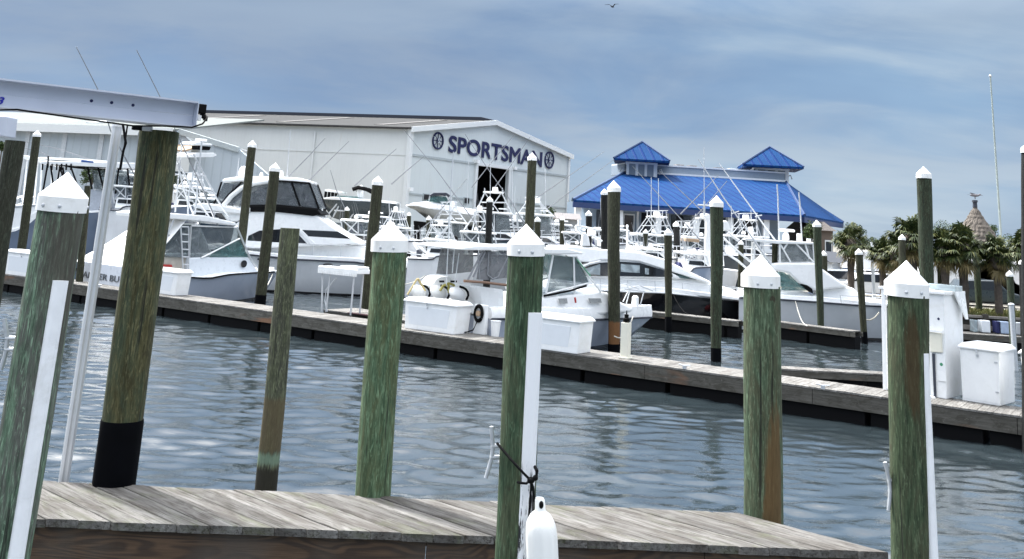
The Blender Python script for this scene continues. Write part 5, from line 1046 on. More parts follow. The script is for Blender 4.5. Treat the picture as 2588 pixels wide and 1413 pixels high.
# --- sportfishers with towers between (clutter of the middle distance) --------------------------
def tower_boat(label, x0, x1, ywl, dist, deck_y, top_y, hull_mat=H_WHITE, name='sportfishing_boat', seed=0, head=0, tower=True, riggers=(), verts=(), curtain=True, roof_y=None):
    rr = random.Random(seed); w_ = x1 - x0; v1, v2, v3 = rr.uniform(-.05, .07), rr.uniform(-.06, .04), rr.uniform(7, 18); p = D(x0, deck_y, dist)
    bb = Boat(name, label, 'boat', (p.x, p.y, 0), head, 3.6)
    X = lambda q: x0 + w_ * q; Y = lambda q: deck_y + .062 * w_ * q
    bb.hull([(X(0), Y(0) + 14), (X(.35), Y(.35) + 12), (X(.42), Y(.42) + 2), (X(.75), Y(.75) - 3), (X(1), Y(1) - 6)], hull_mat, full=.5)
    bb.rail(.04, DARKV)
    bb.slab('deckhouse', [(X(.26), Y(.26) + 8), (X(.28), Y(.28) - 20), (X(.60), Y(.6) - 20), (X(.78), Y(.78) - 2), (X(.78), Y(.78) + 2)], 1.3, W_GEL, .06, top=.12)
    bb.pane('side_window', [(X(.31), Y(.3) - 6), (X(.33), Y(.33) - 16), (X(.58), Y(.58) - 16), (X(.68), Y(.68) - 5)], 1.26, DGLASS, .04)
    ty = top_y; bb.slab('hardtop', [(X(.20), ty + 1), (X(.22), ty - 4), (X(.66), ty + .03 * w_ - 3), (X(.68), ty + .03 * w_ + 2)], 1.35, W_GEL, .04)
    if curtain: bb.pane('enclosure', [(X(.30), ty + 3), (X(.62), ty + .03 * w_ + 3), (X(.64), Y(.6) - 20), (X(.30), Y(.3) - 20)], 1.15, VINYL, .03)
    legs = [[(X(.22), ty), (X(.26), Y(.26) - 4)], [(X(.45), ty), (X(.45), Y(.45) - 20)], [(X(.64), ty + 2), (X(.70), Y(.7) - 6)], [(X(.24), ty), (X(.45), Y(.45) - 20)], [(X(.45), ty), (X(.27), Y(.27) - 14)]]
    bb.tube('frame', legs, .035, POLE, 1.2, True)
    if tower:
        t2 = tower; bb.slab('tower_platform', [(X(.34 + v1), t2), (X(.35 + v1), t2 - 3), (X(.56 + v2), t2 - 1), (X(.57 + v2), t2 + 3)], .7, W_GEL, .03)
        bb.tube('tower', [[(X(.36 + v1), t2), (X(.24), ty)], [(X(.54 + v2), t2), (X(.65), ty + 2)]] + ([[(X(.36 + v1), t2), (X(.5), ty)], [(X(.54 + v2), t2), (X(.38), ty)]] if seed % 2 else [[(X(.42), t2), (X(.36), ty)], [(X(.5), t2), (X(.56), ty)]]) + [[(X(.31 + v1 / 2), (t2 + ty) / 2), (X(.60 + v2 / 2), (t2 + ty) / 2 + 1)], [(X(.36 + v1), t2 - v3), (X(.36 + v1), t2)], [(X(.55 + v2), t2 - v3), (X(.55 + v2), t2)]] + ([[(X(.34 + v1), t2 - v3), (X(.57 + v2), t2 - v3)]] if seed % 3 else []), .026, POLE, .7, True)
        bb.slab('tower_helm', [(X(.43), t2 - 3), (X(.43), t2 - 13), (X(.49), t2 - 13), (X(.50), t2 - 3)], .3, W_GEL, .03)
    rods = [[(X(.20 + .035 * q), ty + 2 + rr.uniform(-2, 3)), (X(.20 + .035 * q) - rr.uniform(-6, 12), ty - rr.uniform(24, 50))] for q in range(rr.randint(2, 5))]
    for rd in rods: bb.tube('fishing_rod', [rd], .013, GRPOLE, rr.uniform(-.8, .8), r2=.006)
    bb.slab('outboard_cowl', [(X(-.02), Y(0) + 12), (X(-.025), Y(0) - 1), (X(.0), Y(0) - 5), (X(.03), Y(0) - 1), (X(.03), Y(0) + 12)], .35, rr.choice([BLACK, BLACK, W_GEL]), .08)
    bb.slab('cockpit_seat', [(X(.12), Y(.12) + 8), (X(.125), Y(.12) - 10), (X(.16), Y(.12) - 10), (X(.19), Y(.15) - 2), (X(.19), Y(.15) + 8)], .5, rr.choice([DARKV, W_VINYL, TAN, NAVY]), .05)
    bb.slab('deck_cover', [(X(.66), Y(.66) + 2), (X(.70), Y(.7) - 9), (X(.80), Y(.8) - 8), (X(.88), Y(.88) + 1)], .6, rr.choice([DARKV, DARKV, NAVY, W_VINYL]), .08)
    bb.dome(X(.42), ty - 4, 11, 8); bb.slab('radar_bar', [(X(.50), ty - 9), (X(.60), ty - 8), (X(.60), ty - 5), (X(.50), ty - 6)], .1, W_GEL, .02)
    bb.slab('helm_console', [(X(.40), ty + 10), (X(.47), ty + 10), (X(.47), Y(.47) - 20), (X(.40), Y(.4) - 20)], .6, rr.choice([W_GEL, DARKV, NAVY]), .03)
    bb.brails(.5, 1, .6, .02, 2)
    rig(bb, riggers, .038, lat=1.2); 
    if verts: bb.tube('antenna', verts, .022, POLE, .4)
    return bb
tower_boat('sportfishing boat with twin-deck tower right of the bright green piling', 1030, 1210, 0, 52, 640, 606, seed=1, tower=570, head=0, riggers=([(1060, 600), (1020, 480), (995, 378)][:0] or [(1038, 600), (1118, 536)],))
tower_boat('sportfishing boat with long crossed outriggers in front of the shed door', 1120, 1320, 0, 58, 640, 586, seed=2, tower=533, hull_mat=H_MID,
    riggers=([(1227, 612), (1198, 559), (1108, 436), (1020, 327)], [(1325, 566), (1292, 510), (1231, 424), (1175, 339)]), verts=[[(1234, 608), (1239, 492), (1240, 360)], [(1128, 690), (1141, 525), (1146, 384)]])
tower_boat('white sportfishing boat whose tower stands left of the shed door', 1150, 1370, 0, 64, 600, 535, seed=3, tower=486, hull_mat=H_NAVY,
    riggers=([(1192, 474), (1231, 424), (1302, 338)], [(1238, 490), (1290, 420), (1339, 347)]), verts=[[(1180, 535), (1185, 405)], [(1295, 536), (1295, 412)]])
tower_boat('sportfishing boat with low tower under the right half of the big sign', 1260, 1470, 0, 66, 610, 540, seed=4, tower=510, hull_mat=H_MID, verts=[[(1380, 580), (1378, 426)]],
    riggers=([(1356, 501), (1440, 443), (1527, 383)], [(1381, 529), (1466, 466), (1552, 403)]))
tower_boat('white sportfishing boat with tower in front of the blue-roofed porch', 1560, 1780, 0, 60, 628, 592, seed=5, tower=548, riggers=([(1720, 541), (1768, 492), (1816, 442)], [(1769, 606), (1683, 512), (1598, 420)]), verts=[[(1646, 580), (1646, 448)], [(1665, 580), (1664, 451)]])
tower_boat('sportfishing boat with mast behind the tall green piling', 1680, 1900, 0, 66, 640, 600, seed=6, tower=552, hull_mat=H_NAVY, riggers=([(1744, 563), (1790, 512), (1838, 457)], [(1785, 544), (1726, 488), (1667, 432)]), verts=[[(1785, 640), (1780, 541), (1779, 373)]])
tower_boat('centre console boat with T-top behind the bow of the flybridge cruiser', 820, 1010, 0, 56, 606, 556, seed=7, tower=0, hull_mat=H_SLATE, name='t_top_boat', riggers=([(989, 466), (1030, 430), (1072, 395)], [(896, 470), (950, 422), (1002, 376)]))
tower_boat('boat with white enclosed top left of the blue-roofed building', 1385, 1560, 0, 60, 625, 588, seed=8, tower=0, hull_mat=H_WHITE, name='cabin_boat', curtain=True)
tower_boat('white boat with dark top between the cruiser and the express boat tower', 400, 560, 0, 62, 520, 470, seed=9, tower=0, name='t_top_boat', hull_mat=H_MID)
tower_boat('small boat with white top in front of the low shed', 240, 420, 0, 66, 500, 440, seed=10, tower=0, name='t_top_boat', hull_mat=H_WHITE)
tower_boat('white boat with radar arch between the black piling and the blue porch', 1470, 1650, 0, 74, 612, 578, seed=21, tower=0, name='cabin_boat', hull_mat=H_WHITE, verts=[[(1520, 575), (1518, 500)]])
tower_boat('small white boat with blue cover left of the windscreen piling', 1590, 1720, 0, 50, 652, 628, seed=22, tower=0, name='day_boat', hull_mat=H_WHITE, curtain=False)
tower_boat('sportfishing boat behind the outriggers of the convertible', 1800, 1990, 0, 68, 640, 596, seed=23, tower=556, hull_mat=H_MID, verts=[[(1850, 596), (1848, 520)], [(1900, 596), (1898, 530)]])
tower_boat('white boat with tower between the two stored hulls', 930, 1080, 0, 60, 606, 574, seed=24, tower=535, hull_mat=H_WHITE, verts=[[(985, 572), (983, 500)], [(1010, 572), (1012, 510)]])
tower_boat('navy-hulled boat behind the express boat hardtop', 430, 620, 0, 60, 548, 500, seed=25, tower=0, name='cabin_boat', hull_mat=H_NAVY, verts=[[(500, 500), (499, 430)]])
tower_boat('white day boat under the stern of the big sign gable', 1230, 1400, 0, 72, 588, 556, seed=26, tower=0, name='day_boat', hull_mat=H_WHITE, verts=[[(1300, 556), (1302, 470)], [(1345, 556), (1350, 480)]])
tower_boat('white boat with high T-top left of the tall green piling', 1700, 1830, 0, 48, 672, 640, seed=27, tower=0, name='t_top_boat', hull_mat=H_SLATE, curtain=False)
tower_boat('white centre console before the low shed wall', 250, 400, 0, 58, 516, 470, seed=28, tower=0, name='t_top_boat', hull_mat=H_WHITE, verts=[[(300, 470), (298, 420)]])
tower_boat('white sportfishing boat between the two middle sportfishers', 1060, 1240, 0, 68, 622, 560, seed=31, tower=522, hull_mat=H_NAVY, riggers=([(1090, 560), (1135, 505), (1180, 452)],))
tower_boat('dark-hulled boat with rods left of the shed corner', 860, 1040, 0, 68, 588, 545, seed=32, tower=0, hull_mat=H_NAVY, name='t_top_boat', riggers=([(880, 545), (850, 480), (835, 430)],))
tower_boat('dark-hulled sportfishing boat just left of the blue porch column', 1340, 1500, 0, 70, 598, 566, seed=33, tower=0, hull_mat=H_NAVY, name='t_top_boat')
tower_boat('dark-hulled boat moored behind the white mast', 1660, 1830, 0, 72, 640, 606, seed=34, tower=575, hull_mat=H_NAVY)
tower_boat('slate boat with tower left of the flybridge cruiser', 400, 570, 0, 64, 560, 486, seed=35, tower=452, hull_mat=H_SLATE)
mb = Boat('mast_boat', 'white boat with thick wing mast behind the tall green piling', 'boat', D(1740, 640, 57), 0, 3); mb.O.z = 0; mb.t.location = mb.O; WL[mb.t.name] = mb.O.copy()
mb.hull([(1700, 678), (1760, 676), (1830, 682), (1868, 686)], H_WHITE, full=.45); mb.slab('mast', [(1781, 672), (1785, 560), (1778, 545), (1792, 540), (1800, 560), (1798, 672)], .18, W_GEL, .04); mb.slab('canopy_frame', [(1734, 602), (1768, 605), (1768, 613), (1734, 610)], .9, TAN, .03)
mb.slab('cabin', [(1712, 674), (1716, 650), (1770, 655), (1776, 678)], .9, W_GEL, .05); mb.pane('purple_bag', [(1750, 626), (1768, 626), (1768, 637), (1750, 636)], .5, NAVY, .1, False); mb.slab('radome', [(1824, 562), (1832, 556), (1840, 560), (1849, 584), (1826, 584)], .4, W_GEL, .08); mb.tube('spreader', [[(1764, 518), (1796, 520)], [(1780, 508), (1780, 545)]], .06, POLE, .1)
mb.tube('shrouds', [[(1722, 560), (1715, 660)], [(1724, 600), (1742, 672)], [(1722, 640), (1734, 640)]], .04, POLE, .6)

def mline(label, p, q, sag=.25, r_=.018, mat=None):
    pts = [p.lerp(q, i / 10) - Z1 * sag * math.sin(math.pi * i / 10) for i in range(11)]
    tag(MB().tube(pts, r_, 6).build('mooring_line', mat or plain('dock_line', (.50, .48, .42), .9), None, smooth=True), label, 'rope', 'mooring lines between boats and pilings')
mline('mooring line from the express boat bow to the black-footed piling', a.P(690, 690, -.3), D(662, 735, 37.2), .15)
mline('mooring line from the express boat stern down to the dock', a.P(400, 695, -2.0), on_dock(432, 742), .2)
mline('mooring line from the cabin boat bow to the orange-footed piling', c.P(1600, 800, -.8), D(1553, 850, 31.6), .3)
mline('mooring line from the flybridge cruiser bow toward the bright green piling', b.P(1085, 690, -.6), D(945, 700, 37), .4)
mline('dark mooring line along the black-hulled boat to the finger pier', d.P(1700, 742, -2.0), on_dock(1760, 798), .3, mat=BLACK)
mline('mooring line from the convertible to its finger pier', e.P(2010, 760, -2.0), on_dock(2040, 824), .25)
for i, (px_, py_) in enumerate(((250, 726), (700, 785), (1330, 878), (1730, 933), (2080, 984))):
    q = on_dock(px_, py_) + Z1 * .01; t = thing('dock_cleat', q, ('dock cleat beside the lettered transom', 'dock cleat left of the fish table', 'dock cleat at the left end of the plain white box', 'dock cleat right of the cream bollard', 'dock cleat before the power cabinet')[i], 'cleat', 'small cleats along the floating dock')
    MB().tube([q + Z1 * .09 - dd * .15, q + Z1 * .075, q + Z1 * .09 + dd * .15], .017, 8).build('horn', GALV, t, smooth=True); MB().box(q + Z1 * .03, .09, .045, .07, dd).build('base', GALV, t)

# ================================================================== BUILDINGS
def corrugated(name, c, sc_=9, dark=.8, rough=.5, axis=0, ang=0., bumpd=.05, streak=.15):
    m, t, b = pbsdf(name); tc = N(t, 'ShaderNodeTexCoord'); mm = N(t, 'ShaderNodeMapping'); mm.inputs['Rotation'].default_value = (0, 0, -ang); LK(t, tc.outputs['Object'], mm.inputs[0])
    s = N(t, 'ShaderNodeSeparateXYZ'); LK(t, mm.outputs[0], s.inputs[0]); x = M_(t, 'FRACT', M_(t, 'MULTIPLY', s.outputs[axis], sc_))
    rb = RAMP(t, x, [(0, 0.0), (.06, 1.0), (.16, 1.0), (.22, 0.0), (1, 0.0)])
    n = N(t, 'ShaderNodeTexNoise', i_Scale=.12, i_Detail=6, i_Roughness=.6); LK(t, tc.outputs['Object'], n.inputs['Vector'])
    m2 = N(t, 'ShaderNodeMapping'); m2.inputs['Scale'].default_value = (1.6, 1.6, .05); LK(t, tc.outputs['Object'], m2.inputs[0]); n2 = N(t, 'ShaderNodeTexNoise', i_Scale=1, i_Detail=5, i_Roughness=.7); LK(t, m2.outputs[0], n2.inputs['Vector'])
    cc = MIXC(t, RAMP(t, n.outputs[0], [(.35, 0.0), (.65, 1.0)]), tuple(q * .93 for q in c), c); cc = MIXC(t, M_(t, 'MULTIPLY', RAMP(t, n2.outputs[0], [(.45, 0.0), (.75, 1.0)]), streak * 1.2), cc, tuple(q * .8 for q in c))
    cc = MIXC(t, M_(t, 'MULTIPLY', rb, 1 - dark), cc, tuple(q * .55 for q in c))
    m3 = N(t, 'ShaderNodeMapping'); m3.inputs['Scale'].default_value = (.9, .9, .12); LK(t, tc.outputs['Object'], m3.inputs[0]); n3 = N(t, 'ShaderNodeTexNoise', i_Scale=1, i_Detail=7, i_Roughness=.75, i_Distortion=.4); LK(t, m3.outputs[0], n3.inputs['Vector'])
    cc = MIXC(t, M_(t, 'MULTIPLY', RAMP(t, n3.outputs[0], [(.60, 0.0), (.74, 1.0)]), .35), cc, (c[0] * .7, c[1] * .6, c[2] * .5))
    LK(t, cc, b.inputs['Base Color']); b.inputs['Roughness'].default_value = rough; b.inputs['Specular IOR Level'].default_value = .15
    bp = N(t, 'ShaderNodeBump'); bp.inputs['Strength'].default_value = .5; bp.inputs['Distance'].default_value = bumpd; LK(t, rb, bp.inputs['Height']); LK(t, bp.outputs[0], b.inputs['Normal'])
    return m
# --- big shed
DS = 112.0
cL = D(1038, 327, DS); ZE = cL.z; cR = G(1437, 395, ZE); gx = (cR - cL).normalized(); gn = Vector((gx.y, -gx.x, 0)); gn = gn if gn.y < 0 else -gn
cA = G(515, 311, ZE); sx = (cA - cL).normalized(); cA = cL + sx * ((cA - cL).length * 1.9)
apx = PL(1247, 309, cL, gn); gq = (apx - cL).dot(gx); ZR = apx.z; back = cA - cL
shed = thing('boat_storage_shed', (cL.x, cL.y, ZG), 'huge pale metal boat storage shed with blue lettering on its gable', 'building')
ga_ = math.atan2(gx.y, gx.x); sa_ = math.atan2(sx.y, sx.x)
WALLG = corrugated('gable_cladding', (.60, .645, .65), 2.3, .97, ang=ga_, bumpd=.015); WALLS = corrugated('side_cladding', (.68, .70, .69), 2.2, .97, ang=sa_, bumpd=.015)  # side wall coloured lighter and warmer than the gable, its sunlight painted in
z0 = Vector((0, 0, ZG - .5))
gA = Vector((cL.x, cL.y, 0)) + z0; gB = Vector((cR.x, cR.y, 0)) + z0
# door cut into the gable (three wall panels around it)
dl = PL(1206, 417, cL, gn); dr = PL(1284, 430, cL, gn); sl = (dl - cL).dot(gx); sr = (dr - cL).dot(gx); dz_ = (dl.z + dr.z) / 2
def gp_(s_, z): q = cL + gx * s_; return Vector((q.x, q.y, z))
def roofz(s_): return ZE + (ZR - ZE) * (s_ / gq) if s_ < gq else ZR + (ZE - ZR) * ((s_ - gq) / ((cR - cL).length - gq))
GL = (cR - cL).length
m = MB(); th = -gn * .3
m.prism([gp_(0, ZG - .5), gp_(sl, ZG - .5), gp_(sl, dz_), gp_(0, dz_)], th); m.prism([gp_(sr, ZG - .5), gp_(GL, ZG - .5), gp_(GL, dz_), gp_(sr, dz_)], th)
m.prism([gp_(0, dz_), gp_(GL, dz_), gp_(GL, ZE), gp_(gq, ZR), gp_(0, ZE)], th); m.build('gable_wall', WALLG, shed)
m = MB(); m.prism([gp_(sl - 3, ZG - .5), gp_(sr + 3, ZG - .5), gp_(sr + 3, dz_ + 2), gp_(sl - 3, dz_ + 2)], -gn * 14)
MB().prism([gp_(sl - 6, ZG - .5) - gn * 12, gp_(sr + 6, ZG - .5) - gn * 12, gp_(sr + 6, dz_ + 2) - gn * 12, gp_(sl - 6, dz_ + 2) - gn * 12], -gn * .3).prism([gp_(sl - 6, ZG - .5) - gn * .5, gp_(sl - 6, dz_ + 2) - gn * .5, gp_(sl - 6, dz_ + 2) - gn * 12, gp_(sl - 6, ZG - .5) - gn * 12], gx * .2).prism([gp_(sr + 6, ZG - .5) - gn * .5, gp_(sr + 6, dz_ + 2) - gn * .5, gp_(sr + 6, dz_ + 2) - gn * 12, gp_(sr + 6, ZG - .5) - gn * 12], gx * .2).prism([gp_(sl - 6, dz_ + 2) - gn * .5, gp_(sr + 6, dz_ + 2) - gn * .5, gp_(sr + 6, dz_ + 2) - gn * 12, gp_(sl - 6, dz_ + 2) - gn * 12], Z1 * .2).build('doorway_interior', SHADEIN, shed)
sw = Vector((sx.x, sx.y, 0)); sn = Vector((-sx.y, sx.x, 0)); sn = sn if sn.y < 0 else -sn; bl = back.length
zg = PL(1036, 389, cL, gn).z
m = MB(); m.prism([gA, gA + sw * bl, gA + sw * bl + Z1 * (ZE - ZG + .5), gA + Z1 * (ZE - ZG + .5)], -sn * .3); m.build('side_wall', WALLS, shed)
# roof planes
ov = .0
r1 = Vector((apx.x, apx.y, ZR)); PLR = corrugated('roof_metal', (.06, .06, .06), .8, .7, rough=.95, ang=sa_)
E0 = Vector((cL.x, cL.y, ZE)) + gn * .4 + sn * .5; E1 = E0 + sw * bl; R0_ = r1 + gn * .4; R1_ = R0_ + sw * bl; F0 = Vector((cR.x, cR.y, ZE)) + gn * .4 - sn * .0 + gx * .5; F1 = F0 + sw * bl
MB().prism([E0, R0_, R1_, E1], Z1 * .18).build('roof', PLR, shed); MB().prism([R0_, F0, F1, R1_], Z1 * .18).build('roof', PLR, shed)
TR = plain('white_trim', (.66, .68, .68), .5, var=.03); m = MB()
m.prism([E0 - gn * .05 + Z1 * -.35, R0_ - gn * .05 + Z1 * -.35, R0_ - gn * .05 + Z1 * .25, E0 - gn * .05 + Z1 * .25], gn * .25).prism([R0_ - gn * .05 + Z1 * -.35, F0 - gn * .05 + Z1 * -.35, F0 - gn * .05 + Z1 * .25, R0_ - gn * .05 + Z1 * .25], gn * .25).build('barge_board', TR, shed)
MB().prism([R0_ - sw * .0 + Z1 * .2, R1_ + Z1 * .2, R1_ + Z1 * .6, R0_ + sw * 2 + Z1 * .6], gx * .4).build('ridge_vent', DARKV, shed)
m = MB(); L_ = plain('skylight', (.15, .145, .14), .8, spec=.1)
for k in range(6):
    s_ = 5 + k * 13; a0 = E0.lerp(R0_, .12) + sw * s_ + Z1 * .2; a1 = E0.lerp(R0_, .85) + sw * (s_) + Z1 * .2; m.prism([a0, a0 + sw * 1.2, a1 + sw * 1.2, a1], Z1 * .05)
m.build('skylight', L_, shed)
# girts
SEAM = plain('seam', (.36, .40, .41), .6)
zg2 = PL(1034, 492, cL, gn).z
m = MB().prism([gp_(0, zg - .2), gp_(GL, zg - .2), gp_(GL, zg + .05), gp_(0, zg + .05)], gn * .12); m.prism([gp_(0, zg2), gp_(sl, zg2), gp_(sl, zg2 + .2), gp_(0, zg2 + .2)], gn * .1).prism([gp_(sr, zg2), gp_(GL, zg2), gp_(GL, zg2 + .2), gp_(sr, zg2 + .2)], gn * .1).build('girt', SEAM, shed)
MB().prism([gA + Z1 * (zg - ZG + .3), gA + sw * bl + Z1 * (zg - ZG + .3), gA + sw * bl + Z1 * (zg - ZG + .45), gA + Z1 * (zg - ZG + .45)], sn * .06).build('side_girt', WALLS, shed)
MB().box(gp_(0, (ZE + ZG) / 2) + gn * .1 + sn * .05, .5, .5, ZE - ZG, gx).build('corner_trim', TR, shed); MB().box(gp_(GL, (ZE + ZG) / 2) + gn * .08, .4, .3, ZE - ZG, gx).build('corner_trim', TR, shed)
MB().box(gp_(sl - .25, (dz_ + ZG) / 2) + gn * .08, .5, .3, dz_ - ZG, gx).box(gp_(sr + .25, (dz_ + ZG) / 2) + gn * .08, .5, .3, dz_ - ZG, gx).box(gp_((sl + sr) / 2, dz_ + .2) + gn * .1, sr - sl + 1, .3, .4, gx).build('door_trim', TR, shed)
tl_ = PL(1131, 385, cL, gn); tr2 = PL(1371, 424, cL, gn); tt = PL(1133, 341, cL, gn)
sg = text_obj('lettering', 'SPORTSMAN', NAVY, shed, tl_ + gn * .05, (tr2 - tl_), Z1, tt.z - tl_.z, (tr2 - tl_).length * .985, .05, .028)
for i, (wx, wy, hh) in enumerate(((1105.5, 356, 20), (1387, 404.5, 19.5))):
    q = PL(wx, wy, cL, gn) + gn * .1; rr_ = MP(q, hh) * 1.0; m = MB()
    m.tube([q + gx * rr_ * math.cos(a_) + Z1 * rr_ * math.sin(a_) for a_ in [2 * math.pi * j / 32 for j in range(33)]], rr_ * .12, 6)
    for a_ in (R(45), R(135), R(0), R(90)): m.tube([q + (gx * math.cos(a_) + Z1 * math.sin(a_)) * rr_, q - (gx * math.cos(a_) + Z1 * math.sin(a_)) * rr_], rr_ * (.06 if a_ in (R(0), R(90)) else .045), 5)
    m.lathe(q - gn * .02, gn, [(0, rr_ * .30), (.08, rr_ * .30)], 20); wl = m.build('wheel_emblem', NAVY, shed)
    text_obj('emblem_letter', 'S', plain('pale_emblem_letter', (.5, .54, .6), .5), wl, q - gx * rr_ * .2 - Z1 * rr_ * .3 + gn * .1, gx, Z1, rr_ * .6, rr_ * .4, .03, .02)
for k in range(3):
    p_ = gA + sw * (12 + k * 22) + sn * .15; MB().box(Vector((p_.x, p_.y, (ZE + ZG) / 2 - .3)), .16, .14, ZE - ZG - .6, sx).build('downpipe', TR, shed)
for s_ in (3.5, 11, 24, 29): 
    if s_ < GL: fr = MB().box(gp_(s_, ZG + 5.2) + gn * .06, 1.1, .12, .8, gx).build('louvre', SEAM, shed); MB().box(gp_(s_, ZG + 5.2) + gn * .12, .9, .05, .6, gx).build('louvre_slot', SHADEIN, fr)
for wx, wy in ((1031, 478), (1200, 408), (1295, 425)):
    q = PL(wx, wy, cL, gn); MB().box(q + gn * .3, .5, .6, .4, gx).build('wall_lamp', W_GEL, shed)
# --- low shed at left
b1_ = G(15, 318, 0) if False else D(15, 318, 96); ZE2 = b1_.z; b2_ = G(331, 329, ZE2); lx = (b2_ - b1_).normalized(); ln = Vector((lx.y, -lx.x, 0)); ln = ln if ln.y < 0 else -ln
ls = thing('low_shed', (b1_.x, b1_.y, ZG), 'low grey-blue boat shed with white eaves at the left', 'building')
e1 = b1_ - lx * 30; e2 = PL(454, 334, b1_, ln); e3 = PL(604, 378, b1_, ln); e4 = PL(700, 400, b1_, ln)
WL_ = corrugated('low_shed_cladding', (.40, .45, .49), 1.1, .86, ang=math.atan2(lx.y, lx.x))
zf = lambda p: Vector((p.x, p.y, ZG - .3))
dA, dB = PL(442, 372, b1_, ln), PL(484, 375, b1_, ln); zt_ = dA.z
def onl(p, z): q = b1_ + lx * (p - b1_).dot(lx); return Vector((q.x, q.y, z))
MB().prism([zf(e1), onl(dA, ZG - .3), onl(dA, ZE2 + .2), Vector((e1.x, e1.y, ZE2))], -ln * .3).prism([onl(dA, zt_), onl(dB, zt_), onl(dB, e2.z - .9), e2 - lx * 0, onl(dA, ZE2)], -ln * .3).prism([onl(dB, ZG - .3), onl(e4, ZG - .3), onl(e4, e3.z - 2.5), e3, onl(dB, e2.z - .9)], -ln * .3).build('wall', WL_, ls)
MB().prism([onl(dA, zt_ - 7) - ln * 6, onl(dB, zt_ - 7) - ln * 6, onl(dB, zt_ + .5) - ln * 6, onl(dA, zt_ + .5) - ln * 6], -ln * .2).prism([onl(dA, ZG) - ln * .32 - lx * 2, onl(dB, ZG) - ln * .32 + lx * 2, onl(dB, ZG) - ln * 6 + lx * 2, onl(dA, ZG) - ln * 6 - lx * 2], Z1 * .1).build('doorway_interior', SHADEIN, ls)
MB().prism([onl(dA, zt_ + .1) + ln * .1, onl(dB, zt_ + .1) + ln * .1 + lx, onl(dB, zt_ - .5) + ln * 2.2 + lx, onl(dA, zt_ - .5) + ln * 2.2], Z1 * .15).build('door_canopy', TAN, ls)
m = MB(); m.prism([e1 + ln * .6, b2_ + lx * 5 + ln * .6, b2_ + lx * 5 - ln * 14 + Z1 * 2.6, e1 - ln * 14 + Z1 * 2.6], Z1 * .15).build('roof', plain('pale_roof', (.17, .185, .18), .9, spec=.1), ls)
MB().prism([e1 + ln * .75 + Z1 * .25, b2_ + lx * 5 + ln * .75 + Z1 * .25, b2_ + lx * 5 + ln * .75 - Z1 * .5, e1 + ln * .75 - Z1 * .5], -ln * .2).build('gutter', TR, ls)
m = MB()
for xx in (50, 142, 234): q = PL(xx - 18, 311, b1_ - ln * 3 + Z1 * .0, ln); m.prism([q, q + lx * 1.7, q + lx * 1.7 - ln * 2 + Z1 * .4, q - ln * 2 + Z1 * .4], Z1 * .12)
m.build('roof_vent', TR, ls)
MB().prism([e2 + Z1 * .3 + ln * .2, e3 + Z1 * .2 + ln * .2, e3 - Z1 * .25 + ln * .2, e2 - Z1 * .2 + ln * .2], -ln * .4).build('sloping_trim', SEAM, ls)
m = MB()
for xx in (255, 162, 68): q = PL(xx, 335, b1_, ln); m.prism([onl(q, ZG), onl(q, ZG) + lx * .5, onl(q, ZE2 - .5) + lx * .5, onl(q, ZE2 - .5)], ln * .1)
m.build('wall_post', plain('pale_post', (.46, .49, .52), .6), ls)
# racks in front
rk = thing('boat_rack', D(520, 440, 99), 'grey steel boat rack holding two boats in front of the low shed', 'rack')
STL = plain('rack_steel', (.16, .20, .22), .6); m = MB()
for yy in (432, 470): m.prism([D(430, yy, 99), D(660, yy + 14, 99), D(660, yy + 21, 99), D(430, yy + 7, 99)], (0, 2.5, 0))
for xx in (436, 545, 652): m.tube([D(xx, 432, 98.8), Vector((D(xx, 432, 98.8).x, 98.8, ZG))], .18, 6)
m.build('frame', STL, rk); rk2 = thing('boat_rack', D(880, 560, 86), 'dark steel cradle frame under the stored boats in front of the side wall', 'rack')
m = MB()
for x0_, x1_, yy in ((800, 1030, 560), (1030, 1210, 590)): m.prism([D(x0_, yy, 86), D(x1_, yy + 10, 86), D(x1_, yy + 16, 86), D(x0_, yy + 6, 86)], (0, 2.5, 0))
for xx in (806, 870, 950, 1000, 1100, 1190): m.tube([D(xx, 530, 86), Vector((D(xx, 530, 86).x, 86, ZG))], .2, 6)
m.build('frame', STL, rk2)

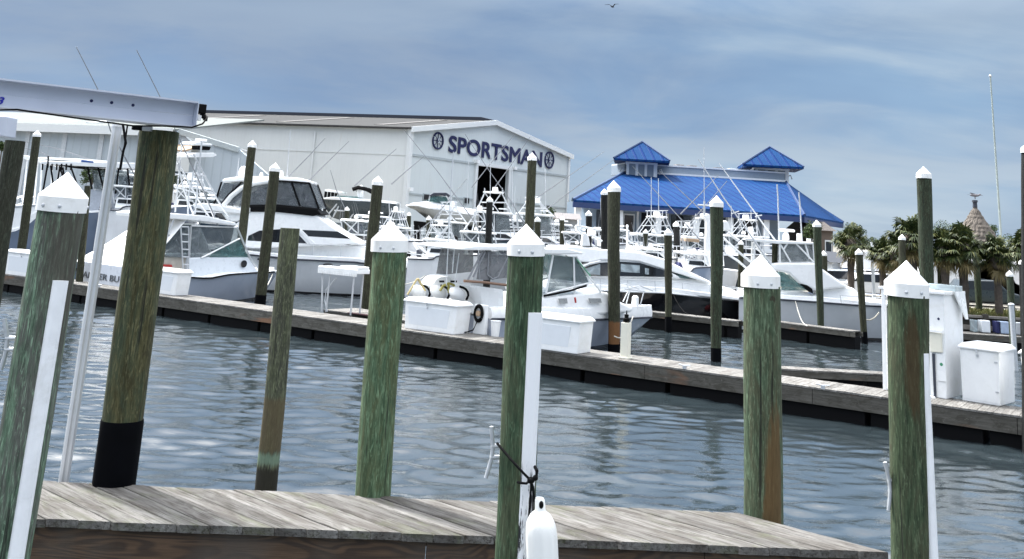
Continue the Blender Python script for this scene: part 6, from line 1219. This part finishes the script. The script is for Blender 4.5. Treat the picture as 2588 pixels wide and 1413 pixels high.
# --- blue-roofed clubhouse
DC = 104.0; k1 = D(1449, 510, DC); ZE3 = k1.z; k2 = G(2033, 549, ZE3); cx_ = (k2 - k1).normalized(); cn = Vector((cx_.y, -cx_.x, 0)); cn = cn if cn.y < 0 else -cn
club = thing('clubhouse', (k1.x, k1.y, ZG), 'pale waterfront building with bright blue metal hip roof and two cupolas', 'building')
r1_ = G(1580, 439, ZE3 + 4.6); rT = ZE3 + 4.6; r2_ = G(1987, 464, rT)
k3 = G(2132, 566, ZE3)
if k3.y < k2.y + 6: k3 = k2 - cn * 16 + cx_ * 6
def blue_roof(nm, ang): 
    m, t, b = pbsdf(nm); tc = N(t, 'ShaderNodeTexCoord'); mm = N(t, 'ShaderNodeMapping'); mm.inputs['Rotation'].default_value = (0, 0, -ang); LK(t, tc.outputs['Object'], mm.inputs[0]); s = N(t, 'ShaderNodeSeparateXYZ'); LK(t, mm.outputs[0], s.inputs[0])
    x = M_(t, 'FRACT', M_(t, 'MULTIPLY', s.outputs[0], .95)); rb = RAMP(t, x, [(0, 0.0), (.08, 1.0), (.26, 1.0), (.34, 0.0), (1, 0.0)])
    n = N(t, 'ShaderNodeTexNoise', i_Scale=.28, i_Detail=7, i_Roughness=.65); LK(t, tc.outputs['Object'], n.inputs['Vector'])
    c = MIXC(t, RAMP(t, n.outputs[0], [(.35, 0.0), (.65, 1.0)]), (.006, .036, .118), (.010, .048, .145)); c = MIXC(t, M_(t, 'MULTIPLY', rb, .85), c, (.005, .025, .12)); LK(t, c, b.inputs['Base Color']); b.inputs['Roughness'].default_value = .6; b.inputs['Specular IOR Level'].default_value = .04
    bp = N(t, 'ShaderNodeBump'); bp.inputs['Strength'].default_value = .8; bp.inputs['Distance'].default_value = .08; LK(t, rb, bp.inputs['Height']); LK(t, bp.outputs[0], b.inputs['Normal']); return m
BR1 = blue_roof('blue_roof_front', math.atan2(cx_.y, cx_.x)); BR2 = blue_roof('blue_roof_side', math.atan2(cn.y, cn.x))
def xy(p, z): return Vector((p.x, p.y, z))
sgt = lambda p: Vector((p.x, p.y, 0)).normalized(); k0 = k1 + sgt(k1) * 14 + cx_ * 1.5; r0_ = r1_ + sgt(r1_) * 7 + cx_ * .5; r3_ = r2_ + sgt(r2_) * 7 - cx_ * .3
MB().prism([k1 + cn * .0, k2, r2_, r1_], Z1 * .2).build('roof', BR1, club); MB().prism([k2, k3, r3_, r2_], Z1 * .2).build('roof', BR2, club); MB().prism([k1, r1_, r0_, k0], Z1 * .2).build('roof', BR2, club); MB().prism([k0, r0_, r3_, k3], Z1 * .2).build('roof', BR1, club)
CW = plain('grey_blue_siding', (.20, .26, .33), .6, var=.06); CWh = plain('white_column_paint', (.66, .69, .72), .5, var=.03)
HIP = plain('blue_ridge_cap', (.006, .035, .12), .6); m = MB()
for a_, b_ in ((k1, r1_), (k2, r2_), (k3, r3_)): m.tube([a_ + Z1 * .22, b_ + Z1 * .22], .16, 6)
m.build('ridge_cap', HIP, club)
m = MB(); m.prism([k1 - Z1 * .55 - cn * .0, k2 - Z1 * .55, k2, k1], -cn * .3).prism([k2 - Z1 * .55, k3 - Z1 * .55, k3, k2], cx_ * -.3 ).build('fascia', plain('blue_fascia', (.015, .035, .12), .5), club)
w0 = k1 - cn * 3.2 + cx_ * 2.6; w1 = k2 - cn * 3.2 - cx_ * 1.5
MB().prism([xy(w0, ZG), xy(w1, ZG), xy(w1, ZE3 + .3), xy(w0, ZE3 + .3)], -cn * 10).build('wall', CW, club)
m = MB(); gl = MB(); L3 = (w1 - w0).length; kk = 0; pos = .8
while pos < L3 - 2.6:
    wd = [2.2, 1.3, 2.6, 2.2, 1.6][kk % 5]
    if kk % 3 != 1: MB().prism([xy(w0 + cx_ * pos, ZE3 - 3.3), xy(w0 + cx_ * (pos + wd), ZE3 - 3.3), xy(w0 + cx_ * (pos + wd), ZE3 - .6), xy(w0 + cx_ * pos, ZE3 - .6)], cn * .08).build('glazed_opening', DGLASS, club)
    else:
        fr = MB().prism([xy(w0 + cx_ * pos, ZE3 - 2.9), xy(w0 + cx_ * (pos + wd), ZE3 - 2.9), xy(w0 + cx_ * (pos + wd), ZE3 - .8), xy(w0 + cx_ * pos, ZE3 - .8)], cn * .1).build('window_frame', CWh, club)
        MB().prism([xy(w0 + cx_ * (pos + .15), ZE3 - 2.75), xy(w0 + cx_ * (pos + wd - .15), ZE3 - 2.75), xy(w0 + cx_ * (pos + wd - .15), ZE3 - .95), xy(w0 + cx_ * (pos + .15), ZE3 - .95)], cn * .14).build('pane', DGLASS, fr)
    m.box(xy(w0 + cx_ * (pos + wd + .3), ZE3 - 1.7) + cn * .1, .22, .2, 3.2, cx_); pos += wd + .75; kk += 1
m.build('mullion', CWh, club)
pp_ = (.9, 6.2, 12.2, 17.2, 22.0); k = 0
for s_ in (.7, 5.2, 9.4, 13.6, 17.4, 21.5):
    if s_ < (k2 - k1).length: MB().box(xy(k1 + cx_ * s_ - cn * .7, (ZE3 + ZG) / 2 - .25), .62, .62, ZE3 - ZG - .5, cx_).build('column', CWh, club)
m = MB(); q0_ = k1 - cn * .7 + cx_ * .7; q1_ = k2 - cn * .7
m.prism([xy(q0_, ZE3 - 3.6), xy(q1_, ZE3 - 3.6), xy(q1_, ZE3 - 3.75), xy(q0_, ZE3 - 3.75)], cn * .12).prism([xy(q0_, ZE3 - 2.7), xy(q1_, ZE3 - 2.7), xy(q1_, ZE3 - 2.8), xy(q0_, ZE3 - 2.8)], cn * .1)
s_ = .3
while s_ < (q1_ - q0_).length: m.box(xy(q0_ + cx_ * s_, ZE3 - 3.2), .06, .06, .85, cx_); s_ += .35
m.build('porch_rail', CWh, club); MB().prism([xy(k1 - cn * .3 + cx_ * .4, ZE3 - 4.0), xy(k2 - cn * .3, ZE3 - 4.0), xy(k2 - cn * 3.1, ZE3 - 4.0), xy(k1 - cn * 3.1 + cx_ * .4, ZE3 - 4.0)], Z1 * .28).build('porch_floor', CWh, club)
# parapet band behind the front slope
pb0 = r1_ - cn * .4 + cx_ * .0; pb1 = r2_ - cn * .4; ph_ = MP(r1_, 25)
PAR = plain('grey_parapet', (.22, .27, .33), .6, var=.07)
MB().prism([pb0, pb1, pb1 + Z1 * ph_, pb0 + Z1 * ph_], -cn * 6).build('parapet', PAR, club)
MB().prism([pb0 + Z1 * ph_ + cn * .15, pb1 + Z1 * ph_ + cn * .15, pb1 - cn * 6 + Z1 * ph_, pb0 - cn * 6 + Z1 * ph_], Z1 * .18).prism([r1_ + Z1 * .12 + cn * .05, r2_ + Z1 * .12 + cn * .05, r2_ - cn * .5 + Z1 * .12, r1_ - cn * .5 + Z1 * .12], Z1 * .3).build('coping', CWh, club)
PRD = plain('rooftop_unit', (.18, .17, .17), .6)
for xx, ww in ((1715, 20), (1748, 20), (1815, 22), (1850, 24)):
    q = PL(xx, 426, pb0 - cn * 3, cn); q.z = pb0.z + ph_ + .1; MB().box(q + Z1 * .25, MP(q, ww), 1.2, .55, cx_).build('rooftop_unit', PRD if ww != 24 else CWh, club)
for tx, xl, xr, apy, ely, ery, wl_, wr_ in ((1622, 1544, 1698, 361, 402, 416, 1582, 1660), (1943, 1862, 2025, 374, 417, 431, 1903, 1987)):
    cc_ = PL((wl_ + wr_) / 2, 425, r1_ + cn * .6, cn); zt1 = PL((xl + xr) / 2, (ely + ery) / 2 - 1, r1_ + cn * .6, cn).z; hw_ = MP(cc_, (xr - xl) / 2) / 1.12; ww_ = MP(cc_, (wr_ - wl_) / 2) / 1.1
    base_z = rT - .9; ce = xy(cc_, zt1); az = MP(cc_, (ely + ery) / 2 - apy + 1)
    ax1 = (cx_ * math.cos(R(18)) - cn * math.sin(R(-18))).normalized(); ax2 = Vector((-ax1.y, ax1.x, 0)); ce = ce + Vector((0, 0, 0))
    cz = [ce + ax1 * sx_ * hw_ + ax2 * sy_ * hw_ for sx_, sy_ in ((-1, -1), (1, -1), (1, 1), (-1, 1))]; ap = ce + Z1 * az
    MB().add(cz + [ap] + [p - Z1 * .25 for p in cz], [(0, 1, 4), (1, 2, 4), (2, 3, 4), (3, 0, 4), (0, 5, 6, 1), (1, 6, 7, 2), (2, 7, 8, 3), (3, 8, 5, 0), (5, 8, 7, 6)]).build('cupola_roof', BR1, club)
    mm_ = MB(); 
    for p in cz: mm_.tube([p + Z1 * .03, ap + Z1 * .03], .13, 5)
    mm_.build('cupola_ridge', HIP, club)
    MB().box(xy(ce, (zt1 + base_z) / 2 - .1), ww_ * 2, ww_ * 2, zt1 - base_z, ax1).build('cupola_wall', PAR, club)
    MB().box(xy(ce, zt1 - .35), ww_ * 2.25, ww_ * 2.25, .3, ax1).box(xy(ce, base_z + .25), ww_ * 2.1, ww_ * 2.1, .35, ax1).build('cupola_trim', CWh, club)
    mm_ = MB(); mw = MB()
    for sx_ in (-1, -.33, .33, 1): 
        for o_1, a_1, a_2 in ((-1, ax1, ax2), (1, ax2, ax1)): mm_.box(xy(ce + a_1 * sx_ * ww_ * .95 + a_2 * o_1 * ww_ * 1.01, (zt1 + base_z) / 2), .34, .28, zt1 - base_z - .3, ax1)
    mm_.build('cupola_post', CWh, club)
    for sgn in (-1, 1): MB().tube([xy(ce + ax1 * sgn * ww_, zt1 - 1.2), xy(ce + ax1 * sgn * (ww_ + .7), zt1 - .9), xy(ce + ax1 * sgn * (ww_ + .9), zt1 - 1.4)], .09, 6).build('gooseneck_lamp', GALV, club)

# ================================================================== GREENERY
def leafmat(name, a, b_, c_):
    m, t, b = pbsdf(name); geo = N(t, 'ShaderNodeNewGeometry'); tc = N(t, 'ShaderNodeTexCoord')
    n = N(t, 'ShaderNodeTexNoise', i_Scale=.9, i_Detail=4); LK(t, tc.outputs['Object'], n.inputs['Vector'])
    cc = RAMP(t, M_(t, 'ADD', M_(t, 'MULTIPLY', geo.outputs['Random Per Island'], .5), M_(t, 'MULTIPLY', n.outputs[0], .5)), [(.25, a), (.5, b_), (.75, c_)])
    LK(t, cc, b.inputs['Base Color']); b.inputs['Roughness'].default_value = .55; b.inputs['Specular IOR Level'].default_value = .3
    return m
PALM = leafmat('palm_leaf', (.012, .022, .006), (.032, .050, .011), (.085, .09, .022)); DEADF = leafmat('dry_palm_leaf', (.10, .08, .03), (.17, .13, .05), (.24, .19, .09))
LEAF = leafmat('tree_leaf', (.012, .024, .008), (.028, .055, .012), (.06, .10, .02)); TRUNK = plain('palm_trunk', (.075, .06, .048), .9, var=.35, scale=9, bump=.8)
def palm(seed, R_=.98):
    rr = random.Random(seed); t = thing('palm_tree', (0, 0, 0), 'x', 'palm', 'palms along the bulkhead')
    m = MB(); m.lathe((0, 0, -.2), (0, 0, 1), [(0, .17), (.4, .15)] + [(.4 + .25 * k, .135 + (.02 if k % 2 else 0)) for k in range(7)], 10, .06); m.ell((0, 0, 2.15), .27, .27, .38).build('trunk', TRUNK, t)
    for nm, cnt, e0_, e1_, mat in (('crown', 64, -25, 88, PALM), ('dry_fronds', 10, -70, -20, DEADF)):
        m = MB()
        for k in range(cnt):
            az = rr.uniform(0, 6.283); el = R(rr.uniform(e0_, e1_)); L = R_ * rr.uniform(.30, .62); o = Vector((0, 0, 2.25 + rr.uniform(-.1, .15)))
            dv = Vector((math.cos(az) * math.cos(el), math.sin(az) * math.cos(el), math.sin(el))); sdv = Vector((-math.sin(az), math.cos(az), 0)); e_ = o + dv * L
            m.tube([o, o + dv * L * .5 + Z1 * .03, e_], .016, 4)
            upv = sdv.cross(dv)
            nb = 17
            for j in range(nb):
                a_ = R(-105 + 210 * j / (nb - 1)); dl_ = (dv * math.cos(a_) + sdv * math.sin(a_)).normalized(); bl2 = R_ * rr.uniform(.34, .5) * (1 - .18 * abs(a_) / 1.8)
                wv = dl_.cross(upv).normalized() * .028; p1 = e_ + dl_ * bl2 * .55 + upv * .05 * abs(a_); p2 = e_ + dl_ * bl2 - Z1 * (.13 + .12 * rr.random()) 
                m.add([e_, p1 - wv, p2, p1 + wv], [(0, 1, 2, 3)])
        m.build(nm, mat, t, rec=False)
    return t
palm0 = palm(3); palm1 = palm(8); palm2 = palm(17)
# crown centre, foot, scale, label
spots = [(2148, 607, 2150, 758, 0, 52, 'palm standing alone just right of the blue roof corner'), (2228, 640, 2235, 745, 1, 50, 'low palm in front of the small blue shop'), (2300, 598, 2306, 770, 2, 47, 'palm whose crown shows left of the thick tall piling'), (2262, 640, 2262, 760, 0, 49, 'short palm behind the two small piling caps'),
         (2384, 626, 2401, 785, 1, 46.5, 'bushy palm behind the power cabinet'), (2430, 622, 2454, 800, 2, 46.6, 'palm with dark trunk just left of the thatched cone'), (2516, 636, 2524, 805, 0, 46.2, 'palm below the flagpole with a grey trunk'), (2586, 634, 2592, 805, 1, 47.5, 'palm cut off by the right edge of the photo')]
for i, (xc, yc, xf, yf, k, dist, lab) in enumerate(spots):
    ft2 = D(xf, yf, dist); ctr = D(xc, yc, dist + .1); s_ = (ctr.z - ZG) / 2.25; src = (palm0, palm1, palm2)[k]
    s_ = max(s_, .85)
    o = src if src['label'] == 'x' else dup(src, (0, 0, 0))
    o.location = (ctr.x, dist, ZG - .1); o.scale = (s_ * (.9 + .05 * (i % 3)), s_ * (.9 + .05 * (i % 3)), s_ * (.96 + .03 * (i % 2))); o.rotation_euler = (0, 0, i * 1.3); o['label'] = lab
def tree(name, label, x, y, dist, rpx, hpx, group, nl=2600, seed=0, base=ZG, mat=None, group2=None):
    rr = random.Random(seed); c_ = D(x, y, dist); rx = MP(c_, rpx); rz = MP(c_, hpx); t = thing(name, (c_.x, c_.y, base), label, 'tree', group); m = MB()
    trk = MB().tube([Vector((c_.x, c_.y, base - .3)), Vector((c_.x + .1, c_.y, (base + c_.z) / 2)), c_ + Z1 * rz * .2], max(.12, rx * .06), 7, max(.05, rx * .03))
    cl_ = [(c_ + Vector((rr.uniform(-.75, .75) * rx, rr.uniform(-.6, .6) * rx, rr.uniform(-.6, .75) * rz)), rr.uniform(.25, .45)) for _ in range(15)]
    for cc_, k_ in cl_[:7]: trk.tube([Vector((c_.x, c_.y, c_.z - rz * .5)), cc_], max(.05, rx * .02), 5)
    trk.build('trunk', TRUNK, t); s_ = max(.09, min(rx, rz) * .075)
    for i in range(nl):
        cc_, k_ = rr.choice(cl_); dv = Vector((rr.gauss(0, 1), rr.gauss(0, 1), rr.gauss(0, 1))).normalized() * (rr.random() ** .45); p = cc_ + Vector((dv.x * rx * k_, dv.y * rx * k_, dv.z * rz * k_ * 1.1))
        a_ = Vector((rr.gauss(0, 1), rr.gauss(0, 1), rr.gauss(0, .6))).normalized() * s_ * rr.uniform(.6, 1.4); b_ = a_.cross(Vector((rr.gauss(0, 1), rr.gauss(0, 1), rr.gauss(0, 1)))).normalized() * s_ * .6
        m.add([p - a_, p - b_, p + a_, p + b_], [(0, 1, 2, 3)])
    m.build('crown', mat or LEAF, t, rec=False); return t
TG = 'broadleaf trees behind the buildings'
tree('broadleaf_tree', 'green tree between the big shed and the blue roof', 1442, 525, 150, 22, 26, TG, 1500, 1); tree('broadleaf_tree', 'small tree at the foot of the big sign gable', 1392, 540, 108, 22, 20, TG, 1200, 12)
tree('broadleaf_tree', 'dark tree under the right corner of the blue roof', 2048, 590, 92, 26, 38, TG, 1800, 2); tree('broadleaf_tree', 'dark rounded tree behind the lone palm', 2155, 592, 130, 36, 26, TG, 1800, 3); tree('broadleaf_tree', 'dark tree trailing right of the lone palm', 2205, 620, 135, 34, 20, TG, 1600, 4)
tree('broadleaf_tree', 'dark tree left of the thatched cone', 2395, 585, 130, 42, 24, TG, 1900, 5); tree('broadleaf_tree', 'dark tree right of the thatched cone', 2500, 592, 130, 32, 26, TG, 1700, 6); tree('broadleaf_tree', 'dark tree at the right edge behind the palms', 2575, 612, 130, 34, 24, TG, 1700, 7); tree('broadleaf_tree', 'dark tree behind the gap between palms and tall piling', 2345, 640, 120, 50, 40, TG, 2200, 8)
tree('broadleaf_tree', 'green bush on the yard below the racked boats', 470, 458, 90, 34, 14, TG, 1100, 9); tree('broadleaf_tree', 'green tree top at the left edge below the lift beam end', 5, 372, 88, 14, 16, TG, 700, 10); tree('broadleaf_tree', 'green tree seen through the frame of the slate boat', 235, 445, 84, 34, 26, TG, 1300, 11)
# ------------------------------------------------------------------ right bank
BK = grainwood('bulkhead_timber', (.085, .07, .055), (.045, .04, .035), (1.5, 1.5, 6), 5)
bk0, bk1 = Vector((19.3, 45.35, 0)), Vector((90, 45.35, 0))
bh = thing('bulkhead', (20, 45.35, 0), 'dark timber bulkhead below the grass bank at the right', 'retaining wall')
m = MB(); k = 0
while k < 60: m.prism([Vector((19.3 + k * .6, 45.35, -.5)), Vector((19.3 + k * .6 + .585, 45.35, -.5)), Vector((19.3 + k * .6 + .585, 45.35, ZG - .0)), Vector((19.3 + k * .6, 45.35, ZG - .0))], (0, .12, 0)); k += 1
m.build('boards', BK, bh); MB().box((49.2, 45.3, ZG + .02), 60, .38, .1).box((49.2, 45.22, ZG - .45), 60, .16, .2).box((49.2, 45.22, .28), 60, .16, .2).build('whaler', plain('grey_cap_timber', (.19, .175, .155), .9, var=.25, scale=5), bh, bevel=.01)
m = MB()
for k in range(20): m.box((19.6 + k * 2.0, 45.12, .35), .22, .2, 1.9)
m.build('bulkhead_pile', BK, bh)
# pale stored hull panels on the low dock in front of the bulkhead
m = MB(); 
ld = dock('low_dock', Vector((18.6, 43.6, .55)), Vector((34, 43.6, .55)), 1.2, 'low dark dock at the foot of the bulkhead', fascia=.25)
for i, (xx, ww, mt_) in enumerate(((2462, 10, LGLASS), (2488, 22, CWh), (2520, 12, NAVY), (2535, 30, plain('blue_white_tarp', (.34, .42, .55), .6)), (2575, 24, CWh))):
    q = D(xx, 850, 44.5); q.z = .57; tag(MB().box(q + Z1 * .26, MP(q, ww), .4, .5).build('dock_crate', mt_, None, bevel=.03), ('pale blue crate nearest the cabinet on the low dock', 'white crate on the low dock left of the capped piling', 'navy crate on the low dock', 'blue-white tarped crate on the low dock under the grass', 'white crate on the low dock at the right edge')[i], 'crate', 'crates on the low dock')
gr_ = MB(); rr = random.Random(5)
for i in range(9000):
    x = rr.uniform(19.5, 34); y = 45.7 + rr.random() ** 1.4 * 5.5; h = rr.uniform(.05, .22) * (1.2 if y < 46.3 else 1); a_ = rr.uniform(0, 6.28); dx, dy = math.cos(a_) * .035, math.sin(a_) * .035; lx_, ly_ = rr.uniform(-.1, .1), rr.uniform(-.1, .05)
    gr_.add([(x - dx, y - dy, ZG - .01), (x + dx, y + dy, ZG - .01), (x + lx_, y + ly_, ZG + h)], [(0, 1, 2)])
o = gr_.build('grass', leafmat('bank_grass', (.06, .075, .02), (.11, .12, .035), (.20, .16, .07)), None, rec=False); o['kind'] = 'stuff'
lawn = MB().prism([(19.5, 45.75, ZG), (60, 45.75, ZG), (60, 52, ZG), (19.5, 52, ZG)], (0, 0, .02)).build('lawn', plain('lawn_soil', (.09, .10, .035), .95, var=.3, scale=3), None); lawn['kind'] = 'structure'
# thatched hut
THM = plain('thatch', (.105, .09, .076), .95, var=.35, scale=7, bump=1.0)
tp = D(2457, 522, 70); th_ = thing('thatched_hut', (tp.x, tp.y, ZG), 'brown thatched hut with a tall conical roof behind the palms', 'hut')
zb_ = D(2470, 655, 70).z; r_ = MP(tp, 62); ctr = Vector((tp.x + .2, tp.y, 0)); H_t = tp.z - zb_
MB().lathe(ctr + Z1 * zb_, Z1, [p for k in range(26) for p in ((H_t * k / 26, r_ * 1.22 * (1 - k / 26) + .10 + random.uniform(-.03, .04)),)] + [(H_t, .12)], 56, .05).build('cone_roof', THM, th_)
MB().lathe(ctr + Z1 * (tp.z - .05), Z1, [(0, .16), (.35, .14), (.36, .2), (.5, .18)], 10).build('finial', DARKV, th_)
l0 = D(2405, 655, 62); l1 = D(2530, 663, 62); zl = D(2470, 702, 62).z
MB().prism([l0 + Vector((0, 2.5, 0)), l1 + Vector((0, 2.5, 0)), Vector((l1.x + .6, 59.5, zl)), Vector((l0.x - .6, 59.5, zl))], (0, 0, -.25)).build('lower_roof', THM, th_)
m = MB()
for xx in (2412, 2450, 2490, 2524): q = D(xx, 700, 60); m.tube([Vector((q.x, 60, ZG)), Vector((q.x, 60, zl))], .12, 6)
m.build('post', TRUNK, th_); MB().prism([Vector((l0.x, 64, ZG)), Vector((l1.x, 64, ZG)), Vector((l1.x, 64, zl + 1)), Vector((l0.x, 64, zl + 1))], (0, .2, 0)).build('wall', CWh, th_)
# birds
def bird(name, label, P, wing, body, flying=True, mat=DARKV):
    t = thing(name, P, label, 'bird'); 
    m = MB().ell(P, body, body * .3, body * .3)
    m.ell(P + Vector((body * 1.05, 0, body * .18)), body * .28, body * .2, body * .2); m.tube([P + Vector((body * 1.2, 0, body * .15)), P + Vector((body * 1.75, 0, body * .02))], body * .07, 5, body * .02); m.add([P + Vector((-body * .8, -.03, 0)), P + Vector((-body * 1.5, -body * .25, .02)), P + Vector((-body * 1.5, body * .25, .02))], [(0, 1, 2)])
    if flying:
        for s_ in (-1, 1):
            m.rings([[P + Vector((body * .45, s_ * .04, body * .1)), P + Vector((-body * .4, s_ * .04, body * .1)), P + Vector((-body * .4, s_ * .04, body * .02))], [P + Vector((body * .5 - s_ * -.0, s_ * wing * .3, wing * .26)), P + Vector((-body * .35, s_ * wing * .3, wing * .26)), P + Vector((-body * .3, s_ * wing * .3, wing * .23))], [P + Vector((-body * .2, s_ * wing * .8, wing * .22)), P + Vector((-body * .5, s_ * wing * .8, wing * .22)), P + Vector((-body * .4, s_ * wing * .8, wing * .20))]])
    else:
        m.tube([P + Vector((.03, -.04, -body * .2)), P + Vector((.03, -.04, -body * .75))], body * .06, 5).tube([P + Vector((.03, .04, -body * .2)), P + Vector((.03, .04, -body * .75))], body * .06, 5)
        m.rings([[P + Vector((body * .5, 0, body * .25)), P + Vector((-body * .1, 0, body * .3)), P + Vector((0, 0, body * .1))], [P + Vector((-body * .9, -.05, body * .5)), P + Vector((-body * 1.1, -.05, body * .35)), P + Vector((-body * .9, -.02, body * .3))]])
    m.build('body', mat, t, smooth=False)
    return t
bp1 = D(1547, 17, 40); bb_ = bird('flying_bird', 'dark bird flying high in the sky above the building', bp1, .40, .12); bb_.rotation_euler = (0, 0, R(60))
bird('perched_bird', 'grey bird perched on top of the thatched cone roof', Vector((ctr.x, ctr.y, tp.z + .78)), .5, .34, False, plain('grey_feather', (.16, .15, .16), .8))
# flagpole
q = D(2530, 600, 60); q2 = D(2503, 195, 60); fpz = thing('flagpole', (q.x, q.y, ZG), 'tall thin white flagpole rising behind the palms', 'pole')
ax_ = (q2 - q); MB().tube([q - ax_ * ((q.z - ZG) / ax_.z), q2], .075, 8, .045).build('shaft', plain('old_white_pole', (.30, .34, .32), .6), fpz, smooth=True); MB().ell(q2 + Z1 * .07, .09, .09, .09).build('finial', GALV, fpz)
# small blue shop, grey cottage, brown house
def house(name, label, x0, x1, ytop, yeave, ybot, dist, wallm, roofm, depth=5, door=None):
    p0 = D(x0, yeave, dist); p1 = D(x1, yeave + .062 * (x1 - x0), dist); ze = (p0.z + p1.z) / 2; zr = D(x0, ytop, dist).z; t = thing(name, (p0.x, dist, ZG), label, 'building'); zb_ = ZG - .2
    MB().prism([(p0.x + .3, dist, zb_), (p1.x - .3, dist, zb_), (p1.x - .3, dist, ze), (p0.x + .3, dist, ze)], (0, depth, 0)).build('wall', wallm, t)
    MB().add([(p0.x, dist - .4, ze), (p1.x, dist - .4, ze), (p1.x, dist + depth / 2, zr), (p0.x, dist + depth / 2, zr), (p1.x, dist + depth + .4, ze), (p0.x, dist + depth + .4, ze)], [(0, 1, 2, 3), (3, 2, 4, 5), (0, 3, 5), (1, 4, 2), (0, 5, 4, 1)]).build('roof', roofm, t)
    W_ = p1.x - p0.x; n_ = max(1, int(W_ / 1.6))
    for k in range(n_):
        xx = p0.x + W_ * (k + .5) / n_; fr = MB().box((xx, dist - .03, ze - (ze - ZG) * .45), W_ / n_ * .5, .08, (ze - ZG) * .42).build('window', TR, t); MB().box((xx, dist - .07, ze - (ze - ZG) * .45), W_ / n_ * .38, .06, (ze - ZG) * .34).build('pane', DGLASS, fr)
    return t
house('blue_shop', 'small shop with bright blue wall and pale roof behind the low palm', 2176, 2255, 666, 682, 720, 60, plain('bright_blue_wall', (.015, .12, .38), .5), plain('pale_shop_roof', (.55, .56, .58), .5), 5)
house('grey_cottage', 'small grey cottage at the foot of the blue-roofed building', 1405, 1470, 536, 552, 600, 92, plain('cottage_grey', (.36, .36, .36), .8), plain('cottage_roof', (.16, .15, .15), .9), 6)
house('brown_house', 'brown timber house half hidden right of the blue roof', 2038, 2112, 556, 580, 620, 112, plain('brown_siding', (.13, .10, .08), .9), plain('brown_roof', (.07, .06, .055), .9), 8)
house('white_cabin', 'white cabin with dark sloping roof left of the small shop', 2092, 2146, 636, 662, 720, 64, CWh, plain('black_roof', (.03, .035, .045), .8), 5)
# vehicles behind the bank
def vehicle(label, x, y, dist, L, H, colr, van=False, name='parked_car'):
    p = D(x, y, dist); z = ZG; t = thing(name, (p.x, dist, z), label, 'car' if not van else 'van', 'vehicles behind the palms'); bm_ = plain('vehicle_paint', colr, .3, var=.03, coat=.6)
    out_ = [(-.5, .18), (-.5, .45), (-.46, .55), (-.32, .60), (-.22, .95), (.18, 1.0), (.32, .62), (.48, .52), (.5, .3), (.5, .18)] if not van else [(-.5, .12), (-.5, .95), (-.46, 1), (.30, 1), (.38, .92), (.44, .55), (.5, .48), (.5, .12)]
    MB().prism([(p.x + a_ * L, dist, z + b_ * H) for a_, b_ in out_], (0, 1.75, 0)).build('body', bm_, t, bevel=.06)
    g_ = [(-.29, .63), (-.21, .92), (.15, .95), (.27, .63)] if not van else [(.20, .6), (.20, .9), (.34, .9), (.41, .6)]
    MB().prism([(p.x + a_ * L, dist - .015, z + b_ * H) for a_, b_ in g_], (0, .02, 0)).build('side_window', DGLASS, t)
    for a_ in (-.31, .31):
        wh = MB().lathe((p.x + a_ * L, dist - .02, z + .31), (0, 1, 0), [(0, .30), (.03, .32), (.22, .32)], 20).build('wheel', BLACK, t); MB().lathe((p.x + a_ * L, dist - .04, z + .31), (0, 1, 0), [(0, .18), (.03, .2)], 14).build('rim', GALV, wh)
    for a_ in (-.49, .49): MB().box((p.x + a_ * L, dist + .3, z + H * .42), .06, .3, .1).build('headlight', W_GEL, t)
    return t
vehicle('white delivery van behind the palms below the thatched roof', 2460, 730, 58, 5.6, 2.3, (.75, .75, .75), True, 'parked_van'); vehicle('dark green parked car behind the capped piling on the bank', 2490, 770, 54, 3.9, 1.4, (.02, .03, .035))
vehicle('white box van at the right edge of the lot', 2580, 725, 58, 5.4, 2.4, (.72, .70, .70), True, 'parked_van'); vehicle('silver parked car left of the low palm', 2130, 720, 57, 4.2, 1.4, (.35, .38, .40)); vehicle('white parked car between the lone palm and the shop', 2215, 738, 56, 4.2, 1.35, (.7, .7, .7))
vehicle('white van behind the two small piling caps', 2300, 690, 60, 5.6, 2.5, (.75, .75, .75), True, 'parked_van')
# slim posts on the bank
for xx, yy0, yy1, dist, lab in ((2550, 655, 800, 46, 'white square post on the bank beside the flagpole palm'), (2586, 770, 890, 36, 'galvanised pole standing in the water near the right edge'), (2205, 655, 740, 52, 'grey lamp post left of the small shop')):
    a_ = D(xx - (30 if xx == 2586 else 0), yy0, dist); t = thing('post', (a_.x, dist, 0 if xx == 2586 else ZG), lab, 'post'); MB().tube([a_, Vector((a_.x + .05, dist, -.3 if xx == 2586 else ZG))], .09, 8).build('shaft', GALV if xx == 2586 else CWh, t); MB().ell(a_, .11, .11, .06).build('top', GALV, t)
# cream sign board
q = D(2213, 620, 66); tt_ = thing('blank_signboard', (q.x, q.y, ZG), 'blank white signboard between the lone palm and the low palm', 'sign'); MB().box(q, MP(q, 24), .12, MP(q, 15)).build('board', CWh, tt_); MB().tube([q, Vector((q.x, q.y + .1, ZG))], .08, 6).build('post', GALV, tt_)
print('OBJ', len(bpy.data.objects), 'faces', sum(len(m.polygons) for m in bpy.data.meshes))
